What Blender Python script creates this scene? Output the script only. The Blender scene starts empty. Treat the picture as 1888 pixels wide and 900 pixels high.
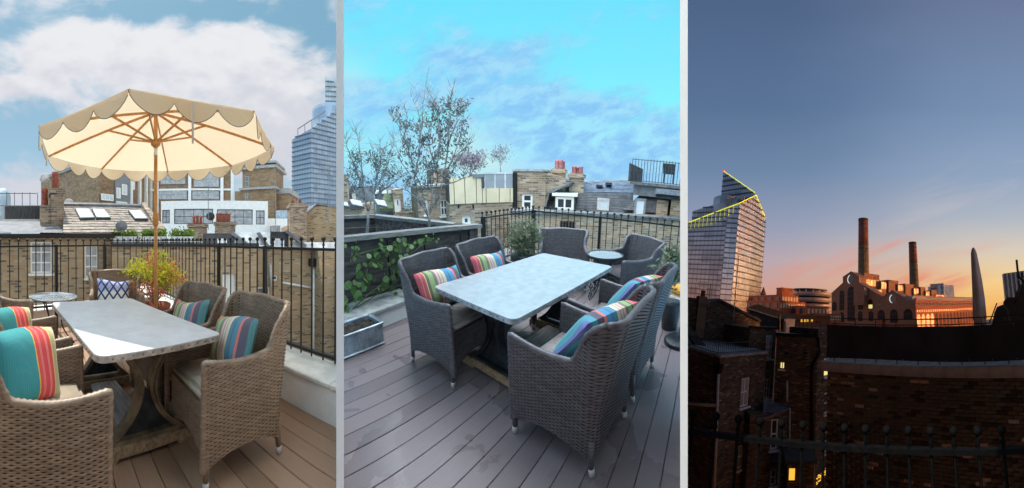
import bpy, bmesh, math, random
from math import sin, cos, pi, radians, hypot, atan2, tan, sqrt
from mathutils import Matrix, Vector, noise

rnd = random.Random(7)
sc = bpy.context.scene
col = sc.collection

# ------------------------------------------------------------------ camera
F = 580.0                       # focal length in photograph pixels (cylindrical panorama camera)
W, H = 1888.0, 900.0
CAMZ = 1.31
cd = bpy.data.cameras.new('camera')
cam = bpy.data.objects.new('camera', cd)
col.objects.link(cam)
cam.location = (0, 0, CAMZ)
cam.rotation_euler = (pi / 2, 0, 0)
cd.type = 'PANO'
cd.panorama_type = 'CENTRAL_CYLINDRICAL'
cd.central_cylindrical_range_u_min = -W / 2 / F
cd.central_cylindrical_range_u_max = W / 2 / F
cd.central_cylindrical_range_v_min = -H / 2 / F
cd.central_cylindrical_range_v_max = H / 2 / F
cd.central_cylindrical_radius = 1.0
cd.clip_start = 0.02
cd.clip_end = 3000
sc.camera = cam

sc.render.engine = 'CYCLES'
sc.view_settings.view_transform = 'Standard'
sc.view_settings.look = 'None'
sc.view_settings.exposure = 0.0
sc.view_settings.gamma = 1.0
sc.cycles.use_denoising = True
sc.cycles.max_bounces = 7
sc.cycles.diffuse_bounces = 3
sc.cycles.glossy_bounces = 3
sc.cycles.transmission_bounces = 4
sc.cycles.transparent_max_bounces = 8
sc.cycles.sample_clamp_indirect = 6

# the three terraces, each seen in its own third of the panorama:
# azimuth of its centre, tilt of its ground against the camera's level, eye height above its deck, pixel column of its centre
AZ = {1: -634 / F, 2: 0.0, 3: 634 / F}
CX = {1: 310.0, 2: 944.0, 3: 1578.0}
PITCH = {1: radians(-0.6), 2: radians(-12.5), 3: radians(13.0)}
EYE = {1: 1.31, 2: 1.596, 3: 2.0}
MP = {k: Matrix.Translation((0, 0, CAMZ)) @ Matrix.Rotation(-AZ[k], 4, 'Z') @ Matrix.Rotation(-PITCH[k], 4, 'X')
      @ Matrix.Translation((0, 0, -EYE[k])) for k in (1, 2, 3)}
SUN_AZ, SUN_EL = AZ[1] + radians(-32), radians(65)

# ------------------------------------------------------------------ node helpers
def nd(nt, typ, ins=None, **props):
    n = nt.nodes.new(typ)
    for k, v in props.items():
        setattr(n, k, v)
    for k, v in (ins or {}).items():
        s = n.inputs[k]
        if isinstance(v, bpy.types.NodeSocket):
            nt.links.new(v, s)
        else:
            s.default_value = v
    return n

def mt(nt, op, a, b=None, c=None, clamp=False):
    ins = {0: a}
    if b is not None: ins[1] = b
    if c is not None: ins[2] = c
    n = nd(nt, 'ShaderNodeMath', ins, operation=op)
    n.use_clamp = clamp
    return n.outputs[0]

def lin(c):
    return c / 12.92 if c <= 0.04045 else ((c + 0.055) / 1.055) ** 2.4

def S(r, g, b):                 # an sRGB 0..255 colour as linear RGBA
    return (lin(r / 255), lin(g / 255), lin(b / 255), 1.0)

def mix(nt, fac, a, b, blend='MIX'):
    n = nt.nodes.new('ShaderNodeMix')
    n.data_type = 'RGBA'
    n.blend_type = blend
    for s, v in ((n.inputs[0], fac), (n.inputs[6], a), (n.inputs[7], b)):
        if isinstance(v, bpy.types.NodeSocket): nt.links.new(v, s)
        else: s.default_value = v
    return n.outputs[2]

def ramp(nt, fac, stops, interp='LINEAR'):
    n = nd(nt, 'ShaderNodeValToRGB', {0: fac})
    cr = n.color_ramp
    cr.interpolation = interp
    while len(cr.elements) < len(stops): cr.elements.new(0.5)
    for e, (p, c) in zip(cr.elements, stops):
        e.position = p
        e.color = c
    return n.outputs[0]

def comb(nt, x, y, z=0.0):
    return nd(nt, 'ShaderNodeCombineXYZ', {0: x, 1: y, 2: z}).outputs[0]

def noise_tex(nt, vec, scale=1.0, detail=4.0, rough=0.55, dist=0.0):
    return nd(nt, 'ShaderNodeTexNoise', {'Vector': vec, 'Scale': scale, 'Detail': detail, 'Roughness': rough, 'Distortion': dist}).outputs[0]

def sky_coords(nt, direction, az):
    # a direction as (column offset from the terrace's centre, row) in degrees-like units of the panorama
    sp = nd(nt, 'ShaderNodeSeparateXYZ', {0: direction})
    x, y, z = sp.outputs
    a = mt(nt, 'SUBTRACT', mt(nt, 'ARCTAN2', x, y), az)
    X = mt(nt, 'MULTIPLY', a, F)
    h = mt(nt, 'SQRT', mt(nt, 'ADD', mt(nt, 'MULTIPLY', x, x), mt(nt, 'MULTIPLY', y, y)))
    v = mt(nt, 'DIVIDE', z, mt(nt, 'MAXIMUM', h, 0.001))
    v = mt(nt, 'MINIMUM', mt(nt, 'MAXIMUM', v, -1.6), 1.9)
    Y = mt(nt, 'SUBTRACT', 450.0, mt(nt, 'MULTIPLY', v, F))
    return X, Y

def blob(nt, X, Y, x0, y0, rx, ry, amp=1.0):
    a = mt(nt, 'DIVIDE', mt(nt, 'SUBTRACT', X, x0), rx)
    b = mt(nt, 'DIVIDE', mt(nt, 'SUBTRACT', Y, y0), ry)
    d = mt(nt, 'ADD', mt(nt, 'MULTIPLY', a, a), mt(nt, 'MULTIPLY', b, b))
    return mt(nt, 'MULTIPLY', mt(nt, 'EXPONENT', mt(nt, 'MULTIPLY', d, -1.0)), amp)

def addall(nt, L):
    r = L[0]
    for s in L[1:]: r = mt(nt, 'ADD', r, s)
    return r

def smooth(nt, v, lo, hi):
    return nd(nt, 'ShaderNodeMapRange', {0: v, 1: lo, 2: hi, 3: 0.0, 4: 1.0}, interpolation_type='SMOOTHSTEP').outputs[0]

# ------------------------------------------------------------------ world: summer sky with cumulus
wd = bpy.data.worlds.new('World')
sc.world = wd
wd.use_nodes = True
nt = wd.node_tree
nt.nodes.clear()
d = nd(nt, 'ShaderNodeTexCoord').outputs['Generated']
skyn = nd(nt, 'ShaderNodeTexSky', sky_type='NISHITA', sun_disc=False, sun_elevation=SUN_EL, sun_rotation=SUN_AZ,
          air_density=1.0, dust_density=1.6, ozone_density=1.0)
X, Y = sky_coords(nt, d, AZ[1])
v1 = comb(nt, mt(nt, 'DIVIDE', X, 150.0), mt(nt, 'DIVIDE', Y, 95.0), 3.1)
n1 = noise_tex(nt, v1, 1.0, 7.0, 0.56, 0.3)
n2 = noise_tex(nt, v1, 2.6, 5.0, 0.5)
bl = addall(nt, [blob(nt, X, Y, 20, 120, 250, 75, 0.55), blob(nt, X, Y, -170, 85, 130, 45, 0.40), blob(nt, X, Y, 200, 160, 130, 90, 0.42),
                 blob(nt, X, Y, -230, 185, 110, 38, 0.30), blob(nt, X, Y, -240, 360, 150, 75, 0.45), blob(nt, X, Y, 270, 330, 90, 70, 0.35),
                 blob(nt, X, Y, -250, 20, 100, 28, 0.28), blob(nt, X, Y, 60, 300, 150, 90, 0.45),
                 blob(nt, X, Y, -300, 265, 80, 45, -0.45), blob(nt, X, Y, 60, 20, 260, 26, -0.30), blob(nt, X, Y, 300, 110, 50, 60, -0.25),
                 blob(nt, X, Y, 265, 285, 40, 22, -0.3)])
dens = mt(nt, 'ADD', mt(nt, 'MULTIPLY', n1, 1.9), mt(nt, 'MULTIPLY', bl, .85))
mask = smooth(nt, dens, 0.84, 1.30)
shade = smooth(nt, mt(nt, 'ADD', mt(nt, 'MULTIPLY', n2, 0.9), mt(nt, 'MULTIPLY', mt(nt, 'SUBTRACT', Y, 120.0), 0.0024)), 0.30, 0.80)
cloud = mix(nt, shade, S(236, 237, 241), S(212, 214, 224))
blue = mix(nt, smooth(nt, Y, 40.0, 420.0), S(132, 190, 216), S(172, 214, 232))
bluemix = mix(nt, 0.35, blue, mix(nt, 1.0, skyn.outputs[0], (0.10, 0.10, 0.10, 1), 'MULTIPLY'))
# front-lit clouds behind the viewer, boosted there and overhead as fill for the terrace
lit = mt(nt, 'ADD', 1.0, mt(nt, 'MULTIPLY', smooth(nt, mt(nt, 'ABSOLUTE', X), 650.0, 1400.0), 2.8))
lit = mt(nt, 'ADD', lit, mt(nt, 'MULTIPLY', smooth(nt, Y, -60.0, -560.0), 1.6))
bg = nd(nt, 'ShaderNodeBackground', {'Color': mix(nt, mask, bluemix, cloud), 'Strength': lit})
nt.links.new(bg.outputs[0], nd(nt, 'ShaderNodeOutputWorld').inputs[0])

# ------------------------------------------------------------------ the sun
sl = bpy.data.lights.new('sun', 'SUN')
sl.energy = 5.0
sl.angle = radians(0.55)
sl.color = (1.0, 0.93, 0.82)
so = bpy.data.objects.new('sun', sl)
col.objects.link(so)
sdir = Vector((sin(SUN_AZ) * cos(SUN_EL), cos(SUN_AZ) * cos(SUN_EL), sin(SUN_EL)))
so.rotation_euler = (-sdir).to_track_quat('-Z', 'Y').to_euler()
so.location = sdir * 50

# ------------------------------------------------------------------ rays, things, meshes
def ray(pl, px, py):
    a = (px - CX[pl]) / F
    dv = Vector((sin(a), cos(a), (450.0 - py) / F))
    return Matrix.Rotation(PITCH[pl], 3, 'X') @ dv

def ground(pl, px, py, z=0.0):
    q = ray(pl, px, py)
    t = (z - EYE[pl]) / q.z
    return Vector((q.x * t, q.y * t, z))

def atr(pl, px, py, r):
    q = ray(pl, px, py)
    t = r / hypot(q.x, q.y)
    return Vector((q.x * t, q.y * t, EYE[pl] + q.z * t))

PLROOT = {}
SKY = True
class Thing:
    def __init__(s, pl, name, label, cat, loc, rz=0.0, group=None, kind=None):
        s.pl = pl
        s.F = Matrix.Translation(loc) @ Matrix.Rotation(rz, 4, 'Z')
        s.o = bpy.data.objects.new(name, None)
        s.o.empty_display_size = 0.2
        col.objects.link(s.o)
        s.o.matrix_world = MP[pl] @ s.F
        PLROOT[s.o.name] = pl
        if kind: s.o['kind'] = kind
        else:
            s.o['label'] = label
            s.o['category'] = cat
            if group: s.o['group'] = group
        fi = s.F.inverted()
        s.c = fi @ Vector((0, 0, EYE[pl]))
        s.r = fi.to_3x3()
    def hit(s, px, py, y=0.0):
        q = s.r @ ray(s.pl, px, py)
        t = (y - s.c.y) / q.y
        return s.c.x + q.x * t, s.c.z + q.z * t
    def pt(s, px, py, y=0.0):
        x, z = s.hit(px, py, y)
        return Vector((x, y, z))
    def at(s, px, py, r):            # point of that pixel at horizontal distance r from the camera, in the thing's frame
        return s.F.inverted() @ atr(s.pl, px, py, r)
    def rect(s, x0, y0, x1, y1, y=0.0):
        xm, ym = (x0 + x1) / 2, (y0 + y1) / 2
        return s.hit(x0, ym, y)[0], s.hit(x1, ym, y)[0], s.hit(xm, y1, y)[1], s.hit(xm, y0, y)[1]

def facing(pl, name, label, cat, px, r, zb, yaw=0.0, group=None, kind=None):
    a = (px - CX[pl]) / F
    return Thing(pl, name, label, cat, (r * sin(a), r * cos(a), zb), -a + radians(yaw), group, kind)

class MB:
    def __init__(s): s.v = []; s.f = []; s.mi = []; s.m = 0
    def add(s, vs, fs):
        b = len(s.v)
        s.v += [tuple(q) for q in vs]
        s.f += [tuple(b + i for i in f) for f in fs]
        s.mi += [s.m] * len(fs)
        return s
    def box(s, x0, x1, y0, y1, z0, z1):
        if x0 > x1: x0, x1 = x1, x0
        if y0 > y1: y0, y1 = y1, y0
        if z0 > z1: z0, z1 = z1, z0
        return s.add([(x0, y0, z0), (x1, y0, z0), (x1, y1, z0), (x0, y1, z0), (x0, y0, z1), (x1, y0, z1), (x1, y1, z1), (x0, y1, z1)],
                     [(0, 3, 2, 1), (4, 5, 6, 7), (0, 1, 5, 4), (1, 2, 6, 5), (2, 3, 7, 6), (3, 0, 4, 7)])
    def cbox(s, x0, x1, y0, y1, z0, z1, c):      # box with chamfered edges
        vs = []
        for z, e in ((z0, c), (z0 + c, 0), (z1 - c, 0), (z1, c)):
            vs += [(x0 + e, y0 + e + (c if e == 0 else 0) * 0, z), (x1 - e, y0 + e, z), (x1 - e, y1 - e, z), (x0 + e, y1 - e, z)]
        fs = [(3, 2, 1, 0), (12, 13, 14, 15)]
        for k in range(3):
            for i in range(4):
                j = (i + 1) % 4
                fs.append((k * 4 + i, k * 4 + j, k * 4 + 4 + j, k * 4 + 4 + i))
        return s.add(vs, fs)
    def ext(s, pts, vec):            # polygon extruded along vec
        n = len(pts); vec = Vector(vec)
        P = [Vector(p) for p in pts]
        nrm = Vector((0, 0, 0))
        for i in range(n): nrm += P[i].cross(P[(i + 1) % n])
        if nrm.dot(vec) > 0: P.reverse()
        vs = P + [p + vec for p in P]
        fs = [tuple(range(n)), tuple(range(2 * n - 1, n - 1, -1))]
        for i in range(n):
            j = (i + 1) % n
            fs.append((j, i, n + i, n + j))
        return s.add(vs, fs)
    def poly(s, pts): return s.add(pts, [tuple(range(len(pts)))])
    def cyl(s, p0, p1, r0, r1=None, n=10, cap=True):
        r1 = r0 if r1 is None else r1
        p0, p1 = Vector(p0), Vector(p1)
        ax = (p1 - p0).normalized()
        a = ax.orthogonal().normalized(); b = ax.cross(a)
        vs = []
        for p, r in ((p0, r0), (p1, r1)):
            vs += [p + a * (r * cos(2 * pi * i / n)) + b * (r * sin(2 * pi * i / n)) for i in range(n)]
        fs = [(i, (i + 1) % n, n + (i + 1) % n, n + i) for i in range(n)]
        if cap: fs += [tuple(range(n - 1, -1, -1)), tuple(range(n, 2 * n))]
        return s.add(vs, fs)
    def tube(s, path, r, n=6, flat=None):        # swept tube; r a number or list; flat=(axis vec, width) for a flat bar
        P = [Vector(p) for p in path]
        R = r if isinstance(r, (list, tuple)) else [r] * len(P)
        vs = []; prev = None
        for k, p in enumerate(P):
            t = (P[min(k + 1, len(P) - 1)] - P[max(k - 1, 0)]).normalized()
            if prev is None: a = t.orthogonal().normalized()
            else:
                a = prev - t * prev.dot(t)
                a = a.normalized() if a.length > 1e-6 else t.orthogonal().normalized()
            prev = a
            b = t.cross(a)
            if flat:
                w = Vector(flat[0]).normalized(); q = t.cross(w).normalized()
                hw, ht = flat[1] / 2, R[k]
                vs += [p + w * hw + q * ht, p - w * hw + q * ht, p - w * hw - q * ht, p + w * hw - q * ht]
            else:
                vs += [p + a * (R[k] * cos(2 * pi * i / n)) + b * (R[k] * sin(2 * pi * i / n)) for i in range(n)]
        m = 4 if flat else n
        fs = []
        for k in range(len(P) - 1):
            fs += [(k * m + i, k * m + (i + 1) % m, (k + 1) * m + (i + 1) % m, (k + 1) * m + i) for i in range(m)]
        fs += [tuple(range(m - 1, -1, -1)), tuple(range((len(P) - 1) * m, len(P) * m))]
        return s.add(vs, fs)
    def lathe(s, prof, n=16, c=(0, 0), closed=False):
        vs = []
        for r, z in prof:
            vs += [(c[0] + r * cos(2 * pi * i / n), c[1] + r * sin(2 * pi * i / n), z) for i in range(n)]
        fs = []
        for k in range(len(prof) - 1):
            fs += [(k * n + i, k * n + (i + 1) % n, (k + 1) * n + (i + 1) % n, (k + 1) * n + i) for i in range(n)]
        fs += [tuple(range(n - 1, -1, -1)), tuple(range((len(prof) - 1) * n, len(prof) * n))]
        return s.add(vs, fs)
    def ball(s, c, r, n=10, m=6):
        c = Vector(c)
        vs = [c + Vector((0, 0, r))]
        for k in range(1, m):
            t = pi * k / m
            vs += [c + Vector((r * sin(t) * cos(2 * pi * i / n), r * sin(t) * sin(2 * pi * i / n), r * cos(t))) for i in range(n)]
        vs.append(c - Vector((0, 0, r)))
        fs = [(0, 1 + i, 1 + (i + 1) % n) for i in range(n)]
        for k in range(m - 2):
            o = 1 + k * n
            fs += [(o + i, o + n + i, o + n + (i + 1) % n, o + (i + 1) % n) for i in range(n)]
        o = 1 + (m - 2) * n
        fs += [(o + (i + 1) % n, o + i, len(vs) - 1) for i in range(n)]
        return s.add(vs, fs)
    def grid(s, fn, nu, nv, flip=False):
        vs = [fn(i, j) for j in range(nv + 1) for i in range(nu + 1)]
        fs = []
        for j in range(nv):
            for i in range(nu):
                a = j * (nu + 1) + i
                q = (a, a + 1, a + nu + 2, a + nu + 1)
                fs.append(q[::-1] if flip else q)
        return s.add(vs, fs)
    def mesh(s, name, mats=(), smooth=False):
        me = bpy.data.meshes.new(name)
        me.from_pydata(s.v, [], s.f)
        for m in (mats if isinstance(mats, (list, tuple)) else [mats]): me.materials.append(m)
        if any(s.mi): me.polygons.foreach_set('material_index', s.mi)
        if smooth: me.polygons.foreach_set('use_smooth', [True] * len(me.polygons))
        me.update()
        return me

def part(parent, name, mb, mats, smooth=False, loc=None, mesh=None, rot=None):
    """one part: a mesh object under a thing or another part"""
    me = mesh or mb.mesh(name, mats, smooth)
    o = bpy.data.objects.new(name, me)
    col.objects.link(o)
    o.parent = parent.o if isinstance(parent, Thing) else parent
    if loc is not None: o.location = loc
    if rot is not None: o.rotation_euler = rot
    return o

def single(pl, name, mb, mats, label=None, cat=None, loc=(0, 0, 0), rz=0.0, group=None, kind=None, smooth=False, mesh=None):
    """a thing that is one mesh"""
    o = bpy.data.objects.new(name, mesh or mb.mesh(name, mats, smooth))
    col.objects.link(o)
    o.matrix_world = MP[pl] @ Matrix.Translation(loc) @ Matrix.Rotation(rz, 4, 'Z')
    PLROOT[o.name] = pl
    if kind: o['kind'] = kind
    if label: o['label'] = label; o['category'] = cat
    if group: o['group'] = group
    return o
# ------------------------------------------------------------------ materials
def newmat(name):
    m = bpy.data.materials.new(name)
    m.use_nodes = True
    t = m.node_tree
    b = t.nodes['Principled BSDF']
    return m, t, b

def objco(t): return nd(t, 'ShaderNodeTexCoord').outputs['Object']

def plain(name, c, rough=0.6, metal=0.0, var=0.18, scale=6.0, bump=0.0, bscale=40.0, spec=0.5, c2=None, stretch=None):
    """base colour broken up by noise; optional bump"""
    m, t, b = newmat(name)
    co = objco(t)
    if stretch: co = nd(t, 'ShaderNodeMapping', {0: co, 3: stretch}).outputs[0]
    n = noise_tex(t, co, scale, 5.0, 0.6)
    if c2 is None: c2 = tuple(min(1, x * (1 + var * 1.6)) for x in c[:3]) + (1,)
    c1 = tuple(x * (1 - var) for x in c[:3]) + (1,)
    t.links.new(mix(t, smooth(t, n, 0.3, 0.7), c1, c2), b.inputs['Base Color'])
    b.inputs['Roughness'].default_value = rough
    b.inputs['Metallic'].default_value = metal
    b.inputs['Specular IOR Level'].default_value = spec
    if bump:
        n2 = noise_tex(t, co, bscale, 4.0, 0.6)
        bp = nd(t, 'ShaderNodeBump', {'Strength': bump, 'Distance': 0.01, 'Height': n2})
        t.links.new(bp.outputs[0], b.inputs['Normal'])
    return m

def emit(name, c, strength):
    m, t, b = newmat(name)
    b.inputs['Base Color'].default_value = c
    b.inputs['Emission Color'].default_value = c
    b.inputs['Emission Strength'].default_value = strength
    return m

def brick(name, tints, mortar, bw=0.225, bh=0.075, stain=0.5, stainc=(0.03, 0.028, 0.025, 1), bump=0.6, msize=0.012):
    """stretcher-bond brickwork: per-brick tints from a ramp, recessed joints, large stains"""
    m, t, b = newmat(name)
    sp = nd(t, 'ShaderNodeSeparateXYZ', {0: objco(t)})
    u = mt(t, 'ADD', sp.outputs[0], sp.outputs[1])
    vec = comb(t, u, sp.outputs[2])
    bt = nd(t, 'ShaderNodeTexBrick', {'Vector': vec, 'Color1': (0, 0, 0, 1), 'Color2': (1, 1, 1, 1), 'Mortar': (0.5, 0.5, 0.5, 1), 'Scale': 1.0,
            'Mortar Size': msize, 'Mortar Smooth': 0.3, 'Bias': 0.0, 'Brick Width': bw, 'Row Height': bh})
    tint = ramp(t, bt.outputs[0], tints, 'LINEAR')
    fine = noise_tex(t, vec, 30.0, 3.0)
    tint = mix(t, mt(t, 'MULTIPLY', fine, 0.5), tint, (0.5, 0.5, 0.5, 1), 'OVERLAY')
    c = mix(t, bt.outputs[1], tint, mortar)
    st = smooth(t, noise_tex(t, nd(t, 'ShaderNodeMapping', {0: vec, 3: (0.5, 0.9, 1)}).outputs[0], 0.9, 6.0, 0.65), 0.45, 0.8)
    c = mix(t, mt(t, 'MULTIPLY', st, stain), c, stainc)
    t.links.new(c, b.inputs['Base Color'])
    b.inputs['Roughness'].default_value = 0.9
    if bump:
        hgt = mt(t, 'SUBTRACT', mt(t, 'MULTIPLY', fine, 0.3), bt.outputs[1])
        bp = nd(t, 'ShaderNodeBump', {'Strength': bump, 'Distance': 0.012, 'Height': hgt})
        t.links.new(bp.outputs[0], b.inputs['Normal'])
    return m

STOCK = [(0.0, (0.14, 0.105, 0.075, 1)), (0.10, (0.20, 0.145, 0.095, 1)), (0.22, (0.36, 0.255, 0.145, 1)), (0.55, (0.46, 0.325, 0.185, 1)), (0.85, (0.40, 0.255, 0.14, 1)), (1.0, (0.50, 0.40, 0.28, 1))]
M = {}
M['brick_stock'] = brick('stock_brick', STOCK, (0.38, 0.31, 0.22, 1), stain=0.3)
M['brick_grey'] = brick('weathered_stock_brick', [(0.0, (0.10, 0.075, 0.055, 1)), (0.3, (0.27, 0.19, 0.125, 1)), (0.7, (0.38, 0.265, 0.17, 1)), (1.0, (0.48, 0.38, 0.28, 1))], (0.34, 0.30, 0.25, 1), stain=0.5)
M['brick_pink'] = brick('pinkish_stock_brick', [(0.0, (0.20, 0.125, 0.08, 1)), (0.3, (0.38, 0.25, 0.15, 1)), (0.7, (0.48, 0.30, 0.19, 1)), (1.0, (0.56, 0.44, 0.31, 1))], (0.46, 0.39, 0.3, 1), stain=0.25)
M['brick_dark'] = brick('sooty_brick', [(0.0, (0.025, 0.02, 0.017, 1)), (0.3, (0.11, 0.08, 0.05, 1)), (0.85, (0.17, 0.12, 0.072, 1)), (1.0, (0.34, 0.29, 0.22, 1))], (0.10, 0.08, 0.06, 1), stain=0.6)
M['brick_red'] = brick('red_brick', [(0.0, (0.34, 0.10, 0.05, 1)), (1.0, (0.45, 0.15, 0.075, 1))], (0.40, 0.17, 0.10, 1), bw=0.9, bh=0.45, stain=0.3, bump=0)
M['brick_far'] = brick('brown_brick', [(0.0, (0.20, 0.13, 0.075, 1)), (1.0, (0.33, 0.22, 0.13, 1))], (0.28, 0.2, 0.13, 1), bw=0.6, bh=0.3, stain=0.4, bump=0)
M['ironmatt'] = plain('matt_black_iron', (0.0045, 0.0045, 0.005, 1), 0.7, 0.0, 0.2, 30, 0.1, spec=.02)
M['weaveshade'] = plain('weave_gap_shade', (0.03, 0.022, 0.017, 1), .9, 0, .1, 10)  # dark liner behind the strands, stands in for shade in the weave's gaps
M['iron'] = plain('black_iron', (0.012, 0.012, 0.014, 1), 0.42, 0.3, 0.3, 30, 0.1)
M['white'] = plain('white_paint', (0.82, 0.82, 0.80, 1), 0.5, 0, 0.05, 3)
M['render'] = plain('white_render', (0.80, 0.77, 0.72, 1), 0.85, 0, 0.08, 2.5, 0.25, 60)
M['coping'] = plain('stone_coping', (0.74, 0.71, 0.65, 1), 0.8, 0, 0.14, 5, 0.3, 50)
M['stone'] = plain('weathered_stone', (0.30, 0.30, 0.29, 1), 0.85, 0, 0.3, 7, 0.4, 40)
M['slate'] = plain('grey_slate', (0.25, 0.21, 0.18, 1), 0.75, 0, 0.28, 5, 0.3, 30)
M['slate_blue'] = plain('blue_slate', (0.075, 0.105, 0.15, 1), 0.8, 0, 0.3, 4, 0.2, 30)
M['slate_dark'] = plain('dark_slate', (0.055, 0.06, 0.068, 1), 0.6, 0, 0.3, 5, 0.2, 30)
M['lead'] = plain('roof_lead', (0.16, 0.17, 0.19, 1), 0.45, 0.2, 0.25, 3)
M['leadlight'] = plain('pale_roof_sheet', (0.55, 0.55, 0.55, 1), 0.4, 0.1, 0.2, 3)
M['felt'] = plain('roof_felt', (0.035, 0.036, 0.04, 1), 0.8, 0, 0.3, 4)
M['terracotta'] = plain('terracotta', (0.28, 0.075, 0.045, 1), 0.8, 0, 0.3, 8)
M['pipe'] = plain('grey_pipe', (0.45, 0.45, 0.45, 1), 0.5, 0, 0.1, 8)
M['pipew'] = plain('white_pipe', (0.72, 0.72, 0.72, 1), 0.5, 0, 0.1, 8)
M['darkgrey'] = plain('dark_grey_metal', (0.05, 0.055, 0.06, 1), 0.5, 0.2, 0.2, 8)
M['midgrey'] = plain('mid_grey_metal', (0.22, 0.24, 0.26, 1), 0.5, 0.3, 0.2, 8)
M['concrete'] = plain('concrete', (0.27, 0.26, 0.245, 1), 0.9, 0, 0.25, 2.5, 0.3, 30)
M['tarmac'] = plain('asphalt', (0.05, 0.05, 0.05, 1), 0.9, 0, 0.3, 1.0)
M['soil'] = plain('potting_soil', (0.035, 0.026, 0.02, 1), 0.95, 0, 0.5, 25, 1.0, 60)
M['oak'] = plain('weathered_oak', (0.30, 0.20, 0.115, 1), 0.7, 0, 0.35, 5, 0.35, 40, stretch=(1.0, 9, 9))
M['oakgrey'] = plain('grey_oak', (0.30, 0.265, 0.24, 1), 0.7, 0, 0.3, 5, 0.35, 40, stretch=(1.0, 9, 9))
M['polewood'] = plain('varnished_wood', (0.52, 0.245, 0.075, 1), 0.4, 0, 0.2, 6, stretch=(5, 5, 1))
M['castiron'] = plain('cast_iron_bronze', (0.19, 0.145, 0.09, 1), 0.5, 0.5, 0.4, 9, 0.3, 50)
M['castdark'] = plain('cast_iron_dark', (0.03, 0.036, 0.042, 1), 0.4, 0.5, 0.4, 9, 0.3, 50)
M['cap'] = plain('leg_cap', (0.55, 0.52, 0.48, 1), 0.4, 0.2, 0.1, 20)
M['seatpad'] = plain('taupe_seat_fabric', (0.40, 0.33, 0.25, 1), 0.95, 0, 0.08, 12, 0.5, 300)
M['seatpadgrey'] = plain('grey_seat_fabric', (0.36, 0.32, 0.31, 1), 0.95, 0, 0.08, 12, 0.5, 300)
M['galv'] = plain('galvanised_steel', (0.33, 0.38, 0.42, 1), 0.45, 0.6, 0.35, 7)
M['zinc'] = plain('zinc_top', (0.56, 0.57, 0.59, 1), 0.36, 0.2, 0.06, 9, 0.06, 30)
M['zincwet'] = plain('damp_zinc_top', (0.42, 0.44, 0.46, 1), 0.26, 0.3, 0.07, 14, 0.06, 30)
M['rim'] = plain('tabletop_edge', (0.42, 0.37, 0.31, 1), 0.55, 0.3, 0.35, 22, c2=(0.60, 0.52, 0.45, 1))
M['rust'] = plain('rusty_rivet', (0.25, 0.10, 0.05, 1), 0.8, 0, 0.3, 40)
M['ground'] = plain('court_ground', (0.10, 0.10, 0.10, 1), 0.9, 0, 0.3, 0.4)
M['skylight'] = plain('skylight_glass', (0.60, 0.68, 0.74, 1), 0.08, 0, 0.06, 2, spec=0.8)
M['glassmatt'] = plain('deep_window_glass', (0.012, 0.012, 0.014, 1), .3, 0, .2, 1, spec=.15)
M['glass'] = plain('dark_window_glass', (0.035, 0.045, 0.055, 1), 0.06, 0, 0.3, 1.5, spec=0.9)
M['glasspale'] = plain('curtained_window_glass', (0.36, 0.38, 0.40, 1), 0.12, 0, 0.2, 2.5, spec=0.7)
M['bark'] = plain('grey_bark', (0.27, 0.25, 0.24, 1), 0.9, 0, 0.35, 12, 0.5, 60)  # lightened, the hazy air over the planter put into the colour

def leafmat(name, c, c2, trans=0.35):
    m, t, b = newmat(name)
    n = noise_tex(t, objco(t), 6.0, 3.0)
    cc = mix(t, smooth(t, n, 0.35, 0.65), c, c2)
    t.links.new(cc, b.inputs['Base Color'])
    b.inputs['Roughness'].default_value = 0.5
    tr = nd(t, 'ShaderNodeBsdfTranslucent', {'Color': cc})
    ms = nd(t, 'ShaderNodeMixShader', {0: trans, 1: b.outputs[0], 2: tr.outputs[0]})
    t.links.new(ms.outputs[0], t.nodes['Material Output'].inputs[0])
    return m
M['olive'] = leafmat('olive_leaf', (0.10, 0.115, 0.12, 1), (0.20, 0.22, 0.22, 1))  # greyed and lightened, the air's haze put into the leaf colour
M['twigbud'] = leafmat('mauve_buds', (0.19, 0.16, 0.20, 1), (0.27, 0.23, 0.28, 1))
M['green'] = leafmat('green_leaf', (0.05, 0.11, 0.03, 1), (0.10, 0.20, 0.045, 1))
M['greenlit'] = leafmat('pale_green_leaf', (0.10, 0.19, 0.05, 1), (0.22, 0.33, 0.12, 1))
M['hedge'] = leafmat('hedge_leaf', (0.09, 0.17, 0.02, 1), (0.22, 0.33, 0.05, 1))
M['yellowgreen'] = leafmat('yellow_green_leaf', (0.34, 0.40, 0.02, 1), (0.60, 0.55, 0.05, 1), 0.5)
M['redleaf'] = leafmat('red_leaf', (0.45, 0.06, 0.03, 1), (0.55, 0.20, 0.08, 1), 0.45)
M['shrub'] = leafmat('variegated_shrub_leaf', (0.08, 0.12, 0.075, 1), (0.25, 0.27, 0.16, 1))

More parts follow.
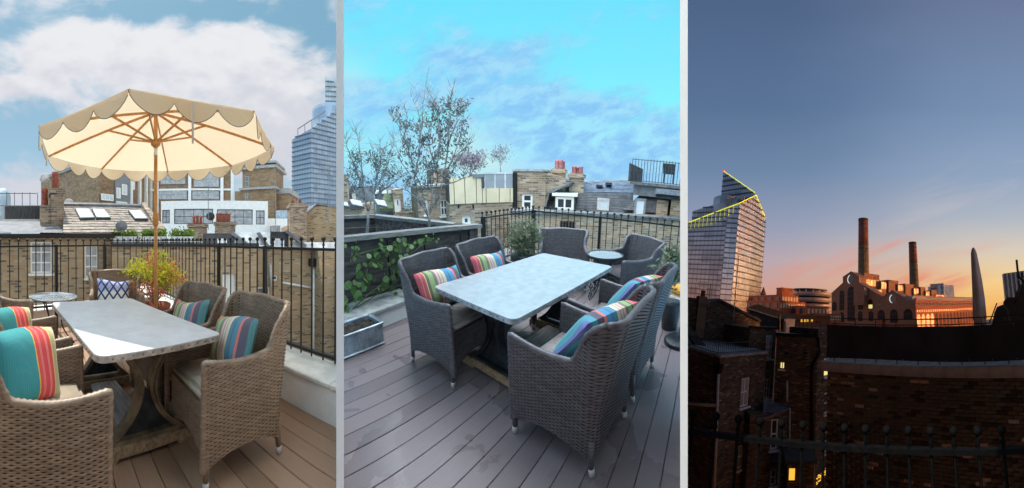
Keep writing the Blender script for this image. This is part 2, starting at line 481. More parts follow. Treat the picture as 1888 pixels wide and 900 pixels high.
def wicker(name, c, c2, rough):
    m, t, b = newmat(name)
    co = objco(t)
    n = noise_tex(t, nd(t, 'ShaderNodeMapping', {0: co, 3: (1, 1, 3)}).outputs[0], 22.0, 4.0, 0.6)
    cc = mix(t, smooth(t, n, 0.3, 0.7), c, c2)
    # strand-to-strand tone and sun-faded patches
    row = mt(t, 'FLOOR', mt(t, 'DIVIDE', nd(t, 'ShaderNodeSeparateXYZ', {0: co}).outputs[2], 0.0108))
    wn = nd(t, 'ShaderNodeTexWhiteNoise', {'W': row}, noise_dimensions='1D').outputs[0]
    cc = mix(t, mt(t, 'MULTIPLY', wn, .35), cc, tuple(x * .5 for x in c[:3]) + (1,))
    fd = smooth(t, noise_tex(t, co, 3.2, 4.0, .6), .5, .75)
    cc = mix(t, mt(t, 'MULTIPLY', fd, .3), cc, tuple(min(1, x * 1.5) for x in c2[:3]) + (1,))
    t.links.new(cc, b.inputs['Base Color'])
    b.inputs['Roughness'].default_value = rough
    return m
M['wicker'] = wicker('brown_wicker', (0.20, 0.135, 0.09, 1), (0.33, 0.24, 0.165, 1), 0.42)
M['wickerdark'] = wicker('dark_grey_wicker', (0.078, 0.07, 0.08, 1), (0.155, 0.14, 0.152, 1), 0.36)

def stripes(name, stops):
    m, t, b = newmat(name)
    co = objco(t)
    sp = nd(t, 'ShaderNodeSeparateXYZ', {0: co})
    u = mt(t, 'ADD', mt(t, 'DIVIDE', sp.outputs[0], 0.5), 0.5)
    c = ramp(t, u, stops, 'CONSTANT')
    fine = mt(t, 'MULTIPLY', mt(t, 'ADD', mt(t, 'SINE', mt(t, 'MULTIPLY', sp.outputs[0], 520.0)), 1.0), 0.10)
    c = mix(t, fine, c, (0.03, 0.03, 0.05, 1))
    t.links.new(c, b.inputs['Base Color'])
    b.inputs['Roughness'].default_value = 0.9
    wv = noise_tex(t, co, 260.0, 2.0)
    fold = noise_tex(t, co, 14.0, 2.0)
    bp = nd(t, 'ShaderNodeBump', {'Strength': 0.5, 'Distance': 0.008, 'Height': mt(t, 'ADD', mt(t, 'MULTIPLY', wv, 0.12), fold)})
    t.links.new(bp.outputs[0], b.inputs['Normal'])
    return m
STR = [(0.0, S(214, 70, 90)), (0.07, S(235, 130, 140)), (0.085, S(208, 60, 82)), (0.135, S(240, 215, 120)), (0.15, S(88, 92, 72)), (0.20, S(150, 178, 110)),
       (0.30, S(96, 118, 92)), (0.35, S(226, 110, 120)), (0.37, S(222, 200, 180)), (0.41, S(180, 140, 135)), (0.43, S(228, 206, 190)), (0.47, S(170, 130, 130)), (0.485, S(226, 205, 185)),
       (0.53, S(240, 224, 160)), (0.55, S(30, 120, 140)), (0.62, S(18, 96, 132)), (0.66, S(34, 126, 150)), (0.74, S(238, 106, 92)), (0.785, S(62, 52, 84)), (0.89, S(38, 128, 130)), (0.985, S(120, 90, 140))]
soft = lambda c, k, q=(.62, .58, .52): tuple(a * (1 - k) + b * k for a, b in zip(c[:3], q)) + (1,)
M['stripes'] = stripes('striped_cotton', [(p, soft(c, .16)) for p, c in STR])
M['stripesb'] = stripes('striped_cotton_blue', [(p, soft(c if not (0.55 <= p < 0.74 or p >= 0.89) else (c[0] * 0.6, c[1] * 1.35, min(1, c[2] * 1.7), 1), .14)) for p, c in STR])
STR2 = [(0.0, S(64, 150, 152)), (0.50, S(240, 190, 70)), (0.515, S(226, 86, 84)), (0.56, S(236, 120, 112)), (0.59, S(222, 78, 80)), (0.66, S(238, 130, 120)), (0.69, S(220, 80, 80)),
        (0.745, S(238, 200, 90)), (0.76, S(186, 180, 140)), (0.83, S(226, 205, 170)), (0.92, S(160, 170, 120))]
M['stripest'] = stripes('striped_cotton_teal', STR2)

def diamonds():
    m, t, b = newmat('blue_diamond_fabric')
    sp = nd(t, 'ShaderNodeSeparateXYZ', {0: objco(t)})
    u = mt(t, 'MULTIPLY', sp.outputs[0], 9.0); v = mt(t, 'MULTIPLY', sp.outputs[1], 6.0)
    fa = mt(t, 'ABSOLUTE', mt(t, 'SUBTRACT', mt(t, 'FRACT', u), 0.5))
    fb = mt(t, 'ABSOLUTE', mt(t, 'SUBTRACT', mt(t, 'FRACT', v), 0.5))
    d = mt(t, 'ADD', fa, fb)
    edge = smooth(t, mt(t, 'ABSOLUTE', mt(t, 'SUBTRACT', d, 0.5)), 0.10, 0.14)
    up = smooth(t, sp.outputs[1], 0.0, 0.06)
    body = mix(t, up, S(222, 226, 222), S(170, 180, 215))
    t.links.new(mix(t, edge, S(48, 62, 120), body), b.inputs['Base Color'])
    b.inputs['Roughness'].default_value = 0.9
    return m
M['diamond'] = diamonds()

def canvas(name, c):
    m, t, b = newmat(name)
    n = noise_tex(t, objco(t), 3.0, 4.0)
    cc = mix(t, mt(t, 'MULTIPLY', n, 0.25), c, tuple(x * 0.8 for x in c[:3]) + (1,))
    t.links.new(cc, b.inputs['Base Color'])
    b.inputs['Roughness'].default_value = 0.9
    bp = nd(t, 'ShaderNodeBump', {'Strength': 0.35, 'Distance': 0.03, 'Height': noise_tex(t, objco(t), 5.0, 3.0, .5, .8)})
    t.links.new(bp.outputs[0], b.inputs['Normal'])
    tr = nd(t, 'ShaderNodeBsdfTranslucent', {'Color': cc, 'Normal': bp.outputs[0]})
    ms = nd(t, 'ShaderNodeMixShader', {0: 0.5, 1: b.outputs[0], 2: tr.outputs[0]})
    t.links.new(ms.outputs[0], t.nodes['Material Output'].inputs[0])
    return m
M['canvas'] = canvas('cream_canvas', (0.76, 0.63, 0.45, 1))
M['valance'] = plain('taupe_valance', (0.55, 0.49, 0.41, 1), 0.9, 0, 0.06, 4)

def deckmat(name, c1, c2, wet):
    m, t, b = newmat(name)
    co = nd(t, 'ShaderNodeNewGeometry').outputs['Position']
    oi = nd(t, 'ShaderNodeObjectInfo').outputs['Random']
    ob = objco(t)
    grain = noise_tex(t, nd(t, 'ShaderNodeMapping', {0: ob, 3: (1.5, 30, 30)}).outputs[0], 4.0, 5.0, 0.65)
    c = mix(t, grain, c1, c2)
    c = mix(t, mt(t, 'MULTIPLY', oi, 0.5), c, tuple(x * 0.6 for x in c1[:3]) + (1,))
    if wet:
        w = smooth(t, noise_tex(t, co, 2.1, 4.0, 0.5, 0.4), 0.52, 0.58)
        c = mix(t, mt(t, 'MULTIPLY', w, 0.2), c, tuple(x * 0.5 for x in c1[:3]) + (1,))
        t.links.new(nd(t, 'ShaderNodeMapRange', {0: w, 3: 0.48, 4: 0.2}).outputs[0], b.inputs['Roughness'])
    else: b.inputs['Roughness'].default_value = 0.55
    t.links.new(c, b.inputs['Base Color'])
    bp = nd(t, 'ShaderNodeBump', {'Strength': 0.3, 'Distance': 0.004, 'Height': grain})
    t.links.new(bp.outputs[0], b.inputs['Normal'])
    return m
M['deck'] = deckmat('brown_deck_board', (0.27, 0.145, 0.085, 1), (0.45, 0.285, 0.18, 1), False)
M['deckwet'] = deckmat('damp_deck_board', (0.165, 0.125, 0.13, 1), (0.255, 0.205, 0.21, 1), True)

# ------------------------------------------------------------------ shared builders: windows, walls, railings, decks
def wall(T, name, x0, x1, z0, z1, openings, mat, depth=0.3, reveal=0.14, parent=None, y=0.0):
    """front wall with real openings (rects x0,x1,z0,z1) and reveals, plus returns"""
    mb = MB()
    xs = sorted({x0, x1, *[q for o in openings for q in o[:2] if x0 < q < x1]})
    zs = sorted({z0, z1, *[q for o in openings for q in o[2:] if z0 < q < z1]})
    for i in range(len(xs) - 1):
        for j in range(len(zs) - 1):
            xm, zm = (xs[i] + xs[i + 1]) / 2, (zs[j] + zs[j + 1]) / 2
            if any(o[0] < xm < o[1] and o[2] < zm < o[3] for o in openings): continue
            mb.poly([(xs[i], y, zs[j]), (xs[i + 1], y, zs[j]), (xs[i + 1], y, zs[j + 1]), (xs[i], y, zs[j + 1])])
    for a, b, c, e in openings:
        r = y + reveal
        mb.poly([(a, y, c), (a, r, c), (a, r, e), (a, y, e)][::-1]); mb.poly([(b, y, c), (b, r, c), (b, r, e), (b, y, e)])
        mb.poly([(a, y, e), (b, y, e), (b, r, e), (a, r, e)][::-1]); mb.poly([(a, y, c), (b, y, c), (b, r, c), (a, r, c)])
        mb.poly([(a, r, c), (b, r, c), (b, r, e), (a, r, e)])
    Y = y + depth
    mb.poly([(x0, Y, z0), (x0, y, z0), (x0, y, z1), (x0, Y, z1)]); mb.poly([(x1, y, z0), (x1, Y, z0), (x1, Y, z1), (x1, y, z1)])
    mb.poly([(x0, y, z1), (x1, y, z1), (x1, Y, z1), (x0, Y, z1)]); mb.poly([(x1, Y, z0), (x0, Y, z0), (x0, Y, z1), (x1, Y, z1)])
    return part(parent or T, name, mb, mat)

def window(parent, rect, frame=None, pane=None, cols=1, rows=2, y=0.06, fw=0.05, sill=True, name='window', sillmat=None):
    """frame with glazing bars > pane, sill"""
    x0, x1, z0, z1 = rect
    frame = frame or M['white']; pane = pane or M['glass']
    mb = MB()
    mb.box(x0, x0 + fw, y, y + 0.06, z0, z1); mb.box(x1 - fw, x1, y, y + 0.06, z0, z1)
    mb.box(x0 + fw, x1 - fw, y, y + 0.06, z0, z0 + fw); mb.box(x0 + fw, x1 - fw, y, y + 0.06, z1 - fw, z1)
    for i in range(1, cols):
        x = x0 + (x1 - x0) * i / cols
        mb.box(x - fw * .35, x + fw * .35, y + 0.004, y + 0.055, z0 + fw, z1 - fw)
    for j in range(1, rows):
        z = z0 + (z1 - z0) * j / rows
        mb.box(x0 + fw, x1 - fw, y + 0.008, y + 0.05, z - fw * .4, z + fw * .4)
    w = part(parent, name, mb, frame)
    p = MB().box(x0 + fw * .6, x1 - fw * .6, y + 0.03, y + 0.045, z0 + fw * .6, z1 - fw * .6)
    part(w, 'pane', p, pane)
    if sill: part(w, 'sill', MB().box(x0 - 0.06, x1 + 0.06, y - 0.14, y + 0.02, z0 - 0.07, z0 - 0.002), sillmat or M['white'])
    return w

def railing(pl, label, p0, p1, ztop, zbot, spacing, finial=0.02, bar=0.007, posts=(), group=None, mat=None, rails=None, postr=0.018, sag=0.0, ztoprail=None):
    """iron railing: rails, posts and each bar (> finial) a part of its own"""
    mat = mat or M['iron']
    p0, p1 = Vector(p0), Vector(p1)
    L = (p1 - p0).length
    T = Thing(pl, 'iron_railing', label, 'railing', (p0.x, p0.y, 0), atan2(p1.y - p0.y, p1.x - p0.x), group)
    yo = lambda x: sag * (1 - (2 * x / L - 1) ** 2)
    zr = ztoprail or ztop - 0.11
    for z, hh in ((zr, 0.012), (zbot, 0.012)):
        n = 1 if not sag else 14
        mb = MB()
        for k in range(n):
            a, b = L * k / n, L * (k + 1) / n
            mb.ext([(a, yo(a) - 0.02, z - hh), (b, yo(b) - 0.02, z - hh), (b, yo(b) + 0.02, z - hh), (a, yo(a) + 0.02, z - hh)], (0, 0, 2 * hh))
        part(T, 'rail', mb, mat)
    bm_ = MB().cyl((0, 0, zbot - 0.05), (0, 0, ztop - finial), bar, n=6).cyl((0, 0, zr + 0.03), (0, 0, zr + 0.045), bar * 1.5, n=6).mesh('bar', mat)
    fm_ = MB().ball((0, 0, ztop - finial), finial, 10, 6).mesh('finial', mat, True)
    n = int(L / spacing + 0.5)
    for k in range(n + 1):
        x = k * spacing
        b = part(T, 'bar', None, None, mesh=bm_, loc=(x, yo(x), 0))
        if finial > 0.004: part(b, 'finial', None, None, mesh=fm_)
    for x in posts:
        part(T, 'post', MB().box(x - postr, x + postr, yo(x) - postr, yo(x) + postr, -0.05, zr + 0.02), mat)
    return T

def deck(pl, ang, board, lo, hi, a0, a1, mat, joints=(), lim=None):
    """decking: every board is a part; boards run along direction ang, stacked from lo to hi"""
    T = Thing(pl, 'deck', None, None, (0, 0, 0), ang, kind='structure')
    sub = MB()
    k = 0
    y = lo
    r2 = random.Random(11)
    while y < hi:
        cuts = sorted(j[1] for j in joints if j[0] == k)
        e0_, e1_ = lim(y + board / 2) if lim else (a0, a1)
        ends = [e0_] + [q for q in cuts if e0_ < q < e1_] + [e1_]
        if e1_ - e0_ < .05: y += board; k += 1; continue
        for i in range(len(ends) - 1):
            mb = MB().cbox(ends[i] + 0.002, ends[i + 1] - 0.002, 0.001, board - 0.0025, -0.028, 0.0 + r2.uniform(-.0015, .0015), 0.003)
            part(T, 'board', mb, mat, loc=(0, y, 0))
        sub.box(e0_, e1_, y, y + board, -0.12, -0.03)
        y += board; k += 1
    part(T, 'subframe', sub, M['felt'])
    return T

def aerial(pl, label, px, ytop, ybot, r, arms=3, group=None):
    b = atr(pl, px, ybot, r); t = atr(pl, px, ytop, r)
    h = t.z - b.z
    T = Thing(pl, 'aerial', label, 'aerial', b, 0.5, group)
    part(T, 'mast', MB().cyl((0, 0, 0), (0, 0, h), 0.025 * r / 20, n=6), M['midgrey'])
    for k in range(arms):
        z = h * (0.97 - 0.13 * k); w = 0.35 * (1 - .2 * k) * r / 20
        mb = MB().cyl((-w, 0, z), (w, 0, z), 0.012 * r / 20, n=5)
        for q in (-.8, -.3, .3, .8): mb.cyl((w * q, -w * .4, z), (w * q, w * .4, z), 0.008 * r / 20, n=4)
        part(T, 'arm', mb, M['midgrey'])
    return T

def dish(pl, label, px, py, r, rad, facing_az=0.0, mat=None):
    c = atr(pl, px, py, r)
    T = Thing(pl, 'satellite_dish', label, 'satellite dish', c, facing_az)
    prof = [(rad * q, -0.28 * rad * (1 - q * q)) for q in (0.02, .3, .6, .85, 1.0)] + [(rad * 1.0, 0.02 * rad), (rad * .8, -0.07 * rad), (rad * .3, -.22 * rad)]
    mb = MB().lathe([(a, b) for a, b in prof], 18)
    o = part(T, 'reflector', mb, mat or M['midgrey'], True, rot=(radians(-70), 0, 0))
    part(T, 'bracket', MB().cyl((0, 0.05, 0), (0, 0.1, -rad * 1.6), rad * .07, n=6).cyl((0, -.1 * rad, -.6 * rad), (0, -rad * .9, -.1 * rad), rad * .04, n=5), M['midgrey'])
    return T

def pot(T, x, y, z, r, h, mat=None, parent=None):
    mb = MB().lathe([(r * .9, z), (r * 1.0, z + h * .1), (r * .8, z + h * .75), (r * .95, z + h * .8), (r * 1.0, z + h), (r * .7, z + h), (r * .65, z + h * .8)], 12, (x, y))
    return part(parent or T, 'chimney_pot', mb, mat or M['terracotta'], True)

def leaves(mb, centers, n, size, spread, rs, ratio=0.35, up=0.3):
    """leaf-sized quads scattered round the given centres"""
    for c, sp in centers:
        for _ in range(n):
            p = Vector(c) + Vector((rs.gauss(0, 1), rs.gauss(0, 1), rs.gauss(0, 1))) * (spread * sp)
            d_ = Vector((rs.uniform(-1, 1), rs.uniform(-1, 1), rs.uniform(-1, 1) + up))
            if d_.length < .1: continue
            d_.normalize()
            s_ = d_.cross(Vector((rs.uniform(-1, 1), rs.uniform(-1, 1), rs.uniform(-1, 1))))
            if s_.length < .1: continue
            s_.normalize()
            l = size * rs.uniform(.6, 1.3); w = l * ratio
            mb.add([p, p + d_ * l * .5 + s_ * w * .5, p + d_ * l, p + d_ * l * .5 - s_ * w * .5], [(0, 1, 2, 3)])
# ------------------------------------------------------------------ wicker chairs (real woven relief)
def sstep(t): t = max(0.0, min(1.0, t)); return t * t * (3 - 2 * t)

def chair_meshes(w, d, za, zbk, zseat, rc, recl, leg0, key, arm_in=0.0, apron=True, armw=0.030):
    """meshes of one wicker armchair; local +x is the way it faces"""
    la, lc, lb = d - rc, pi / 2 * rc, w - 2 * rc
    tot = 2 * la + 2 * lc + lb
    def path(s):
        if s > tot / 2:
            x, y, nx, ny = path(tot - s)
            return x, -y, nx, -ny
        if s < la: return d / 2 - s, w / 2, 0.0, 1.0
        if s < la + lc:
            t = (s - la) / rc
            return -d / 2 + rc - rc * sin(t), w / 2 - rc + rc * cos(t), -sin(t), cos(t)
        return -d / 2, w / 2 - rc - (s - la - lc), -1.0, 0.0
    def ztop(s):
        s = min(s, tot - s)
        a = s / la
        z = za - 0.028 * sin(pi * min(1, a))
        return z + (zbk - z) * sstep((s - la * 0.86) / (la * 0.14 + lc * 0.55)) + 0.012 * sstep((s - la - lc) / (lb / 2))
    def zbot(s):
        q = min(s, tot - s)
        if q < la + lc * .5: t = q / (la + lc * .5)
        else: t = (s - la - lc * .5) / (lb + lc)
        return leg0 + 0.085 * max(0, sin(pi * t)) ** 0.7
    def point(s, z, off):
        x, y, nx, ny = path(s)
        o = off + 0.045 * (z / za) * abs(ny) * 0.6 + max(0, -nx) * recl * max(0.0, (z - zseat * .8)) / (zbk - zseat * .8)
        return (x + nx * o, y + ny * o, z)
    cu, cz, A = 0.0128, 0.0054, 0.0042
    def shell(s0, s1, mb):
        n = max(2, int((s1 - s0) / cu))
        zmin = min(zbot(s0 + (s1 - s0) * k / n) for k in range(n + 1))
        zmax = max(ztop(s0 + (s1 - s0) * k / n) for k in range(n + 1))
        for outer in (True, False):
            z_lo = zmin if outer else zseat - 0.06
            il0 = int(s0 / cu)
            sg = 1 if outer else -1
            base = 0.0 if outer else -armw
            ss = [s0 + (s1 - s0) * i / n for i in range(n + 1)]
            lo = [zbot(q) for q in ss]; hi = [ztop(q) for q in ss]
            P = 2 * cz
            for cj in range(int(z_lo / P), int(zmax / P) + 1):      # one strand per row, over and under the uprights
                def fn(i, j, cj=cj):
                    z = P * (cj + (.035, .5, .965)[j])
                    z = min(max(z, lo[i]), hi[i])
                    ii = i + il0
                    h = A * (1 if (ii // 2 + cj) % 2 else -.6) if ii % 2 else 0.0
                    h -= 0 if j == 1 else A * .3
                    return point(ss[i], z, base + sg * h)
                k0 = 0
                while k0 < n:                                        # only where the row lies inside the panel
                    while k0 < n and not (lo[k0] < P * (cj + .9) and hi[k0] > P * (cj + .1)): k0 += 1
                    k1 = k0
                    while k1 < n and lo[k1 + 1] < P * (cj + .9) and hi[k1 + 1] > P * (cj + .1): k1 += 1
                    if k1 > k0: mb.grid(lambda i, j, k0=k0: fn(i + k0, j), k1 - k0, 2, flip=outer)
                    k0 = k1 + 1
            mb.m = 1
            nl, ml = max(2, n // 3), 24
            def lf(i, j):
                q = s0 + (s1 - s0) * i / nl
                z = min(max(z_lo + (zmax - z_lo) * j / ml, zbot(q)), ztop(q))
                return point(q, z, base - sg * A * 1.5)
            mb.grid(lf, nl, ml, flip=outer)
            mb.m = 0
        return mb
    sa, sb = la + lc * .5, tot - la - lc * .5
    out = {}
    out['armrest'] = [shell(0, sa, MB()).mesh(key + '_armrest', [None, M['weaveshade']], True), shell(sb, tot, MB()).mesh(key + '_armrest', [None, M['weaveshade']], True)]
    out['backrest'] = shell(sa, sb, MB()).mesh(key + '_backrest', [None, M['weaveshade']], True)
    # plaited rim over the top edge and down the front edges
    def rim(s0, s1, down):
        pts = []
        N = max(8, int((s1 - s0) / 0.012))
        for k in range(N + 1):
            s = s0 + (s1 - s0) * k / N
            pts.append(point(s, ztop(s) + 0.004, -armw / 2))
        if down == 0: pts = [point(0, z_, -armw / 2) for z_ in [leg0 + (za - leg0) * q / 30 for q in range(30)]] + pts
        if down == 1: pts = pts + [point(tot, z_, -armw / 2) for z_ in [za - (za - leg0) * q / 30 for q in range(1, 31)]]
        R = [armw * .56 + (0.003 if k % 2 else -0.001) for k in range(len(pts))]
        return MB().tube(pts, R, 8).mesh(key + '_rim', [None], True)
    out['rim'] = [rim(0, sa, 0), rim(sa, sb, 2), rim(sb, tot, 1)]
    # woven apron under the seat
    mb = MB()
    n, m = int((w - .06) / cu), int((zseat - leg0) / cz)
    def fa(i, j):
        y = -(w / 2 - .03) + (w - .06) * i / n
        t = i / n
        zb = leg0 + 0.11 * sin(pi * t) ** .7
        z = max(leg0 + (zseat - leg0) * j / m, zb)
        h = A * (1 if (i // 2 + j // 2) % 2 else -.75) if i % 2 and j % 2 else (0 if j % 2 else -A * .9)
        return (d / 2 - 0.02 + h, y, z)
    mb.grid(fa, n, m)
    out['apron'] = mb.mesh(key + '_apron', [None], True)
    out['seat'] = MB().box(-d / 2 + .03, d / 2 - .025, -w / 2 + .03, w / 2 - .03, zseat - .05, zseat).mesh(key + '_seat', [None])
    legs = []
    for x, y in ((d / 2 - .02, w / 2 - .012), (d / 2 - .02, -w / 2 + .012), (-d / 2 + .035, w / 2 - .03), (-d / 2 + .035, -w / 2 + .03)):
        k = -0.02 if x < 0 else 0.0
        legs.append((MB().cyl((x + k * .6, y, 0.045), (x, y, leg0 + .12), .0165, .02, 8).mesh(key + '_leg', [None], True),
                     MB().cyl((x + k, y, 0), (x + k * .6, y, 0.05), .0165, .0185, 8).mesh(key + '_cap', [None], True)))
    out['legs'] = legs
    bm = bmesh.new()
    bmesh.ops.create_cube(bm, size=1)
    bmesh.ops.scale(bm, vec=(d - .06, w - .075, .075), verts=bm.verts)
    bmesh.ops.translate(bm, vec=(.012, 0, zseat + .038), verts=bm.verts)
    bmesh.ops.bevel(bm, geom=bm.edges[:], offset=.028, segments=4, affect='EDGES')
    me = bpy.data.meshes.new(key + '_pad'); bm.to_mesh(me); bm.free()
    me.materials.append(None)
    me.polygons.foreach_set('use_smooth', [True] * len(me.polygons))
    out['pad'] = me
    out['piping'] = None
    return out

CH = {'dining': chair_meshes(0.55, 0.55, 0.68, 0.915, 0.43, 0.09, 0.06, 0.10, 'dining'),
      'lounge': chair_meshes(0.66, 0.64, 0.60, 0.84, 0.34, 0.10, 0.13, 0.09, 'lounge', armw=0.05)}
CH['deep'] = chair_meshes(0.55, 0.57, 0.68, 0.93, 0.43, 0.09, 0.115, 0.10, 'deep')
CH['low'] = chair_meshes(0.66, 0.64, 0.56, 0.75, 0.33, 0.10, 0.12, 0.09, 'low', armw=0.05)

def omat(o, m):
    o.material_slots[0].link = 'OBJECT'
    o.material_slots[0].material = m
    return o

def chair(pl, kind, x, y, face, label, group, dark=False, pad=True, padmat=None):
    T = Thing(pl, 'wicker_armchair', label, 'chair', (x, y, 0), radians(face), group)
    g = CH[kind]
    wm = M['wickerdark'] if dark else M['wicker']
    P = lambda nm, me, m=wm, par=None: omat(part(par or T, nm, None, None, mesh=me), m)
    b = P('backrest', g['backrest'])
    P('rim', g['rim'][1], par=b)
    for k, q in ((0, 0), (1, 2)):
        a = P('armrest', g['armrest'][k])
        P('rim', g['rim'][q], par=a)
    P('apron', g['apron']); P('seat', g['seat'])
    for lm, cm in g['legs']:
        l = P('leg', lm)
        P('foot_cap', cm, M['cap'], l)
    if pad: P('seat_pad', g['pad'], padmat or (M['seatpadgrey'] if dark else M['seatpad']))
    return T

def pillow_mesh(a, b, t, key, seed=0):
    rs = random.Random(seed)
    N, K = 22, 14
    ph = rs.uniform(0, 6)
    def fn(sgn):
        def f(i, j):
            u, v = 2 * i / N - 1, 2 * j / K - 1
            x = a * u * (1 - .07 * (1 - v * v)) ; y = b * v * (1 - .08 * (1 - u * u))
            th = t * max(0, (1 - u ** 4) * (1 - v ** 4)) ** .55
            th *= 1 + .10 * sin(3 * u + ph) * cos(2 * v + ph)
            return (x, y + .02 * sin(2.2 * u + ph), sgn * th)
        return f
    return MB().grid(fn(1), N, K).grid(fn(-1), N, K, flip=True).mesh(key, [None], True)

def pillow(pl, label, pos, ang, lean, size, mat, seed, roll=0.0, group='throw cushions on the chairs'):
    """throw cushion standing on its lower edge; its width runs along plan angle ang, leaning back by lean degrees"""
    a, b, t = size
    me = pillow_mesh(a, b, t, 'cushion', seed)
    X = Vector((cos(radians(ang)), sin(radians(ang)), 0))
    back = Vector((-X.y, X.x, 0))
    Yv = Vector((0, 0, 1)) * cos(radians(lean)) + back * sin(radians(lean))
    Z = X.cross(Yv)
    R = Matrix((X, Yv, Z)).transposed().to_4x4() @ Matrix.Rotation(radians(roll), 4, 'Z')
    o = bpy.data.objects.new('cushion', me)
    col.objects.link(o)
    o.matrix_world = MP[pl] @ Matrix.Translation(pos) @ R
    PLROOT[o.name] = pl
    omat(o, mat)
    o['label'] = label; o['category'] = 'cushion'; o['group'] = group
    return o

def table(pl, cx, cy, ang, zt, L, Wd, label, topm, edgem, ironm, woodm, plankm):
    T = Thing(pl, 'dining_table', label, 'table', (cx, cy, 0), radians(ang))
    def rr(hl, hw, r, n=6):
        P = []
        for sx, sy, a0 in ((1, 1, 0), (-1, 1, 90), (-1, -1, 180), (1, -1, 270)):
            for k in range(n + 1):
                a = radians(a0 + 90 * k / n)
                P.append((sx * (hl - r) + r * cos(a), sy * (hw - r) + r * sin(a)))
        return P
    P = rr(L / 2, Wd / 2, .055)
    Q = rr(L / 2 - .002, Wd / 2 - .002, .053)
    part(T, 'tabletop', MB().ext([(x, y, zt - .004) for x, y in Q], (0, 0, .005)), topm)
    part(T, 'edge_band', MB().ext([(x, y, zt - .036) for x, y in P], (0, 0, .032)), edgem)
    mb = MB()
    rs = random.Random(3)
    n = len(P)
    for k in range(n):
        a, b = Vector(P[k]), Vector(P[(k + 1) % n])
        l = (b - a).length
        m = int(l / .055)
        nv = Vector(((b - a).y, -(b - a).x)).normalized() if l > 1e-6 else Vector((0, 0))
        for q in range(m):
            p = a + (b - a) * ((q + .5) / max(1, m))
            c = Vector((p.x + nv.x * 0, p.y + nv.y * 0, zt - .018 + rs.uniform(-.003, .003)))
            mb.ball(c, .0055, 6, 4)
    o = part(T, 'rivet', mb, M['rust']); o['kind'] = 'stuff'
    part(T, 'underframe', MB().box(-L / 2 + .12, L / 2 - .12, -Wd / 2 + .1, Wd / 2 - .1, zt - .062, zt - .037), woodm)
    for sx in (-1, 1):
        X = sx * (L / 2 - .27)
        leg = MB()
        for sy in (-1, 1):
            pts = []
            for k in range(25):
                t = k / 24
                z = .095 + (zt - .075 - .095) * t
                y = .032 + .205 * abs(1 - t / .58) ** 2.1 if t < .58 else .032 + .13 * ((t - .58) / .42) ** 1.6
                pts.append((X, sy * y, z))
            leg.tube(pts, [.0125] * len(pts), flat=((1, 0, 0), .052))
            leg.tube([(p[0] - .0, p[1] + sy * .021, p[2]) for p in pts], [.005] * len(pts), flat=((1, 0, 0), .075))
        ped = part(T, 'pedestal', leg, ironm)
        part(ped, 'web', MB().ext([(X - .008, -.165, .13), (X - .008, .165, .13), (X - .008, 0, .40)], (.016, 0, 0)), M['castdark'])
        part(ped, 'crossbar', MB().box(X - .035, X + .035, -.23, .23, .088, .118), ironm)
        part(ped, 'top_bracket', MB().box(X - .03, X + .03, -.17, .17, zt - .08, zt - .0625), ironm)
        mb = MB()
        pr = [(-.36, 0), (-.36, .062), (-.30, .09), (.30, .09), (.36, .062), (.36, 0), (.22, 0), (.20, .03), (-.20, .03), (-.22, 0)]
        mb.ext([(X - .055, y, z) for y, z in pr], (.11, 0, 0))
        part(T, 'foot_beam', mb, woodm)
    part(T, 'stretcher', MB().cbox(-L / 2 + .34, L / 2 - .34, -.11, .11, .035, .085, .006), plankm)
    return T

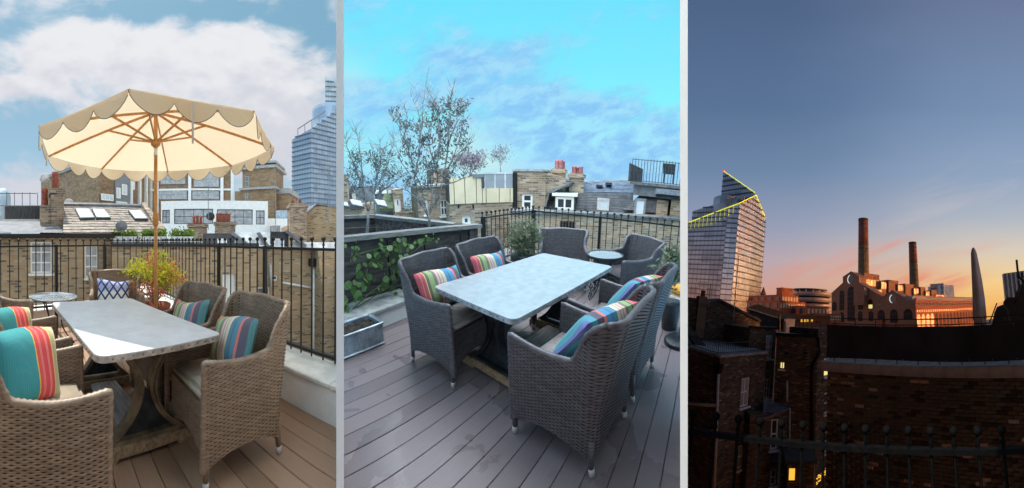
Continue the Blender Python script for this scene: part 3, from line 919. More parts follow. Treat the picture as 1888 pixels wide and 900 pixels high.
M['piping'] = plain('grey_piping', (0.16, 0.15, 0.14, 1), .8, 0, .1, 10)
def parasol(pl, x, y, zr, R, ph, zap, label):
    T = Thing(pl, 'garden_parasol', label, 'parasol', (x, y, 0))
    c = [Vector((R * cos(ph + k * pi / 4), R * sin(ph + k * pi / 4), zr)) for k in range(8)]
    ap = Vector((0, 0, zap))
    can = MB()
    for k in range(8):
        a, b = c[k], c[(k + 1) % 8]
        N = 10
        def fn(i, j, a=a, b=b):
            t, q = i / N, j / N
            p = ap.lerp(a.lerp(b, t), q)
            sag = -.035 * sin(pi * t) * q * (1 - .3 * q)
            return (p.x, p.y, p.z + sag + .0)
        can.grid(fn, N, N)
    cp = part(T, 'canopy', can, M['canvas'], True)
    for k in range(8):
        a, b = c[k], c[(k + 1) % 8]
        mb = MB(); N = 36
        nrm = Vector(((a + b).x, (a + b).y, 0)).normalized()
        def drop(t): return .045 + .115 * abs(sin(3 * pi * t)) ** .75
        def fn(i, j, a=a, b=b):
            t = i / N
            p = a.lerp(b, t) - Vector((0, 0, .035 * sin(pi * t) * .7))
            w = .018 * sin(9 * t + k) * j / 3
            return tuple(p + nrm * (.004 + w) - Vector((0, 0, drop(t) * j / 3)))
        v = part(cp, 'valance', mb.grid(fn, N, 3), M['canvas'], True)
        part(cp, 'trim', MB().tube([fn(i, 3) for i in range(N + 1)], .0032, 5), M['piping'])
    hub = Vector((0, 0, zr + .03)); top = Vector((0, 0, zap - .03))
    for k in range(8):
        e = c[k] - Vector((0, 0, .012)); s = top - Vector((0, 0, .02))
        part(T, 'rib', MB().tube([s, e], .012, flat=((c[k].y, -c[k].x, 0), .016)), M['polewood'])
        m = s.lerp(e, .42)
        part(T, 'strut', MB().tube([hub, m], .010, flat=((c[k].y, -c[k].x, 0), .016)), M['polewood'])
    part(T, 'hub', MB().lathe([(.03, zr - .02), (.055, zr), (.06, zr + .045), (.03, zr + .06)], 12), M['polewood'], True)
    part(T, 'finial', MB().lathe([(.02, zap), (.03, zap + .02), (.012, zap + .06)], 10), M['polewood'], True)
    part(T, 'pole', MB().cyl((0, 0, .03), (0, 0, zr - .12), .021, n=14).cyl((0, 0, zr - .04), (0, 0, zap), .024, n=12), M['polewood'], True)
    part(T, 'sleeve', MB().cyl((0, 0, zr - .12), (0, 0, zr - .04), .0225, n=14), M['white'], True)
    j = atr(pl, 287, 402, hypot(x, y)).z
    part(T, 'pole_joint', MB().lathe([(.026, j - .09), (.034, j - .07), (.034, j - .02), (.042, j), (.034, j + .02), (.034, j + .05), (.026, j + .06)], 14), M['polewood'], True)
    part(T, 'strap', MB().box(-.008, .008, -.003, .003, -.36, -.05), M['valance'], loc=tuple(c[1].lerp(c[2], .47) + Vector((0, -.03, 0))))
    part(T, 'base', MB().lathe([(.26, 0), (.26, .05), (.22, .08), (.04, .09), (.035, .3), (.02, .3)], 20), M['darkgrey'], True)
    return T
# ================================================================== FIRST TERRACE (sunny afternoon)
u1 = radians(30.25)
# deck, parapets, railings
pang = radians(110.3)
A = ground(1, 498, 721); B = ground(1, 619.7, 787)
dr = (A - B).normalized()
pn = Vector((dr.y, -dr.x, 0))
FA = Vector((-2.185, 3.715, 0)); fdir = Vector((cos(radians(44)), sin(radians(44)), 0))
FL0 = FA - Vector((.17, -.17, 0))
def lim1(y):
    # boards stop at the far parapet
    ca, sa = cos(pang), sin(pang)
    ox, oy = -sa * y, ca * y
    t = ((FL0.x - ox) * fdir.y - (FL0.y - oy) * fdir.x) / (ca * fdir.y - sa * fdir.x)
    return -2.0, max(-2.0, min(9.5, t))
deck(1, pang, 0.128, -A.x * sin(pang) + A.y * cos(pang) + .004, 5.0, -2.0, 9.5, M['deck'], joints=[(3, 2.2), (6, 3.6), (12, 1.9), (9, 3.0)], lim=lim1)
# right parapet: rendered body, coping slabs
start = B - dr * 0.9
T = Thing(1, 'parapet_wall', 'low white rendered parapet with stone coping beside the right-hand dining chair', 'wall', start, pang)
Lp = 7.6
part(T, 'wall_body', MB().box(0, Lp, -0.30, 0.0, -0.6, 0.255), M['render'])
k = 0.0
while k < Lp:
    part(T, 'coping_slab', MB().cbox(k + .004, min(Lp, k + .95) - .004, -.33, .02, .257, .295, .008), M['coping'])
    k += .95
# left parapet in front of the far railing
T = Thing(1, 'parapet_wall', 'sunlit white parapet under the far railing behind the round table', 'wall', FA - fdir * 1.6 - Vector((0.17, -0.17, 0)), radians(44))
part(T, 'wall_body', MB().box(0, 4.9, 0, .30, -0.6, 0.235), M['render'])
for k in range(5):
    part(T, 'coping_slab', MB().cbox(k * .98 + .004, k * .98 + .976, -.02, .33, .237, .275, .008), M['coping'])
# railings
F1 = FA - fdir * 1.3
corner = Vector((-.10, 5.84, 0))
railing(1, 'black ball-topped iron railing along the far side, behind the round table', F1, corner, 1.345, .36, .13, .021, .0075, posts=(1.3 + .13 * 6 + .06, 1.3 + 1.69), postr=.02)
R0 = Vector((.639, 3.917, 0)); rd = Vector((cos(radians(-69.06)), sin(radians(-69.06)), 0))
railing(1, 'black ball-topped iron railing standing outside the white parapet on the right', corner, R0 + rd * 3.2, 1.35, .36, .13, .021, .0075,
        posts=((R0 - corner).length, (R0 - corner).length + .93), postr=.017)

# --- dining table and chairs
nc = Vector((-.351, 1.517, 0)); uv = Vector((cos(u1), sin(u1), 0)); vv = Vector((-sin(u1), cos(u1), 0))
tc = nc + uv * .40 + vv * .72
table(1, tc.x, tc.y, 120.25, .73, 1.44, .80, 'zinc-topped dining table on bronze iron pedestals, half in parasol shade', M['zinc'], M['rim'], M['castiron'], M['oak'], M['oakgrey'])
chair(1, 'dining', .345, 1.95, 200, 'brown wicker chair at the right near corner of the half-shaded table', 'brown wicker dining chairs')
chair(1, 'dining', .055, 2.56, 208, 'brown wicker chair behind the near right one, its back to the black railing', 'brown wicker dining chairs')
chair(1, 'dining', -.62, 1.40, 28, 'closest brown wicker chair at the bottom left, seen from outside its armrest', 'brown wicker dining chairs')
chair(1, 'dining', -1.0, 2.03, 30, 'brown wicker chair behind the closest one, left of the half-shaded table', 'brown wicker dining chairs')
chair(1, 'lounge', -.72, 4.28, 282, 'brown wicker lounge chair holding the blue diamond cushion, beside the flowering shrub', 'brown wicker lounge chairs')
chair(1, 'lounge', -1.92, 3.05, 350, 'brown wicker lounge chair at the left edge, left of the round table', 'brown wicker lounge chairs')
pillow(1, 'striped cushion in teal, coral and green on the near right brown chair', (.41, 1.975, .655), 288, 18, (.23, .17, .06), M['stripes'], 1, roll=6)
pillow(1, 'striped cushion on the brown chair by the black railing, half hidden by the tabletop', (.165, 2.585, .655), 296, 18, (.25, .17, .06), M['stripes'], 2, roll=5)
pillow(1, 'large teal cushion with coral stripes on the closest brown chair', (-.69, 1.43, .665), 72, 16, (.225, .20, .075), M['stripest'], 3, roll=-8)
pillow(1, 'teal and coral striped cushion on the second brown chair at the left', (-1.07, 1.96, .655), 74, 16, (.22, .18, .07), M['stripest'], 4, roll=-6)
pillow(1, 'blue and white diamond-patterned cushion on the far lounge chair', (-.76, 4.31, .58), 10, 16, (.23, .19, .06), M['diamond'], 5)
pillow(1, 'blue and white cushion cut off by the left edge on the left lounge chair', (-2.0, 3.06, .58), 70, 14, (.22, .2, .06), M['diamond'], 6)
parasol(1, -.142, 3.596, 2.40, 1.35, 3.824, 2.82, 'cream scalloped garden parasol on a wooden pole with dark piping')

# --- round metal table
c = ground(1, 98, 547, .60)
T = Thing(1, 'bistro_table', 'small round iron mesh table in front of the far railing in full sun', 'table', (c.x, c.y, 0))
R_ = .30
mb = MB().tube([(R_ * cos(2 * pi * k / 28), R_ * sin(2 * pi * k / 28), .60) for k in range(29)], .011, 6)
part(T, 'table_rim', mb, M['galv'])
mb = MB()
for k in range(-6, 7):
    q = k * R_ / 7; h = sqrt(R_ ** 2 - q ** 2)
    mb.box(-h, h, q - .008, q + .008, .597, .600); mb.box(q - .008, q + .008, -h, h, .601, .604)
part(T, 'lattice', mb, M['galv'])
for k in range(3):
    a = 2 * pi * k / 3 + .4
    mb = MB().tube([(cos(a) * R_ * (.9 - .55 * sin(pi * t / 10)), sin(a) * R_ * (.9 - .55 * sin(pi * t / 10)), .595 - .595 * t / 10) for t in range(11)], .009, 6)
    part(T, 'leg', mb, M['iron'])

# --- flowering shrub in a pot by the parasol pole
sx, sy = -.20, 4.55
T = Thing(1, 'potted_shrub', 'yellow-green shrub with red leaf tips behind the parasol pole', 'shrub', (sx, sy, 0))
part(T, 'pot', MB().lathe([(.16, 0), (.22, .34), (.24, .36), (.24, .40), (.2, .40), (.19, .34)], 16), M['terracotta'], True)
rs = random.Random(5)
stem = MB(); cl = []; cr = []
for k in range(26):
    a = rs.uniform(0, 2 * pi); rr_ = rs.uniform(.05, .44); z = rs.uniform(.70, 1.08) - rr_ * .25
    p = Vector((rr_ * cos(a), rr_ * sin(a) * .7, z))
    stem.tube([(0, 0, .38), p * .55 + Vector((0, 0, .25)), p], [.008, .006, .003], 5)
    (cr if rs.random() < .25 or z < .74 else cl).append((p, 1.0))
part(T, 'stem', stem, M['bark'])
mb = MB(); leaves(mb, cl, 170, .058, .08, rs, .4); part(T, 'foliage', mb, M['yellowgreen'])
mb = MB(); leaves(mb, cr, 60, .046, .06, rs, .4); part(T, 'red_foliage', mb, M['redleaf'])

# ------------------------------------------------------------------ houses beyond
ZG1 = -9.0
single(1, 'ground', MB().box(-260, 260, -5, 300, ZG1 - .3, ZG1), M['ground'], kind='structure')
# left brick house
T = facing(1, 'brick_house', 'stock brick house with two white sash windows behind the far railing at the left', 'house', 205, 9.6, ZG1, yaw=14)
x0 = T.hit(-40, 500)[0]; x1 = T.hit(204, 500)[0]; zt_ = T.hit(100, 438)[1]
op = [T.rect(56, 446, 96, 504), T.rect(156, 452, 182, 512)]
wall(T, 'wall', x0, x1, 0, zt_, op, M['brick_stock'], 5)
window(T, op[0], cols=2, rows=3, pane=M['glasspale'])
window(T, op[1], cols=2, rows=3, pane=M['glasspale'])
part(T, 'gutter', MB().box(x0, x1 + .1, -.16, .06, zt_ - .02, zt_ + .11), M['iron'])
ez = T.hit(100, 430)[1]
# slate roof in courses
rx0, rx1 = T.hit(112, 420)[0], T.hit(212, 420)[0]
def slates(parent, e0, e1, r0, r1, n, mat, seed, name='roof_slates', per=.28, rise=.014):
    """pitched slate roof from an eaves edge to a ridge edge, in lapped courses of uneven slates"""
    rs = random.Random(seed); mb = MB()
    e0, e1, r0, r1 = map(Vector, (e0, e1, r0, r1))
    nrm = (e1 - e0).cross(r0 - e0).normalized()
    if nrm.z < 0: nrm = -nrm
    for k in range(n):
        a0, a1 = e0.lerp(r0, k / n), e1.lerp(r1, k / n)
        b0, b1 = e0.lerp(r0, (k + 1.15) / n), e1.lerp(r1, (k + 1.15) / n)
        m = max(1, int((a1 - a0).length / per))
        off = .5 * (k % 2)
        for i in range(m):
            t0, t1 = i / m, (i + .965) / m
            h = rise * (.6 + rs.uniform(0, .9))
            dz = nrm * (h + .012); sl = (b0 - a0).normalized() * rs.uniform(-.02, .02)
            p = [a0.lerp(a1, t0) + dz + sl, a0.lerp(a1, t1) + dz + sl, b0.lerp(b1, t1) + nrm * .006, b0.lerp(b1, t0) + nrm * .006]
            mb.add(p + [p[0] - nrm * .03, p[1] - nrm * .03], [(0, 1, 2, 3), (4, 5, 1, 0), (4, 0, 3), (5, 2, 1)])
    o = part(parent, name, mb, mat); o['kind'] = 'stuff'
    return o
e0, e1 = T.pt(116, 430, -.05), T.pt(297, 429, -.05)
r0, r1 = T.pt(118, 380, 2.4), T.pt(262, 383, 2.4)
part(T, 'roof', MB().poly([e0, e1, r1, r0]), M['slate'])
slates(T, e0, e1, r0, r1, 11, M['slate'], 3)
part(T, 'ridge', MB().tube([r0 + Vector((0, 0, .05)), r1 + Vector((0, 0, .05))], .09, 6), M['lead'])
nrm = (e1 - e0).cross(r0 - e0).normalized(); nrm = nrm if nrm.z > 0 else -nrm
def skylight(T, px):
    P = []
    for x, y, t in px:
        # onto the roof plane
        q = T.r @ ray(T.pl, x, y); tt = (e0 - T.c).dot(nrm) / q.dot(nrm); P.append(T.c + q * tt)
    f = part(T, 'skylight', MB().ext([p + nrm * .02 for p in P], nrm * .07), M['darkgrey'])
    c_ = sum(P, Vector()) / 4
    part(f, 'pane', MB().ext([p.lerp(c_, .09) + nrm * .06 for p in P], nrm * .045), M['skylight'])
skylight(T, [(147, 407, 0), (175, 406, 0), (164, 389, 0), (138, 389, 0)])
skylight(T, [(177, 406, 0), (204, 406, 0), (192, 390, 0), (169, 389, 0)])
skylight(T, [(248, 408, 0), (273, 408, 0), (259, 392, 0), (236, 392, 0)])
# verge parapet at the right end of the slate roof
part(T, 'verge_parapet', MB().ext([r1 + Vector((-.05, 0, .22)), e1 + Vector((-.1, 0, .1)), e1 + Vector((.18, 0, .1)), r1 + Vector((.12, 0, .22))], (0, 0, -.5)), M['brick_grey'])
# lead flat roof, slatted box and its low parapet at the left
part(T, 'flat_roof', MB().poly([T.pt(-40, 429, 0), T.pt(118, 429, 0), T.pt(104, 408, 2.2), T.pt(-40, 408, 2.2)]), M['lead'])
part(T, 'roof_kerb', MB().box(T.hit(-40, 406, 2.2)[0], T.hit(104, 406, 2.2)[0], 2.2, 2.4, T.hit(50, 412, 2.2)[1], T.hit(50, 404, 2.2)[1]), M['leadlight'])
bx0, bx1, bz0, bz1 = T.rect(9, 380, 99, 405, 2.45)
n = 15
for k in range(n):
    w_ = (bx1 - bx0) / n
    part(T, 'slat', MB().box(bx0 + k * w_ + .01, bx0 + (k + 1) * w_ - .01, 2.45, 2.49, bz0, bz1), M['darkgrey'])
part(T, 'slat_frame', MB().box(bx0 - .03, bx1 + .03, 2.5, 2.6, bz0 - .02, bz1 + .03), M['oakgrey'])
# party-wall chimney stack
x0, x1, z0, z1 = T.rect(88, 347, 117, 428, 1.2)
s_ = part(T, 'chimney_stack', MB().box(x0 + .12, x1, 1.2, 2.4, z0 - .5, z1).box(x0 + .06, x1 + .06, 1.15, 2.45, z1 - .16, z1 - .05).box(x0 - .25, x0 + .13, 1.3, 2.2, z0 - .5, z1 - .55), M['brick_grey'])
pot(T, x0 + .28, 1.6, z1, .12, .62, parent=s_); pot(T, x0 - .08, 1.7, z1 - .55, .12, .62, parent=s_); pot(T, x0 + .35, 2.1, z1, .12, .5, parent=s_)
dish(1, 'pale satellite dish beside the red chimney pots at the left', 83, 329, 10.8, .19, 1.0, M['leadlight'])
dish(1, 'grey satellite dish at the eaves of the slate roof', 224, 417, 9.4, .18, .2, M['midgrey'])
dish(1, 'pale satellite dish peeping over the slate ridge', 127, 375, 13.0, .2, .3, M['leadlight'])
aerial(1, 'thin television aerial on the chimney at the left', 121, 311, 366, 11.5)
# roof railing at far left
a_, b_ = atr(1, -30, 380, 13.5), atr(1, 68, 380, 13.5)
zt_ = atr(1, 30, 357, 13.5).z
railing(1, 'thin roof-terrace railing above the dark slatted box', (a_.x, a_.y, 0), (b_.x, b_.y, 0), zt_, a_.z, .33, .004, .014, mat=M['darkgrey'], ztoprail=zt_)

# middle brick block behind the railing
T = facing(1, 'brick_building', 'long stock brick rear wall with one white door behind the shrub and the right railing', 'building', 204, 9.0, ZG1, yaw=-4)
x0 = T.hit(205, 500)[0]; x1 = T.hit(473, 500)[0]; zt_ = T.hit(330, 455)[1]
op = [T.rect(410, 506, 434, 565)]
wall(T, 'wall', x0, x1, 0, zt_, op, M['brick_stock'], 6)
window(T, op[0], cols=2, rows=3, pane=M['white'], name='door')
part(T, 'parapet_coping', MB().box(x0, x1 + .05, -.06, .35, zt_ + .002, zt_ + .10), M['felt'])
part(T, 'roof_deck', MB().box(x0, x1, .36, 6, zt_ - .05, zt_), M['leadlight'])
hz = T.hit(300, 428)[1]
# planters with hedges, railing in front
for i, (a, b) in enumerate(((209, 252), (264, 306), (318, 358))):
    xa, xb, za_, zb_ = T.rect(a, 436, b, 452, .5)
    c_ = T.F @ Vector((xa, .5, zt_))
    H_ = Thing(1, 'planter', ['white trough planter with a clipped hedge left of the parasol pole', 'white trough planter with a hedge just behind the parasol pole', 'white trough planter with a hedge right of the parasol pole'][i], 'planter', c_, T.F.to_euler().z, 'hedge planters on the brick wall')
    wdt = xb - xa
    part(H_, 'trough', MB().box(0, wdt, 0, .4, 0, zb_ - zt_), M['pipew'])
    rs = random.Random(20 + i); mb = MB(); h_ = T.hit(230, 427, .5)[1] - zb_
    leaves(mb, [(Vector((wdt * rs.uniform(.03, .97), .2, zb_ - zt_ + h_ * rs.uniform(.1, .75))), 1) for _ in range(40)], 16, .10, .06, rs, .45)
    part(H_, 'hedge', mb, M['hedge'])
a_ = T.F @ Vector((x0, .15, 0)); b_ = T.F @ Vector((T.hit(372, 440)[0], .15, 0))
railing(1, 'thin black railing in front of the hedge planters', (a_.x, a_.y, 0), (b_.x, b_.y, 0), ZG1 + T.hit(300, 437)[1], ZG1 + zt_ + .12, .16, .004, .01)
# dark mansard roofs and sheds between wall and white building
T2 = facing(1, 'mansard_roofs', 'cluster of dark lead mansard roofs with white dormers behind the right railing', 'roof', 460, 12.5, ZG1, yaw=-6)
for (xa, ya, xb, yb, m_, dep) in ((372, 430, 432, 456, 'felt', 1.0), (432, 428, 500, 452, 'leadlight', 1.2), (498, 427, 532, 456, 'felt', .4), (535, 447, 640, 460, 'leadlight', .6)):
    x0_, x1_, z0_, z1_ = T2.rect(xa, ya, xb, yb)
    part(T2, 'roof_block', MB().ext([(x0_, 0, z0_), (x1_, 0, z0_), (x1_, .25 * dep, z1_), (x0_, .25 * dep, z1_)], (0, 2 * dep, 0)), M[m_])
for (xa, ya, xb, yb) in ((401, 440, 418, 455), (462, 440, 480, 455), (505, 440, 524, 456)):
    q = T2.rect(xa, ya, xb, yb, -.2)
    window(T2, q, rows=1, cols=2, y=-.2, pane=M['skylight'], sill=False, name='dormer_window')
for (p, q_) in (((430, 428), (455, 447)), ((478, 428), (500, 458)), ((530, 424), (566, 452))):
    part(T2, 'sloping_parapet', MB().ext([T2.pt(p[0], p[1], -.3), T2.pt(q_[0], q_[1], -.3), T2.pt(q_[0] - 5, q_[1] + 3, -.3), T2.pt(p[0] - 6, p[1] + 2, -.3)], (0, 1.6, 0)), M['lead'])
# right block: recessed dark face and nearer face
T = facing(1, 'brick_building', 'stock brick rear block with grey drainpipe beyond the white parapet at the right', 'building', 473, 12.2, ZG1, yaw=12)
x0 = T.hit(473, 500)[0]; x1 = T.hit(640, 500)[0]; zt_ = T.hit(560, 459)[1]
op = [T.rect(474, 530, 497, 556), T.rect(500, 508, 512, 518)]
wall(T, 'wall', x0, x1, 0, zt_, op, M['brick_stock'], 5)
window(T, op[0], cols=2, rows=1); window(T, op[1], rows=1, cols=1, sill=False)
part(T, 'coping', MB().box(x0, x1, -.08, .4, zt_ + .002, zt_ + .09), M['leadlight'])
xa, xb, za_, zb_ = T.rect(594, 458, 640, 700, -.9)
part(T, 'bay_wall', MB().box(xa, xb + 1, -.9, -.02, 0, zt_ - .03), M['brick_stock'])
def pipe(T, pts, r, y, mat, name='drainpipe', n=8):
    return part(T, name, MB().tube([T.pt(a, b, y) for a, b in pts], r, n), mat, True)
pipe(T, [(578, 492), (578, 700)], .055, -.1, M['pipew'])
pipe(T, [(520, 521), (576, 531)], .045, -.1, M['pipew'], 'waste_pipe')
pipe(T, [(499, 488), (499, 528)], .05, -.1, M['pipe'])
q = T.rect(572, 477, 584, 491, -.25)
part(T, 'flood_lamp', MB().box(q[0], q[1], -.3, -.05, q[2], q[3]), M['iron'])
# brick gable house at the right with a chimney
T = facing(1, 'brick_gable_house', 'brick gable house with a tall chimney under the glass tower at the right', 'house', 555, 17.0, ZG1, yaw=10)
g = [T.pt(a, b) for a, b in ((530, 470), (640, 470), (640, 386), (584, 379), (556, 404), (530, 416))]
part(T, 'gable_wall', MB().ext(g, (0, 3, 0)), M['brick_stock'])
pts = [T.pt(a, b, -.06) for a, b in ((553, 407), (585, 377), (640, 388))]
for a, b in zip(pts, pts[1:]):
    part(T, 'gable_coping', MB().ext([a, b, b + Vector((0, 0, .09)), a + Vector((0, 0, .09))], (0, 3.1, 0)), M['lead'])
x0, x1, z0, z1 = T.rect(535, 375, 566, 425, -.5)
s_ = part(T, 'chimney_stack', MB().box(x0, x1, -.5, .6, z0 - 1, z1).box(x0 - .06, x1 + .06, -.56, .66, z1 - .2, z1 - .08), M['brick_grey'])
pot(T, x0 + .2, .0, z1, .09, .22, parent=s_); pot(T, x0 + .6, .0, z1, .09, .28, parent=s_)
aerial(1, 'tall thin aerial in front of the glass tower', 606, 303, 415, 16.0, 2)
# chimney stacks with rows of red pots
for i, (xa, xb, yt, ys, yb, npot) in enumerate(((347, 382, 397, 413, 428, 3), (396, 434, 392, 409, 428, 5))):
    T = facing(1, 'chimney', ['short brick chimney with three red pots in front of the white building', 'short brick chimney with five red pots in front of the white building'][i], 'chimney', (xa + xb) / 2, 20.0, ZG1)
    x0, x1, z0, z1 = T.rect(xa, ys, xb, yb)
    s_ = part(T, 'chimney_stack', MB().box(x0, x1, 0, .8, z0 - .6, z1).box(x0 - .08, x1 + .08, -.08, .88, z1 - .2, z1 - .02), M['brick_grey'])
    zp = T.hit(xa, yt)[1] - z1
    for k in range(npot):
        xx = x0 + (x1 - x0) * (.12 if i else .3) + k * (.19 if i else .22)
        pot(T, xx, .3, z1, .10, zp * (1 if k % 2 else .94), parent=s_)
dish(1, 'dark satellite dish between the two rows of red chimney pots', 388, 399, 20.0, .28, -.3, M['darkgrey'])
aerial(1, 'slim aerial rising in front of the white building by the pole', 384, 342, 425, 19.0, 3)
aerial(1, 'tall aerial between the brick stair tower and the glass tower', 508, 318, 415, 24.0, 2)
# white low building with long windows
T = facing(1, 'white_building', 'low white building with long metal windows behind the red chimney pots', 'building', 320, 38.0, ZG1, yaw=-8)
x0 = T.hit(297, 400)[0]; x1 = T.hit(494, 400)[0]; zt_ = T.hit(420, 370)[1]
op = [T.rect(321, 385, 393, 413), T.rect(400, 386, 466, 414), T.rect(472, 388, 488, 414), T.rect(299, 387, 313, 412)]
wall(T, 'wall', x0, x1, 0, zt_, op, M['white'], 9, .3)
for k, o_ in enumerate(op): window(T, o_, M['darkgrey'], M['glasspale'], cols=[4, 4, 2, 2][k], rows=2, fw=.09, sill=False, y=.15)
part(T, 'side_wing', MB().box(x1 + .01, T.hit(533, 400)[0], 1, 8, 0, T.hit(510, 402)[1]), M['white'])
q = T.rect(503, 416, 517, 424, -2); part(T, 'roof_vent', MB().box(q[0], q[1], -2, -.1, q[2] - .6, q[3]), M['concrete'])
# office block: brick with white fins, glass corner at the left
T = facing(1, 'office_block', 'brown brick office block with white fins and large windows under the parasol edge', 'office', 278, 60.0, ZG1, yaw=-10)
x0, x1 = T.hit(278, 360)[0], T.hit(430, 360)[0]; zt_ = T.hit(350, 295)[1]
wall(T, 'wall', x0, x1, 0, zt_, [], M['brick_far'], 20)
for (xa, ya, xb, yb, c_) in ((296, 322, 342, 340, 5), (357, 318, 404, 345, 4), (288, 350, 345, 368, 6), (354, 352, 404, 368, 5)):
    window(T, T.rect(xa, ya, xb, yb, -.1), M['midgrey'], M['glasspale'], cols=c_, rows=2, fw=.08, sill=False, y=-.2)
for px in (290, 350, 409, 428):
    a = T.hit(px, 340)[0]; part(T, 'fin', MB().box(a - .28, a + .28, -.5, 0, 0, zt_), M['white'])
a = T.hit(300, 352)[1]; part(T, 'string_course', MB().box(x0, x1, -.25, -.02, a, a + .35), M['white'])
T = facing(1, 'office_wing', 'angled brick and glass office wing rising behind the slate roof', 'office', 278, 60.5, ZG1, yaw=48)
xl, xr = T.hit(182, 380)[0], T.hit(277, 360)[0]
zA, zB = T.hit(182, 355)[1], T.hit(276, 318)[1]
zt_ = zB
part(T, 'wall', MB().box(xl, xr, 0, 20, 0, zt_), M['brick_far'])
q = T.rect(211, 320, 239, 410, -.1); part(T, 'glazed_bay', MB().box(q[0], q[1], -.3, -.02, 0, zt_ + .3), M['midgrey'])
for (xa, ya, xb, yb) in ((214, 346, 222, 366), (224, 340, 234, 360), (214, 372, 234, 392), (186, 358, 209, 370), (186, 376, 209, 388), (243, 330, 248, 350)):
    window(T, T.rect(xa, ya, xb, yb, -.32), M['white'], M['skylight'], cols=3, rows=1, fw=.2, sill=False, y=-.42)
for px in (240, 256, 268, 277):
    a = T.hit(px, 340)[0]; part(T, 'fin', MB().box(a - .3, a + .1, -.6, 0, 0, zt_), M['white'])
part(T, 'roof_edge', MB().box(xl - .3, xr, -.8, 20, zt_ + .01, zt_ + .6), M['concrete'])
# brick stair tower
T = facing(1, 'brick_tower', 'square brown brick stair tower right of the parasol with a stepped top', 'tower', 470, 56.0, ZG1, yaw=-20)
x0, x1, z0, z1 = T.rect(447, 303, 506, 400)
part(T, 'wall', MB().box(x0, x1, 0, 6, 0, z1 - .4), M['brick_far'])
for (ya, yb, o_) in ((312, 307, .5), (350, 346, .5), (303, 299, .3)):
    za_, zb_ = T.hit(470, ya)[1], T.hit(470, yb)[1]
    part(T, 'string_course', MB().box(x0 - o_, x1 + o_, -o_, 6 + o_, za_, zb_), M['stone'])
q = T.rect(470, 290, 484, 303, .5); part(T, 'lift_housing', MB().box(q[0], q[1], .5, 5, z1 - .4, q[3]), M['brick_far'])
q = T.rect(431, 352, 447, 400); part(T, 'low_wing', MB().box(q[0], x0 - .01, .4, 6, 0, q[3]), M['brick_far'])
q = T.rect(507, 348, 532, 400, 2); part(T, 'side_wing', MB().box(x1 + .02, q[1], 2, 9, 0, q[3]), M['brick_far'])
part(T, 'side_cornice', MB().box(x1 + .02, q[1] + .3, 1.7, 9.3, q[3] - .9, q[3] + .05), M['stone'])
q = T.rect(509, 388, 530, 402, -1.5); part(T, 'plant_tank', MB().box(q[0], q[1], -1.5, .5, q[2] - 3, q[3]), M['galv'])
for (xa, ya, xb, yb) in ((452, 325, 459, 345), (452, 356, 458, 372)):
    q = T.rect(xa, ya, xb, yb, -.05)
    window(T, q, M['stone'], M['glass'], cols=1, rows=2, fw=.12, y=-.1, sill=False)
# glass tower
def glasstower(T, foot, tops, zb, nfl, mg, mband, nm, mull=1.6, name='facade'):
    """prism of glass facades with a projecting band per floor and mullions"""
    n = len(foot)
    P = [Vector((p[0], p[1], 0)) for p in foot]
    for k in range(n - 1):
        a, b = P[k], P[k + 1]; ta, tb = tops[k], tops[k + 1]
        nv = Vector(((b - a).y, -(b - a).x, 0)).normalized()
        f = part(T, name, MB().ext([(a.x, a.y, zb), (b.x, b.y, zb), (b.x, b.y, tb), (a.x, a.y, ta)], -nv * 2), mg)
        L = (b - a).length
        h = (max(tops) - zb) / nfl
        for j in range(nfl):
            z = zb + j * h
            if z > max(ta, tb): break
            # clip the band where the slanted top passes below it
            s0, s1 = 0.0, 1.0
            if z > min(ta, tb):
                t = (z - ta) / (tb - ta)
                if ta < tb: s0 = t
                else: s1 = t
            p, q = a.lerp(b, s0), a.lerp(b, s1)
            if (q - p).length > .5: part(f, 'floor_band', MB().ext([(p.x, p.y, z), (q.x, q.y, z), (q.x, q.y, z + h * .15), (p.x, p.y, z + h * .15)], nv * .7), mband)
        mu = MB(); m = int(L / mull)
        for i in range(m + 1):
            p = a.lerp(b, i / max(1, m)); zt = ta + (tb - ta) * i / max(1, m)
            mu.cyl((p + nv * .15)[:2] + (zb,), (p + nv * .15)[:2] + (zt,), .06, n=4, cap=False)
        part(f, 'mullion', mu, mband)['kind'] = 'stuff'

def towerglass(name, c1, c2, rough=.12, metal=0.0):
    m, t, b = newmat(name)
    co = objco(t)
    sp = nd(t, 'ShaderNodeSeparateXYZ', {0: co})
    cell = comb(t, mt(t, 'FLOOR', mt(t, 'DIVIDE', mt(t, 'ADD', sp.outputs[0], sp.outputs[1]), 2.6)), mt(t, 'FLOOR', mt(t, 'DIVIDE', sp.outputs[2], 3.1)))
    w = nd(t, 'ShaderNodeTexWhiteNoise', {0: cell}, noise_dimensions='3D').outputs[0]
    t.links.new(mix(t, w, c1, c2), b.inputs['Base Color'])
    b.inputs['Roughness'].default_value = rough
    b.inputs['Metallic'].default_value = metal
    b.inputs['Specular IOR Level'].default_value = .8
    return m
M['tower1'] = towerglass('blue_tower_glass', (0.22, 0.29, 0.40, 1), (0.38, 0.47, 0.57, 1), .3)
M['tower1b'] = towerglass('pale_tower_glass', (0.32, 0.40, 0.46, 1), (0.50, 0.56, 0.60, 1), .5)
M['towerband'] = plain('tower_floor_band', (0.17, 0.20, 0.24, 1), .5, .2, .1, .2)
T = facing(1, 'glass_tower', 'blue glass tower with a slanted top at the right edge of the sunny view', 'tower', 573, 150.0, ZG1, yaw=0)
pL = T.at(539, 300, 158); pC = T.at(573, 300, 150); pR = T.at(650, 300, 165)
glasstower(T, [(pL.x, pL.y), (pC.x, pC.y), (pR.x, pR.y)], [T.at(539, 257, 158).z, T.at(573, 237, 150).z, T.at(650, 180, 165).z], 0, 36, M['tower1'], M['towerband'], 'a')
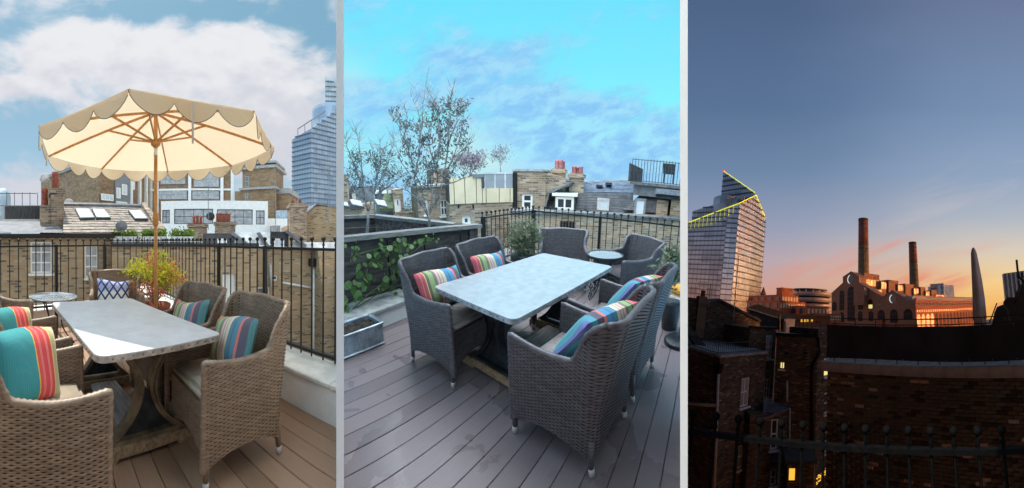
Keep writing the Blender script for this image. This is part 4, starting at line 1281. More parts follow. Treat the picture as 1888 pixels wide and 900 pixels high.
pl2 = T.at(549, 240, 162); pc2 = T.at(600, 200, 160); pr2 = T.at(650, 200, 168)
fr = MB()
for px, py in ((549, 238), (562, 230), (575, 222), (588, 214)):
    p = T.at(px, py, 161); q = T.at(px, py + 22, 161); fr.cyl(p, q, .25, n=4)
fr.tube([T.at(549, 238, 161), T.at(600, 205, 161)], .3, 4)
part(T, 'roof_frame', fr, M['towerband'])
a, b = T.at(586, 195, 163), T.at(650, 180, 163)
part(T, 'drum', MB().lathe([(11, T.at(590, 240, 163).z), (11, T.at(590, 188, 163).z)], 24, (T.at(612, 200, 174).x, T.at(612, 200, 174).y)), M['tower1'])
a, b = T.at(600, 142, 168), T.at(650, 160, 170)
zb_ = T.at(600, 205, 168).z
glasstower(T, [(a.x, a.y), (b.x, b.y)], [a.z, b.z - 4], zb_, 7, M['tower1b'], M['towerband'], 'b')
T = facing(1, 'distant_tower', 'hazy rounded distant tower at the far left edge of the sunny view', 'tower', 5, 260.0, ZG1)
x0, x1, z0, z1 = T.rect(-12, 352, 19, 400)
part(T, 'shaft', MB().lathe([(abs(x1 - x0) / 2, 0), (abs(x1 - x0) / 2, z1 * .9), (abs(x1 - x0) / 2.4, z1), (1, z1 + 2)], 18), M['tower1b'], True)
# ================================================================== SECOND TERRACE (overcast, damp deck)
def shell(az, half0, half1, R, rin, el_top, mat, zlo, zhi, curtain=None, name='sky', side=None):
    """sky backdrop of one terrace: a dome sector far behind everything, with its radial returns"""
    mb = MB()
    az1_edge = 310 / F + .045
    N, K = 20, 16
    az0, az1 = -half0, half1
    def sph(a, e): return (R * cos(e) * sin(a), R * cos(e) * cos(a), R * sin(e))
    e0 = radians(-62)
    mb.grid(lambda i, j: sph(az0 + (az1 - az0) * i / N, e0 + (el_top - e0) * j / K), N, K, flip=False)
    for a, fl in ((az0, False), (az1, True)):
        vs = [(rin * sin(a), rin * cos(a), zlo), (rin * sin(a), rin * cos(a), zhi)]
        ring = [sph(a, e0 + (el_top - e0) * j / K) for j in range(K, -1, -1)]
        P = vs + ring
        if side and not fl:          # near part: added dark panel, keeps glow off the close houses; the rest is sky
            D_ = lambda r_, z_: (r_ * sin(a), r_ * cos(a), z_)
            mb.m = 1; mb.poly([D_(rin, zlo), D_(rin, 40), D_(70, 40), D_(70, zlo)]); mb.m = 0
            mb.poly([D_(70, zlo), D_(70, 40), D_(rin, 40), D_(rin, zhi)] + ring)
            mb.m = 1; b_ = az1_edge  # added dark flap that stops the low sun leaking into the other terraces
            mb.poly([(.3 * sin(b_), .3 * cos(b_), -1.3), (1.42 * sin(b_), 1.42 * cos(b_), -1.3), (1.42 * sin(b_), 1.42 * cos(b_), 1.3), (.3 * sin(b_), .3 * cos(b_), 1.3)]); mb.m = 0
        else: mb.poly(P if fl else P[::-1])
    if curtain:
        for a0_, a1_, z0_, z1_ in curtain:
            n = 8
            mb.m = 1 if side else 0  # curtain: added unseen screen that closes the opening to stray light
            mb.grid(lambda i, j: (rin * sin(a0_ + (a1_ - a0_) * i / n), rin * cos(a0_ + (a1_ - a0_) * i / n), z0_ + (z1_ - z0_) * j / 2), n, 2, flip=True)
    me = mb.mesh(name, [mat] + ([side] if side else []))
    ref = Vector((R * .4 * sin((az0 + az1) / 2), R * .4 * cos((az0 + az1) / 2), 25.0))
    bm = bmesh.new(); bm.from_mesh(me); bm.normal_update()
    bad = [f for f in bm.faces if f.normal.dot(ref - f.calc_center_median()) < 0]
    bmesh.ops.reverse_faces(bm, faces=bad)
    bm.to_mesh(me); bm.free()
    o = bpy.data.objects.new(name, me)
    col.objects.link(o)
    o.location = (0, 0, CAMZ); o.rotation_euler = (0, 0, -az)
    o['kind'] = 'structure'
    return o

def skymat(name, build):
    m = bpy.data.materials.new(name); m.use_nodes = True
    t = m.node_tree; t.nodes.clear()
    co = nd(t, 'ShaderNodeTexCoord').outputs['Object']
    X, Y = sky_coords(t, co, 0.0)
    e = nd(t, 'ShaderNodeEmission', {'Color': build(t, X, Y), 'Strength': 1.0})
    bk = nd(t, 'ShaderNodeNewGeometry').outputs['Backfacing']
    df = nd(t, 'ShaderNodeBsdfDiffuse', {'Color': (0.90, 0.90, 0.90, 1)})  # white outer side, an added reflector to brighten what stands outside the dome
    ms = nd(t, 'ShaderNodeMixShader', {0: bk, 1: e.outputs[0], 2: df.outputs[0]})
    t.links.new(ms.outputs[0], nd(t, 'ShaderNodeOutputMaterial').inputs[0])
    return m

def sky2(t, X, Y):
    warp = mt(t, 'MULTIPLY', X, 0.20)
    Yw = mt(t, 'ADD', Y, warp)
    v = comb(t, mt(t, 'DIVIDE', X, 140.0), mt(t, 'DIVIDE', Yw, 72.0), 5.3)
    n = noise_tex(t, v, 1.0, 8.0, 0.62, 0.25)
    nf = noise_tex(t, comb(t, mt(t, 'DIVIDE', X, 46.0), mt(t, 'DIVIDE', Yw, 27.0), 4.0), 1.0, 6.0, 0.62, 0.3)
    base = ramp(t, nd(t, 'ShaderNodeMapRange', {0: Y, 1: 0.0, 2: 400.0}).outputs[0],
                [(0.0, S(114, 227, 255)), (0.3, S(126, 235, 255)), (0.55, S(140, 246, 255)), (0.72, S(168, 242, 252)), (0.86, S(160, 214, 248)), (1.0, S(176, 220, 246))])
    c1 = addall(t, [mt(t, 'MULTIPLY', n, 1.15), mt(t, 'MULTIPLY', nf, 0.35),
                    blob(t, X, Y, 40, 190, 130, 80, 0.36), blob(t, X, Y, -180, 90, 150, 40, .14), blob(t, X, Y, 190, 290, 190, 48, 0.38), blob(t, X, Y, -270, 190, 110, 48, 0.26),
                    blob(t, X, Y, 240, 205, 90, 30, 0.16), blob(t, X, Y, -60, 262, 60, 20, .1),
                    blob(t, X, Y, 0, 0, 420, 60, -0.16), blob(t, X, Y, -60, 300, 80, 50, -0.26), blob(t, X, Y, 190, 128, 120, 38, -0.30), blob(t, X, Y, -240, 128, 120, 24, -.18)])
    m = mt(t, 'MULTIPLY', smooth(t, c1, 0.60, 1.0), .92)
    c = mix(t, m, base, mix(t, smooth(t, nf, .35, .65), S(138, 196, 247), S(166, 220, 251)))
    c = mix(t, mt(t, 'MULTIPLY', mt(t, 'MULTIPLY', smooth(t, nf, .46, .66), blob(t, X, Y, 110, 255, 300, 55, 0.8)), .6), c, S(158, 244, 255))
    pale = addall(t, [blob(t, X, Y, -90, 285, 75, 55, .75), blob(t, X, Y, -60, 300, 60, 16, .5), blob(t, X, Y, -300, 140, 45, 40, .5), blob(t, X, Y, 20, 312, 90, 14, .3)])
    c = mix(t, mt(t, 'MINIMUM', mt(t, 'MULTIPLY', pale, mt(t, 'ADD', .3, n)), 1.0), c, S(202, 240, 244))
    # overhead, outside the frame, the cloud is boosted to light this terrace
    return mix(t, smooth(t, Y, -60.0, -420.0), c, (7.0, 7.6, 8.2, 1))
if SKY: shell(0.0, (HALF_ := 310 / F) + 2.5 / F, HALF_ + 2.5 / F, 130.0, 1.40, radians(89), skymat('overcast_sky', sky2), -60, 129.9)

# --- deck, table, chairs
g1_, g2_ = ground(2, 700, 606), ground(2, 758, 582)
RFC = Vector((.43, 6.3, 0)); RFD = Vector((.807, -.59, 0))
def lim2(y):
    ca, sa = cos(radians(54)), sin(radians(54))
    ox, oy = -sa * y, ca * y
    t1 = ((RFC.x - ox) * RFD.y - (RFC.y - oy) * RFD.x) / (ca * RFD.y - sa * RFD.x)
    return -1.2, min(10.5, max(-1.2, t1 + .05))
deck(2, radians(54.0), 0.134, -2.6, 4.6, -1.2, 10.5, M['deckwet'], lim=lim2, joints=[(30, 1.55), (14, 2.3), (10, 1.9), (31, 2.2), (8, 3.0), (19, 4.0)])
nc = Vector((.011, 1.756, 0)); uS = Vector((cos(radians(138.6)), sin(radians(138.6)), 0)); vL = Vector((uS.y, -uS.x, 0))
tc = nc + uS * .43 + vL * .745
table(2, tc.x, tc.y, 48.6, .73, 1.49, .86, 'zinc-topped dining table on black iron pedestals on the damp deck', M['zincwet'], M['galv'], M['castdark'], M['oak'], M['oakgrey'])
g0, g1 = ground(2, 834, 713), ground(2, 761, 668)
fd = (g0 - g1).normalized(); lf = Vector((-fd.y, fd.x, 0))
cc = (g0 + g1) / 2 + lf * .26
fa = math.degrees(atan2(fd.y, fd.x))
chair(2, 'dining', cc.x, cc.y, fa, 'dark wicker chair at the left near side of the damp table, by the metal trough', 'dark wicker dining chairs', True)
cl1 = cc
c2 = cc + vL * .66 + Vector((-.05, .06, 0))
chair(2, 'dining', c2.x, c2.y, fa - 4, 'dark wicker chair at the left far side, between the timber planter and the shrub', 'dark wicker dining chairs', True)
h0, h1 = ground(2, 945, 793), ground(2, 1095, 886)
fd2 = (h0 - h1).normalized(); rt = Vector((fd2.y, -fd2.x, 0))
cr1 = (h0 + h1) / 2 + rt * .26
fa2 = math.degrees(atan2(fd2.y, fd2.x))
chair(2, 'deep', cr1.x, cr1.y, fa2, 'closest dark wicker chair on the wet boards at the right near side', 'dark wicker dining chairs', True)
cr2 = cr1 + vL * .66
chair(2, 'deep', cr2.x, cr2.y, fa2, 'dark wicker chair just behind the closest one, at the right far side', 'dark wicker dining chairs', True)
def chair_pillow(c, face, label, seed, mat, side=0.0, back=.13, z=.60, size=(.25, .17, .068), lean=22, roll=0, flip=False):
    f = Vector((cos(radians(face)), sin(radians(face)), 0)); l = Vector((-f.y, f.x, 0))
    p = c - f * back + l * side + Vector((0, 0, z))
    pillow(2, label, p, face + (90 if not flip else -90), lean * (1 if not flip else -1), size, mat, seed, roll)
chair_pillow(cl1, fa, 'striped cushion on the dark chair by the metal trough', 11, M['stripesb'], back=.10, lean=20, z=.655)
chair_pillow(c2, fa, 'striped cushion on the dark chair beside the shrub', 12, M['stripesb'], back=.10, lean=18, z=.655)
chair_pillow(cr1, fa2 - 14, 'striped cushion on the closest dark chair at the right', 13, M['stripesb'], back=.12, side=-.05, z=.715, lean=38, roll=6, size=(.27, .20, .085))
chair_pillow(cr2, fa2 - 14, 'striped cushion on the second dark chair at the right', 14, M['stripesb'], back=.12, side=-.05, z=.715, lean=38, roll=6, size=(.27, .20, .085))
lc = ground(2, 1044, 462, .58)
chair(2, 'low', lc.x, lc.y + .25, 262, 'dark wicker lounge chair facing us behind the far end of the table', 'dark wicker lounge chairs', True, pad=False)
lr = (ground(2, 1140, 478, .58) + ground(2, 1192, 473, .58)) / 2
chair(2, 'low', lr.x + .02, lr.y + .26, 198, 'dark wicker lounge chair at the right of the round iron table', 'dark wicker lounge chairs', True, pad=False)
# --- round wrought-iron table with scrolled legs
c = ground(2, 1116, 470, .60)
T = Thing(2, 'bistro_table', 'round wrought-iron table with scrolled legs between the two lounge chairs', 'table', (c.x, c.y, 0))
R_ = .235
part(T, 'table_rim', MB().tube([(R_ * cos(2 * pi * k / 28), R_ * sin(2 * pi * k / 28), .60) for k in range(29)], .012, 6), M['castdark'])
mb = MB()
for k in range(-6, 7):
    q = k * R_ / 7; h = sqrt(R_ ** 2 - q ** 2)
    mb.box(-h, h, q - .011, q + .011, .597, .600); mb.box(q - .011, q + .011, -h, h, .601, .604)
part(T, 'lattice', mb, M['zincwet'])
for k in range(4):
    a = 2 * pi * k / 4 + .5
    pth = [(.9, .59), (.6, .53), (.35, .42), (.3, .3), (.45, .17), (.75, .06), (1.0, .02), (1.12, .08), (1.05, .14), (.93, .12), (.95, .06)]
    part(T, 'leg', MB().tube([(cos(a) * R_ * q, sin(a) * R_ * q, z) for q, z in pth], .008, 5), M['castdark'])
    part(T, 'scroll', MB().tube([(cos(a) * R_ * (.62 + (.05 + .012 * q) * 4 * cos(q * .7)) , sin(a) * R_ * (.62 + (.05 + .012 * q) * 4 * cos(q * .7)), .24 + (.02 + .006 * q) * sin(q * .7)) for q in range(16)], .006, 5), M['castdark'])

# --- left side: metal trough, white parapet, timber planter with olive trees and climber
ta, tb = ground(2, 634, 664), ground(2, 709, 634)
td = (tb - ta).normalized()
T = Thing(2, 'trough_planter', 'ribbed galvanised metal trough of dark soil at the left by the white parapet', 'planter', tb, atan2(td.y, td.x))
hz = atr(2, 709, 592, hypot(tb.x, tb.y)).z
body = MB(); N = 70
prof = []
for k in range(N + 1):
    prof.append((-1.0 + 1.0 * k / N, (-.006 if k % 2 else 0)))
for k in range(N):
    body.add([(prof[k][0], prof[k][1], .03), (prof[k + 1][0], prof[k + 1][1], .03), (prof[k + 1][0], prof[k + 1][1], hz - .03), (prof[k][0], prof[k][1], hz - .03)], [(0, 1, 2, 3)])
body.box(-1.0, -.001, .005, .26, .01, hz * .6).box(-.02, 0, .0, .26, .01, hz - .01).box(-1, 0, .24, .26, .01, hz - .01)
part(T, 'shell', body, M['galv'])
part(T, 'rolled_rim', MB().tube([(-1, -.005, hz - .015), (.0, -.005, hz - .015), (.008, .01, hz - .015), (.008, .25, hz - .015), (0, .262, hz - .015), (-1, .262, hz - .015)], .013, 8).tube([(-1, -.004, .02), (.002, -.004, .02), (.006, .26, .02)], .012, 6), M['galv'])
rs = random.Random(9)
part(T, 'soil', MB().grid(lambda i, j: (-1 + .985 * i / 40, .012 + .23 * j / 10, hz - .05 + rs.uniform(-.012, .012)), 40, 10), M['soil'])
g1_, g2_ = ground(2, 700, 606), ground(2, 758, 582)
pd = (g2_ - g1_).normalized()
zc = atr(2, 756, 556, hypot(g2_.x, g2_.y)).z
T = Thing(2, 'parapet_wall', 'white parapet with grey stone coping behind the metal trough', 'wall', g1_ - pd * 1.3, atan2(pd.y, pd.x))
part(T, 'wall_body', MB().box(0, 3.4, 0, .5, -.6, zc), M['white'])
for k in range(4):
    part(T, 'coping_slab', MB().cbox(k * .85 + .003, k * .85 + .846, -.03, .62, zc + .002, zc + .055, .01), M['stone'])
# timber planter
pl_, pr_ = atr(2, 634, 437, 3.45), atr(2, 880, 414, 4.75)
pdv = Vector((pr_.x - pl_.x, pr_.y - pl_.y, 0)); Lq = pdv.length
T = Thing(2, 'timber_planter', 'big weathered timber planter box with dark boards holding two olive trees', 'planter', (pl_.x, pl_.y, 0), atan2(pdv.y, pdv.x))
M['board'] = plain('weathered_dark_board', (0.055, 0.05, 0.052, 1), .8, 0, .35, 4, .5, 30, c2=(0.12, 0.105, 0.10, 1), stretch=(1, 6, 6))
M['rail'] = plain('grey_weathered_rail', (0.20, 0.195, 0.19, 1), .8, 0, .35, 5, .4, 30, stretch=(1, 8, 8))
M['redboard'] = plain('faded_red_board', (0.13, 0.075, 0.068, 1), .8, 0, .4, 4, .5, 30, c2=(0.23, 0.19, 0.18, 1), stretch=(1, 5, 5))
zl, zr_ = pl_.z, pr_.z
ext0, ext1 = -.9, Lq
zt = lambda x: zl + (zr_ - zl) * x / Lq
nb = 5; zb0 = .24
for k in range(nb):
    f0, f1 = k / nb, (k + .96) / nb
    part(T, 'board', MB().ext([(ext0, .02, zb0 + (zt(ext0) - .06 - zb0) * f0), (ext1, .02, zb0 + (zt(ext1) - .06 - zb0) * f0), (ext1, .02, zb0 + (zt(ext1) - .06 - zb0) * f1), (ext0, .02, zb0 + (zt(ext0) - .06 - zb0) * f1)], (0, .03, 0)), M['board'])
part(T, 'top_rail', MB().ext([(ext0, -.05, zt(ext0) - .055), (ext1 + .06, -.05, zt(ext1) - .055), (ext1 + .06, -.05, zt(ext1)), (ext0, -.05, zt(ext0))], (0, .17, 0)), M['rail'])
for x in (.62 * Lq * .55, Lq * .93):
    part(T, 'post', MB().box(x - .045, x + .045, -.03, .015, .05, zt(x) - .06), M['board'])
# far boards and rim of the planter
q0, q1, q2 = T.at(620, 398, 5.4), T.at(690, 396, 5.7), T.at(838, 412, 4.9)
for a, b, nm in ((q0, q1, 'board'), (q1, q2, 'redboard')):
    d_ = (b - a); d_.z = 0; n_ = Vector((-d_.y, d_.x, 0)).normalized()
    for k in range(4):
        f0, f1 = k * .17 + .06, k * .17 + .222
        part(T, 'back_board', MB().ext([a - Vector((0, 0, f0)), b - Vector((0, 0, f0)), b - Vector((0, 0, f1)), a - Vector((0, 0, f1))], n_ * .03), M[nm])
    part(T, 'back_rail', MB().ext([a - n_ * .06 - Vector((0, 0, .055)), b - n_ * .06 - Vector((0, 0, .055)), b - n_ * .06, a - n_ * .06], n_ * .16), M['rail'])
part(T, 'end_board', MB().ext([q2, (ext1, .02, zt(ext1)), (ext1, .02, zt(ext1) - .6), q2 - Vector((0, 0, .6))], (.03, 0, 0)), M['redboard'])
part(T, 'soil', MB().poly([(ext0, .06, zb0 + .2), (ext1, .06, zb0 + .2), (q2.x, q2.y, zb0 + .2), (q1.x, q1.y, zb0 + .2), (q0.x, q0.y, zb0 + .2)]), M['soil'])
# iron trellis in front of the boards
TR = Thing(2, 'iron_trellis', 'black iron trellis with diagonal braces in front of the dark planter boards', 'trellis', (pl_.x, pl_.y, 0), atan2(pdv.y, pdv.x))
for x0_, x1_ in ((-.2, .5), (.5, 1.05), (1.12, 1.7)):
    part(TR, 'upright', MB().cyl((x1_, -.09, .28), (x1_, -.09, zt(x1_) - .07), .013, n=6), M['iron'])
    part(TR, 'brace', MB().cyl((x0_, -.085, .40), (x1_, -.085, zt(x1_) - .1), .008, n=5), M['iron'])
part(TR, 'rail', MB().cyl((ext0, -.095, .33), (Lq - .1, -.095, .31), .012, n=6), M['iron'])
# climber with rounded leaves
V = Thing(2, 'climbing_plant', 'climbing plant with rounded pale green leaves over the dark planter boards', 'plant', (pl_.x, pl_.y, .25), atan2(pdv.y, pdv.x))
mb = MB()
for k, (px_, pz_) in enumerate(((0, 0), (-.5, .25), (-.8, .75), (-.62, 1.25), (0, 1.5))): mb.v.append((px_ * .5, .02 * (k % 2), pz_ * .62))
mb.v += [(-p[0], p[1], p[2]) for p in mb.v[1:4][::-1]]
mb.v.append((0, .055, .46))
mb.f = [(i, (i + 1) % 8, 8) for i in range(8)]; mb.mi = [0] * 8
lm = [mb.mesh('leaf', M['greenlit'], True)]
m2 = MB(); m2.v, m2.f, m2.mi = mb.v, mb.f, mb.mi
lm.append(m2.mesh('leaf', M['green'], True))
rs = random.Random(33)
clus = [((655, 545), 26, 30, 14, .105), ((672, 520), 24, 22, 10, .10), ((700, 485), 26, 26, 16, .085), ((722, 460), 22, 16, 14, .07), ((735, 505), 14, 32, 12, .07), ((655, 470), 20, 22, 10, .065),
        ((765, 450), 26, 12, 16, .065), ((800, 440), 22, 10, 8, .05), ((745, 480), 16, 18, 10, .07), ((712, 520), 16, 20, 8, .08), ((645, 575), 12, 12, 6, .09), ((830, 462), 8, 10, 4, .05)]
pts_ = []
for (x, y), sx_, sy_, n, sz in clus:
    cpt = V.pt(x, y, -.15); pts_.append(cpt)
    for _ in range(n):
        p = V.pt(x + rs.gauss(0, sx_ * .55), y + rs.gauss(0, sy_ * .55), -.13 - rs.uniform(0, .14))
        o = part(V, 'leaf', None, None, mesh=lm[0 if rs.random() < .62 else 1], loc=p, rot=(rs.uniform(-.9, .5) + pi * (rs.random() < .35), rs.uniform(-.7, .7), rs.uniform(-1, 1)))
        s_ = sz * rs.uniform(.7, 1.25); o.scale = (s_, s_, s_)
st = MB()
for a, b in zip(pts_, pts_[1:]): st.tube([a, a.lerp(b, .5) + Vector((0, -.02, .04)), b], .006, 5)
part(V, 'stem', st, M['green'])

# --- olive trees in the planter: limbs follow the tree's real branching
def limbtree(pl, name, label, r, base, limbs, tw, leafspec, seed, barkm, leafm, leafsize, r0, group=None, wob=.12, zb=None):
    b = atr(pl, base[0], base[1], r)
    T = Thing(pl, name, label, 'tree', b, 0, group)
    rs = random.Random(seed)
    tr = MB(); pts = []
    for li, limb in enumerate(limbs):
        P = []
        dr_ = 0
        for k, (x, y) in enumerate(limb):
            if k: dr_ += rs.uniform(-wob, wob)
            P.append(T.at(x, y, r + dr_))
        if li and len(P) > 1:                      # start on an earlier limb
            pass
        Q = [P[0]]
        for a, c in zip(P, P[1:]):
            for q in range(1, 5):
                Q.append(a.lerp(c, q / 4) + Vector((rs.uniform(-1, 1), rs.uniform(-1, 1), rs.uniform(-1, 1))) * (a - c).length * .025)
        n = len(Q)
        ra = r0 if li == 0 else r0 * .55
        rb = r0 * .62 if li == 0 else .0025
        R = [ra + (rb - ra) * (k / (n - 1)) ** .8 for k in range(n)]
        tr.tube(Q, R, 7)
        if li: pts += Q[2:]
    part(T, 'trunk', tr, barkm, True)
    tg = MB(); ends = []
    for p in pts:
        for _ in range(tw):
            d_ = Vector((rs.gauss(0, .5), rs.gauss(0, .5), rs.uniform(.1, 1.0))).normalized() * rs.uniform(.08, .26) * (r / 4.6)
            m_ = p + d_ * .5 + Vector((rs.uniform(-.02, .02), 0, 0))
            tg.tube([p, m_, p + d_], [.0035, .0026, .0014], 4)
            ends.append((p + d_ * .6, 1)); ends.append((p + d_, 1))
    part(T, 'twigs', tg, barkm)['kind'] = 'stuff'
    lf_ = MB()
    for (x0, y0, x1, y1, dens) in leafspec:
        for c_, s_ in ends:
            w_ = MP[pl] @ (T.F @ c_)
            dx = w_ - Vector((0, 0, CAMZ))
            a = atan2(dx.x, dx.y) - AZ[pl]
            X = CX[pl] + a * F; Yp = 450 - F * dx.z / hypot(dx.x, dx.y)
            if x0 < X < x1 and y0 < Yp < y1 and rs.random() < dens:
                leaves(lf_, [(c_, 1)], 9, leafsize * 1.25, .028 * (r / 4.6), rs, .27, .5)
    part(T, 'crown', lf_, leafm)
    return T
limbtree(2, 'olive_tree', 'tall sparse olive tree with bare upper twigs in the timber planter', 4.55, (793, 432),
         [[(793, 432), (792, 405), (789, 392)], [(790, 400), (772, 368), (764, 330), (757, 290), (748, 252), (733, 228), (722, 214)],
          [(764, 330), (772, 285), (776, 240), (772, 205), (758, 178)], [(772, 285), (778, 230), (780, 190)], [(790, 398), (804, 372), (806, 320), (810, 262), (805, 215), (790, 190), (767, 163)],
          [(808, 290), (812, 240), (806, 205), (797, 180), (785, 160)], [(806, 372), (818, 330), (838, 285), (850, 245), (856, 215), (852, 190)],
          [(818, 330), (826, 270), (828, 220), (832, 180), (833, 165)], [(826, 270), (842, 225), (842, 195)], [(838, 290), (858, 272), (872, 255)],
          [(789, 396), (776, 350), (740, 300), (728, 262)], [(812, 345), (850, 330), (880, 322)], [(756, 290), (742, 265), (752, 215), (745, 195)], [(806, 320), (792, 270), (796, 230)],
          [(792, 398), (798, 360), (790, 320), (786, 290)], [(774, 370), (752, 352), (730, 345)]], 2,
         [(735, 225, 790, 345, .6), (795, 185, 862, 330, .66), (720, 200, 745, 225, .3), (770, 300, 840, 390, .2)], 3, M['bark'], M['olive'], .055, .024)
limbtree(2, 'olive_tree', 'smaller hazy olive tree at the left end of the timber planter', 4.7, (677, 432),
         [[(677, 432), (679, 400), (678, 385)], [(678, 388), (668, 350), (655, 310), (640, 270), (637, 252)], [(672, 360), (668, 310), (662, 262), (655, 240)],
          [(679, 390), (692, 350), (695, 310), (690, 280)], [(690, 352), (712, 310), (722, 275), (730, 250)], [(694, 360), (715, 345), (735, 330), (742, 322)],
          [(675, 372), (650, 352), (640, 330)], [(695, 330), (703, 290), (700, 262)]], 3,
         [(640, 275, 732, 368, .45)], 8, M['bark'], M['olive'], .05, .026)
# --- shrubs
def bush(pl, label, base, r, cx_, cy_, rx, ry, n, size, mat, seed, spread=.06, per=40, pot_=True, twigs=14, pr=1.0):
    b = atr(pl, base[0], base[1], r)
    T = Thing(pl, 'potted_shrub', label, 'shrub', (b.x, b.y, 0))
    rs = random.Random(seed)
    c_ = T.at(cx_, cy_, r); kx = rx / F * r; ky = ry / F * r
    if pot_: part(T, 'pot', MB().lathe([(.14 * pr, 0), (.19 * pr, max(.12, c_.z - ky * 1.1) * pr), (.2 * pr, max(.14, c_.z - ky * 1.05) * pr)], 16), M['darkgrey'], True)
    cl_ = []; st = MB()
    for _ in range(n):
        a, q = rs.uniform(0, 2 * pi), sqrt(rs.random())
        p = c_ + Vector((kx * q * cos(a), rs.uniform(-.6, .6) * kx, ky * q * sin(a)))
        cl_.append((p, 1))
        if rs.random() < twigs / n: st.tube([(0, 0, max(.1, c_.z - ky)), Vector((0, 0, max(.1, c_.z - ky))).lerp(p, .5) + Vector((rs.uniform(-.04, .04), 0, 0)), p], [.008, .005, .002], 5)
    part(T, 'stem', st, M['bark'])
    mb = MB(); leaves(mb, cl_, per, size, spread, rs, .3, .3)
    part(T, 'foliage', mb, mat)
    return T
bush(2, 'round variegated shrub in front of the black railing, left of the far lounge chair', (965, 500), 4.35, 966, 441, 27, 29, 46, .06, M['shrub'], 41, .055, 46)
Tb = bush(2, 'variegated potted plant cut off at the right edge beside the lounge chair', (1238, 560), 3.3, 1240, 490, 26, 34, 16, .09, M['shrub'], 42, .04, 44, twigs=8, pr=.6)
# --- parasol foot at the right edge
c = ground(2, 1254, 632)
T = Thing(2, 'parasol_base', 'round dark parasol base cut off at the right edge on the damp deck', 'parasol base', c)
part(T, 'disc', MB().lathe([(.17, 0), (.17, .03), (.15, .045), (.03, .05), (.025, .05)], 24), M['castdark'], True)
part(T, 'tube', MB().cyl((0, 0, .05), (0, 0, .40), .026, n=12), M['castdark'], True)
M['orange'] = plain('orange_cotton', (0.80, 0.36, 0.05, 1), .9, 0, .06, 8); M['cream'] = plain('cream_cotton', (0.72, 0.62, 0.52, 1), .9, 0, .06, 8)
c = ground(2, 1252, 560, .12)
T = Thing(2, 'floor_cushion', 'orange and cream floor cushion at the right edge behind the parasol base', 'cushion', c, .4)
o = part(T, 'lower_cover', MB().cbox(-.02, .3, -.15, .15, -.06, .10, .04), M['cream']); o = part(T, 'upper_cover', MB().cbox(-.02, .3, -.14, .16, .102, .2, .03), M['orange'])

# --- railing
fc = Vector((.43, 6.3, 0)); fe = fc + Vector((.807, -.59, 0)) * 3.6
zf = .99
railing(2, 'black ball-topped iron railing between the timber planter and the corner by the shrub', (-.50, 5.25, 0), fc, zf, .10, .106, .024, .008, posts=(0.02, 1.41), postr=.03)
railing(2, 'black ball-topped iron railing running right behind the lounge chairs', fc, fe, zf, .10, .13, .024, .008, posts=(0.0, 1.43, 3.0), postr=.022)

# ------------------------------------------------------------------ houses beyond
ZG2 = -7.5
single(2, 'ground', MB().box(-70, 70, -3, 90, ZG2 - .3, ZG2), M['ground'], kind='structure')
# long brick wall behind the railing
M['dullstone'] = plain('sooty_stone', (0.12, 0.12, 0.12, 1), .9, 0, .35, 6, .4, 40)
T = facing(2, 'brick_wall', 'long stock brick wall with a dark coping and one sash window behind the railing', 'wall', 985, 10.0, ZG2, yaw=-7)
x0, x1 = T.hit(940, 450)[0], T.hit(1290, 450)[0]; zt_ = T.hit(1090, 399)[1]
op = [T.rect(1150, 439, 1187, 474)]
wall(T, 'wall', x0, x1, 0, zt_, op, M['brick_pink'], 1.2)
window(T, op[0], cols=2, rows=2, pane=M['glass'], fw=.07)
for k in range(9):
    w_ = (x1 - x0) / 9
    part(T, 'coping_slab', MB().cbox(x0 + k * w_ + .006, x0 + (k + 1) * w_ - .006, -.08, .5, zt_ + .002, zt_ + .11, .01), M['dullstone'])
q = T.rect(1032, 408, 1060, 421, -.1)
mb = MB()
for k in range(5): mb.cyl((q[0] + (q[1] - q[0]) * (k + .5) / 5, -.1, q[2]), (q[0] + (q[1] - q[0]) * (k + .5) / 5, -.1, q[3]), .04, n=6)
part(T, 'wall_spikes', mb.box(q[0], q[1], -.15, -.02, q[2] - .06, q[2]), M['iron'])
# brick house with chimneys
T = facing(2, 'brick_house', 'brown brick house with two chimney stacks of pink pots left of the slate mansard', 'house', 947, 11.5, ZG2, yaw=-9)
x0 = T.hit(946, 350)[0]; xm = T.hit(1006, 350)[0]; x1 = T.hit(1025, 350)[0]
zt_ = T.hit(975, 316)[1]
op = [T.rect(962, 357, 982, 386)]
wall(T, 'wall', x0, xm, 0, zt_, op, M['brick_grey'], 4)
window(T, op[0], cols=1, rows=2, fw=.08)
part(T, 'parapet_cap', MB().box(x0 - .05, xm + .05, -.05, 4, zt_ + .002, zt_ + .07), M['stone'])
g = [T.pt(a, b, .06) for a, b in ((1005, 317), (1024, 322), (1058, 333), (1044, 342), (1012, 356), (1003, 400), (1003, 420))]
part(T, 'gable_wall', MB().ext(g, (0, .4, 0)), M['brick_grey'])
part(T, 'gable_coping', MB().tube([T.pt(1058, 334, 0), T.pt(1044, 342, 0), T.pt(1012, 356, 0), T.pt(1002, 392, 0)], .045, 4), M['lead'])
part(T, 'down_pipe', MB().tube([T.pt(949, 318, -.08), T.pt(949, 420, -.08)], .09, 8), M['iron'])
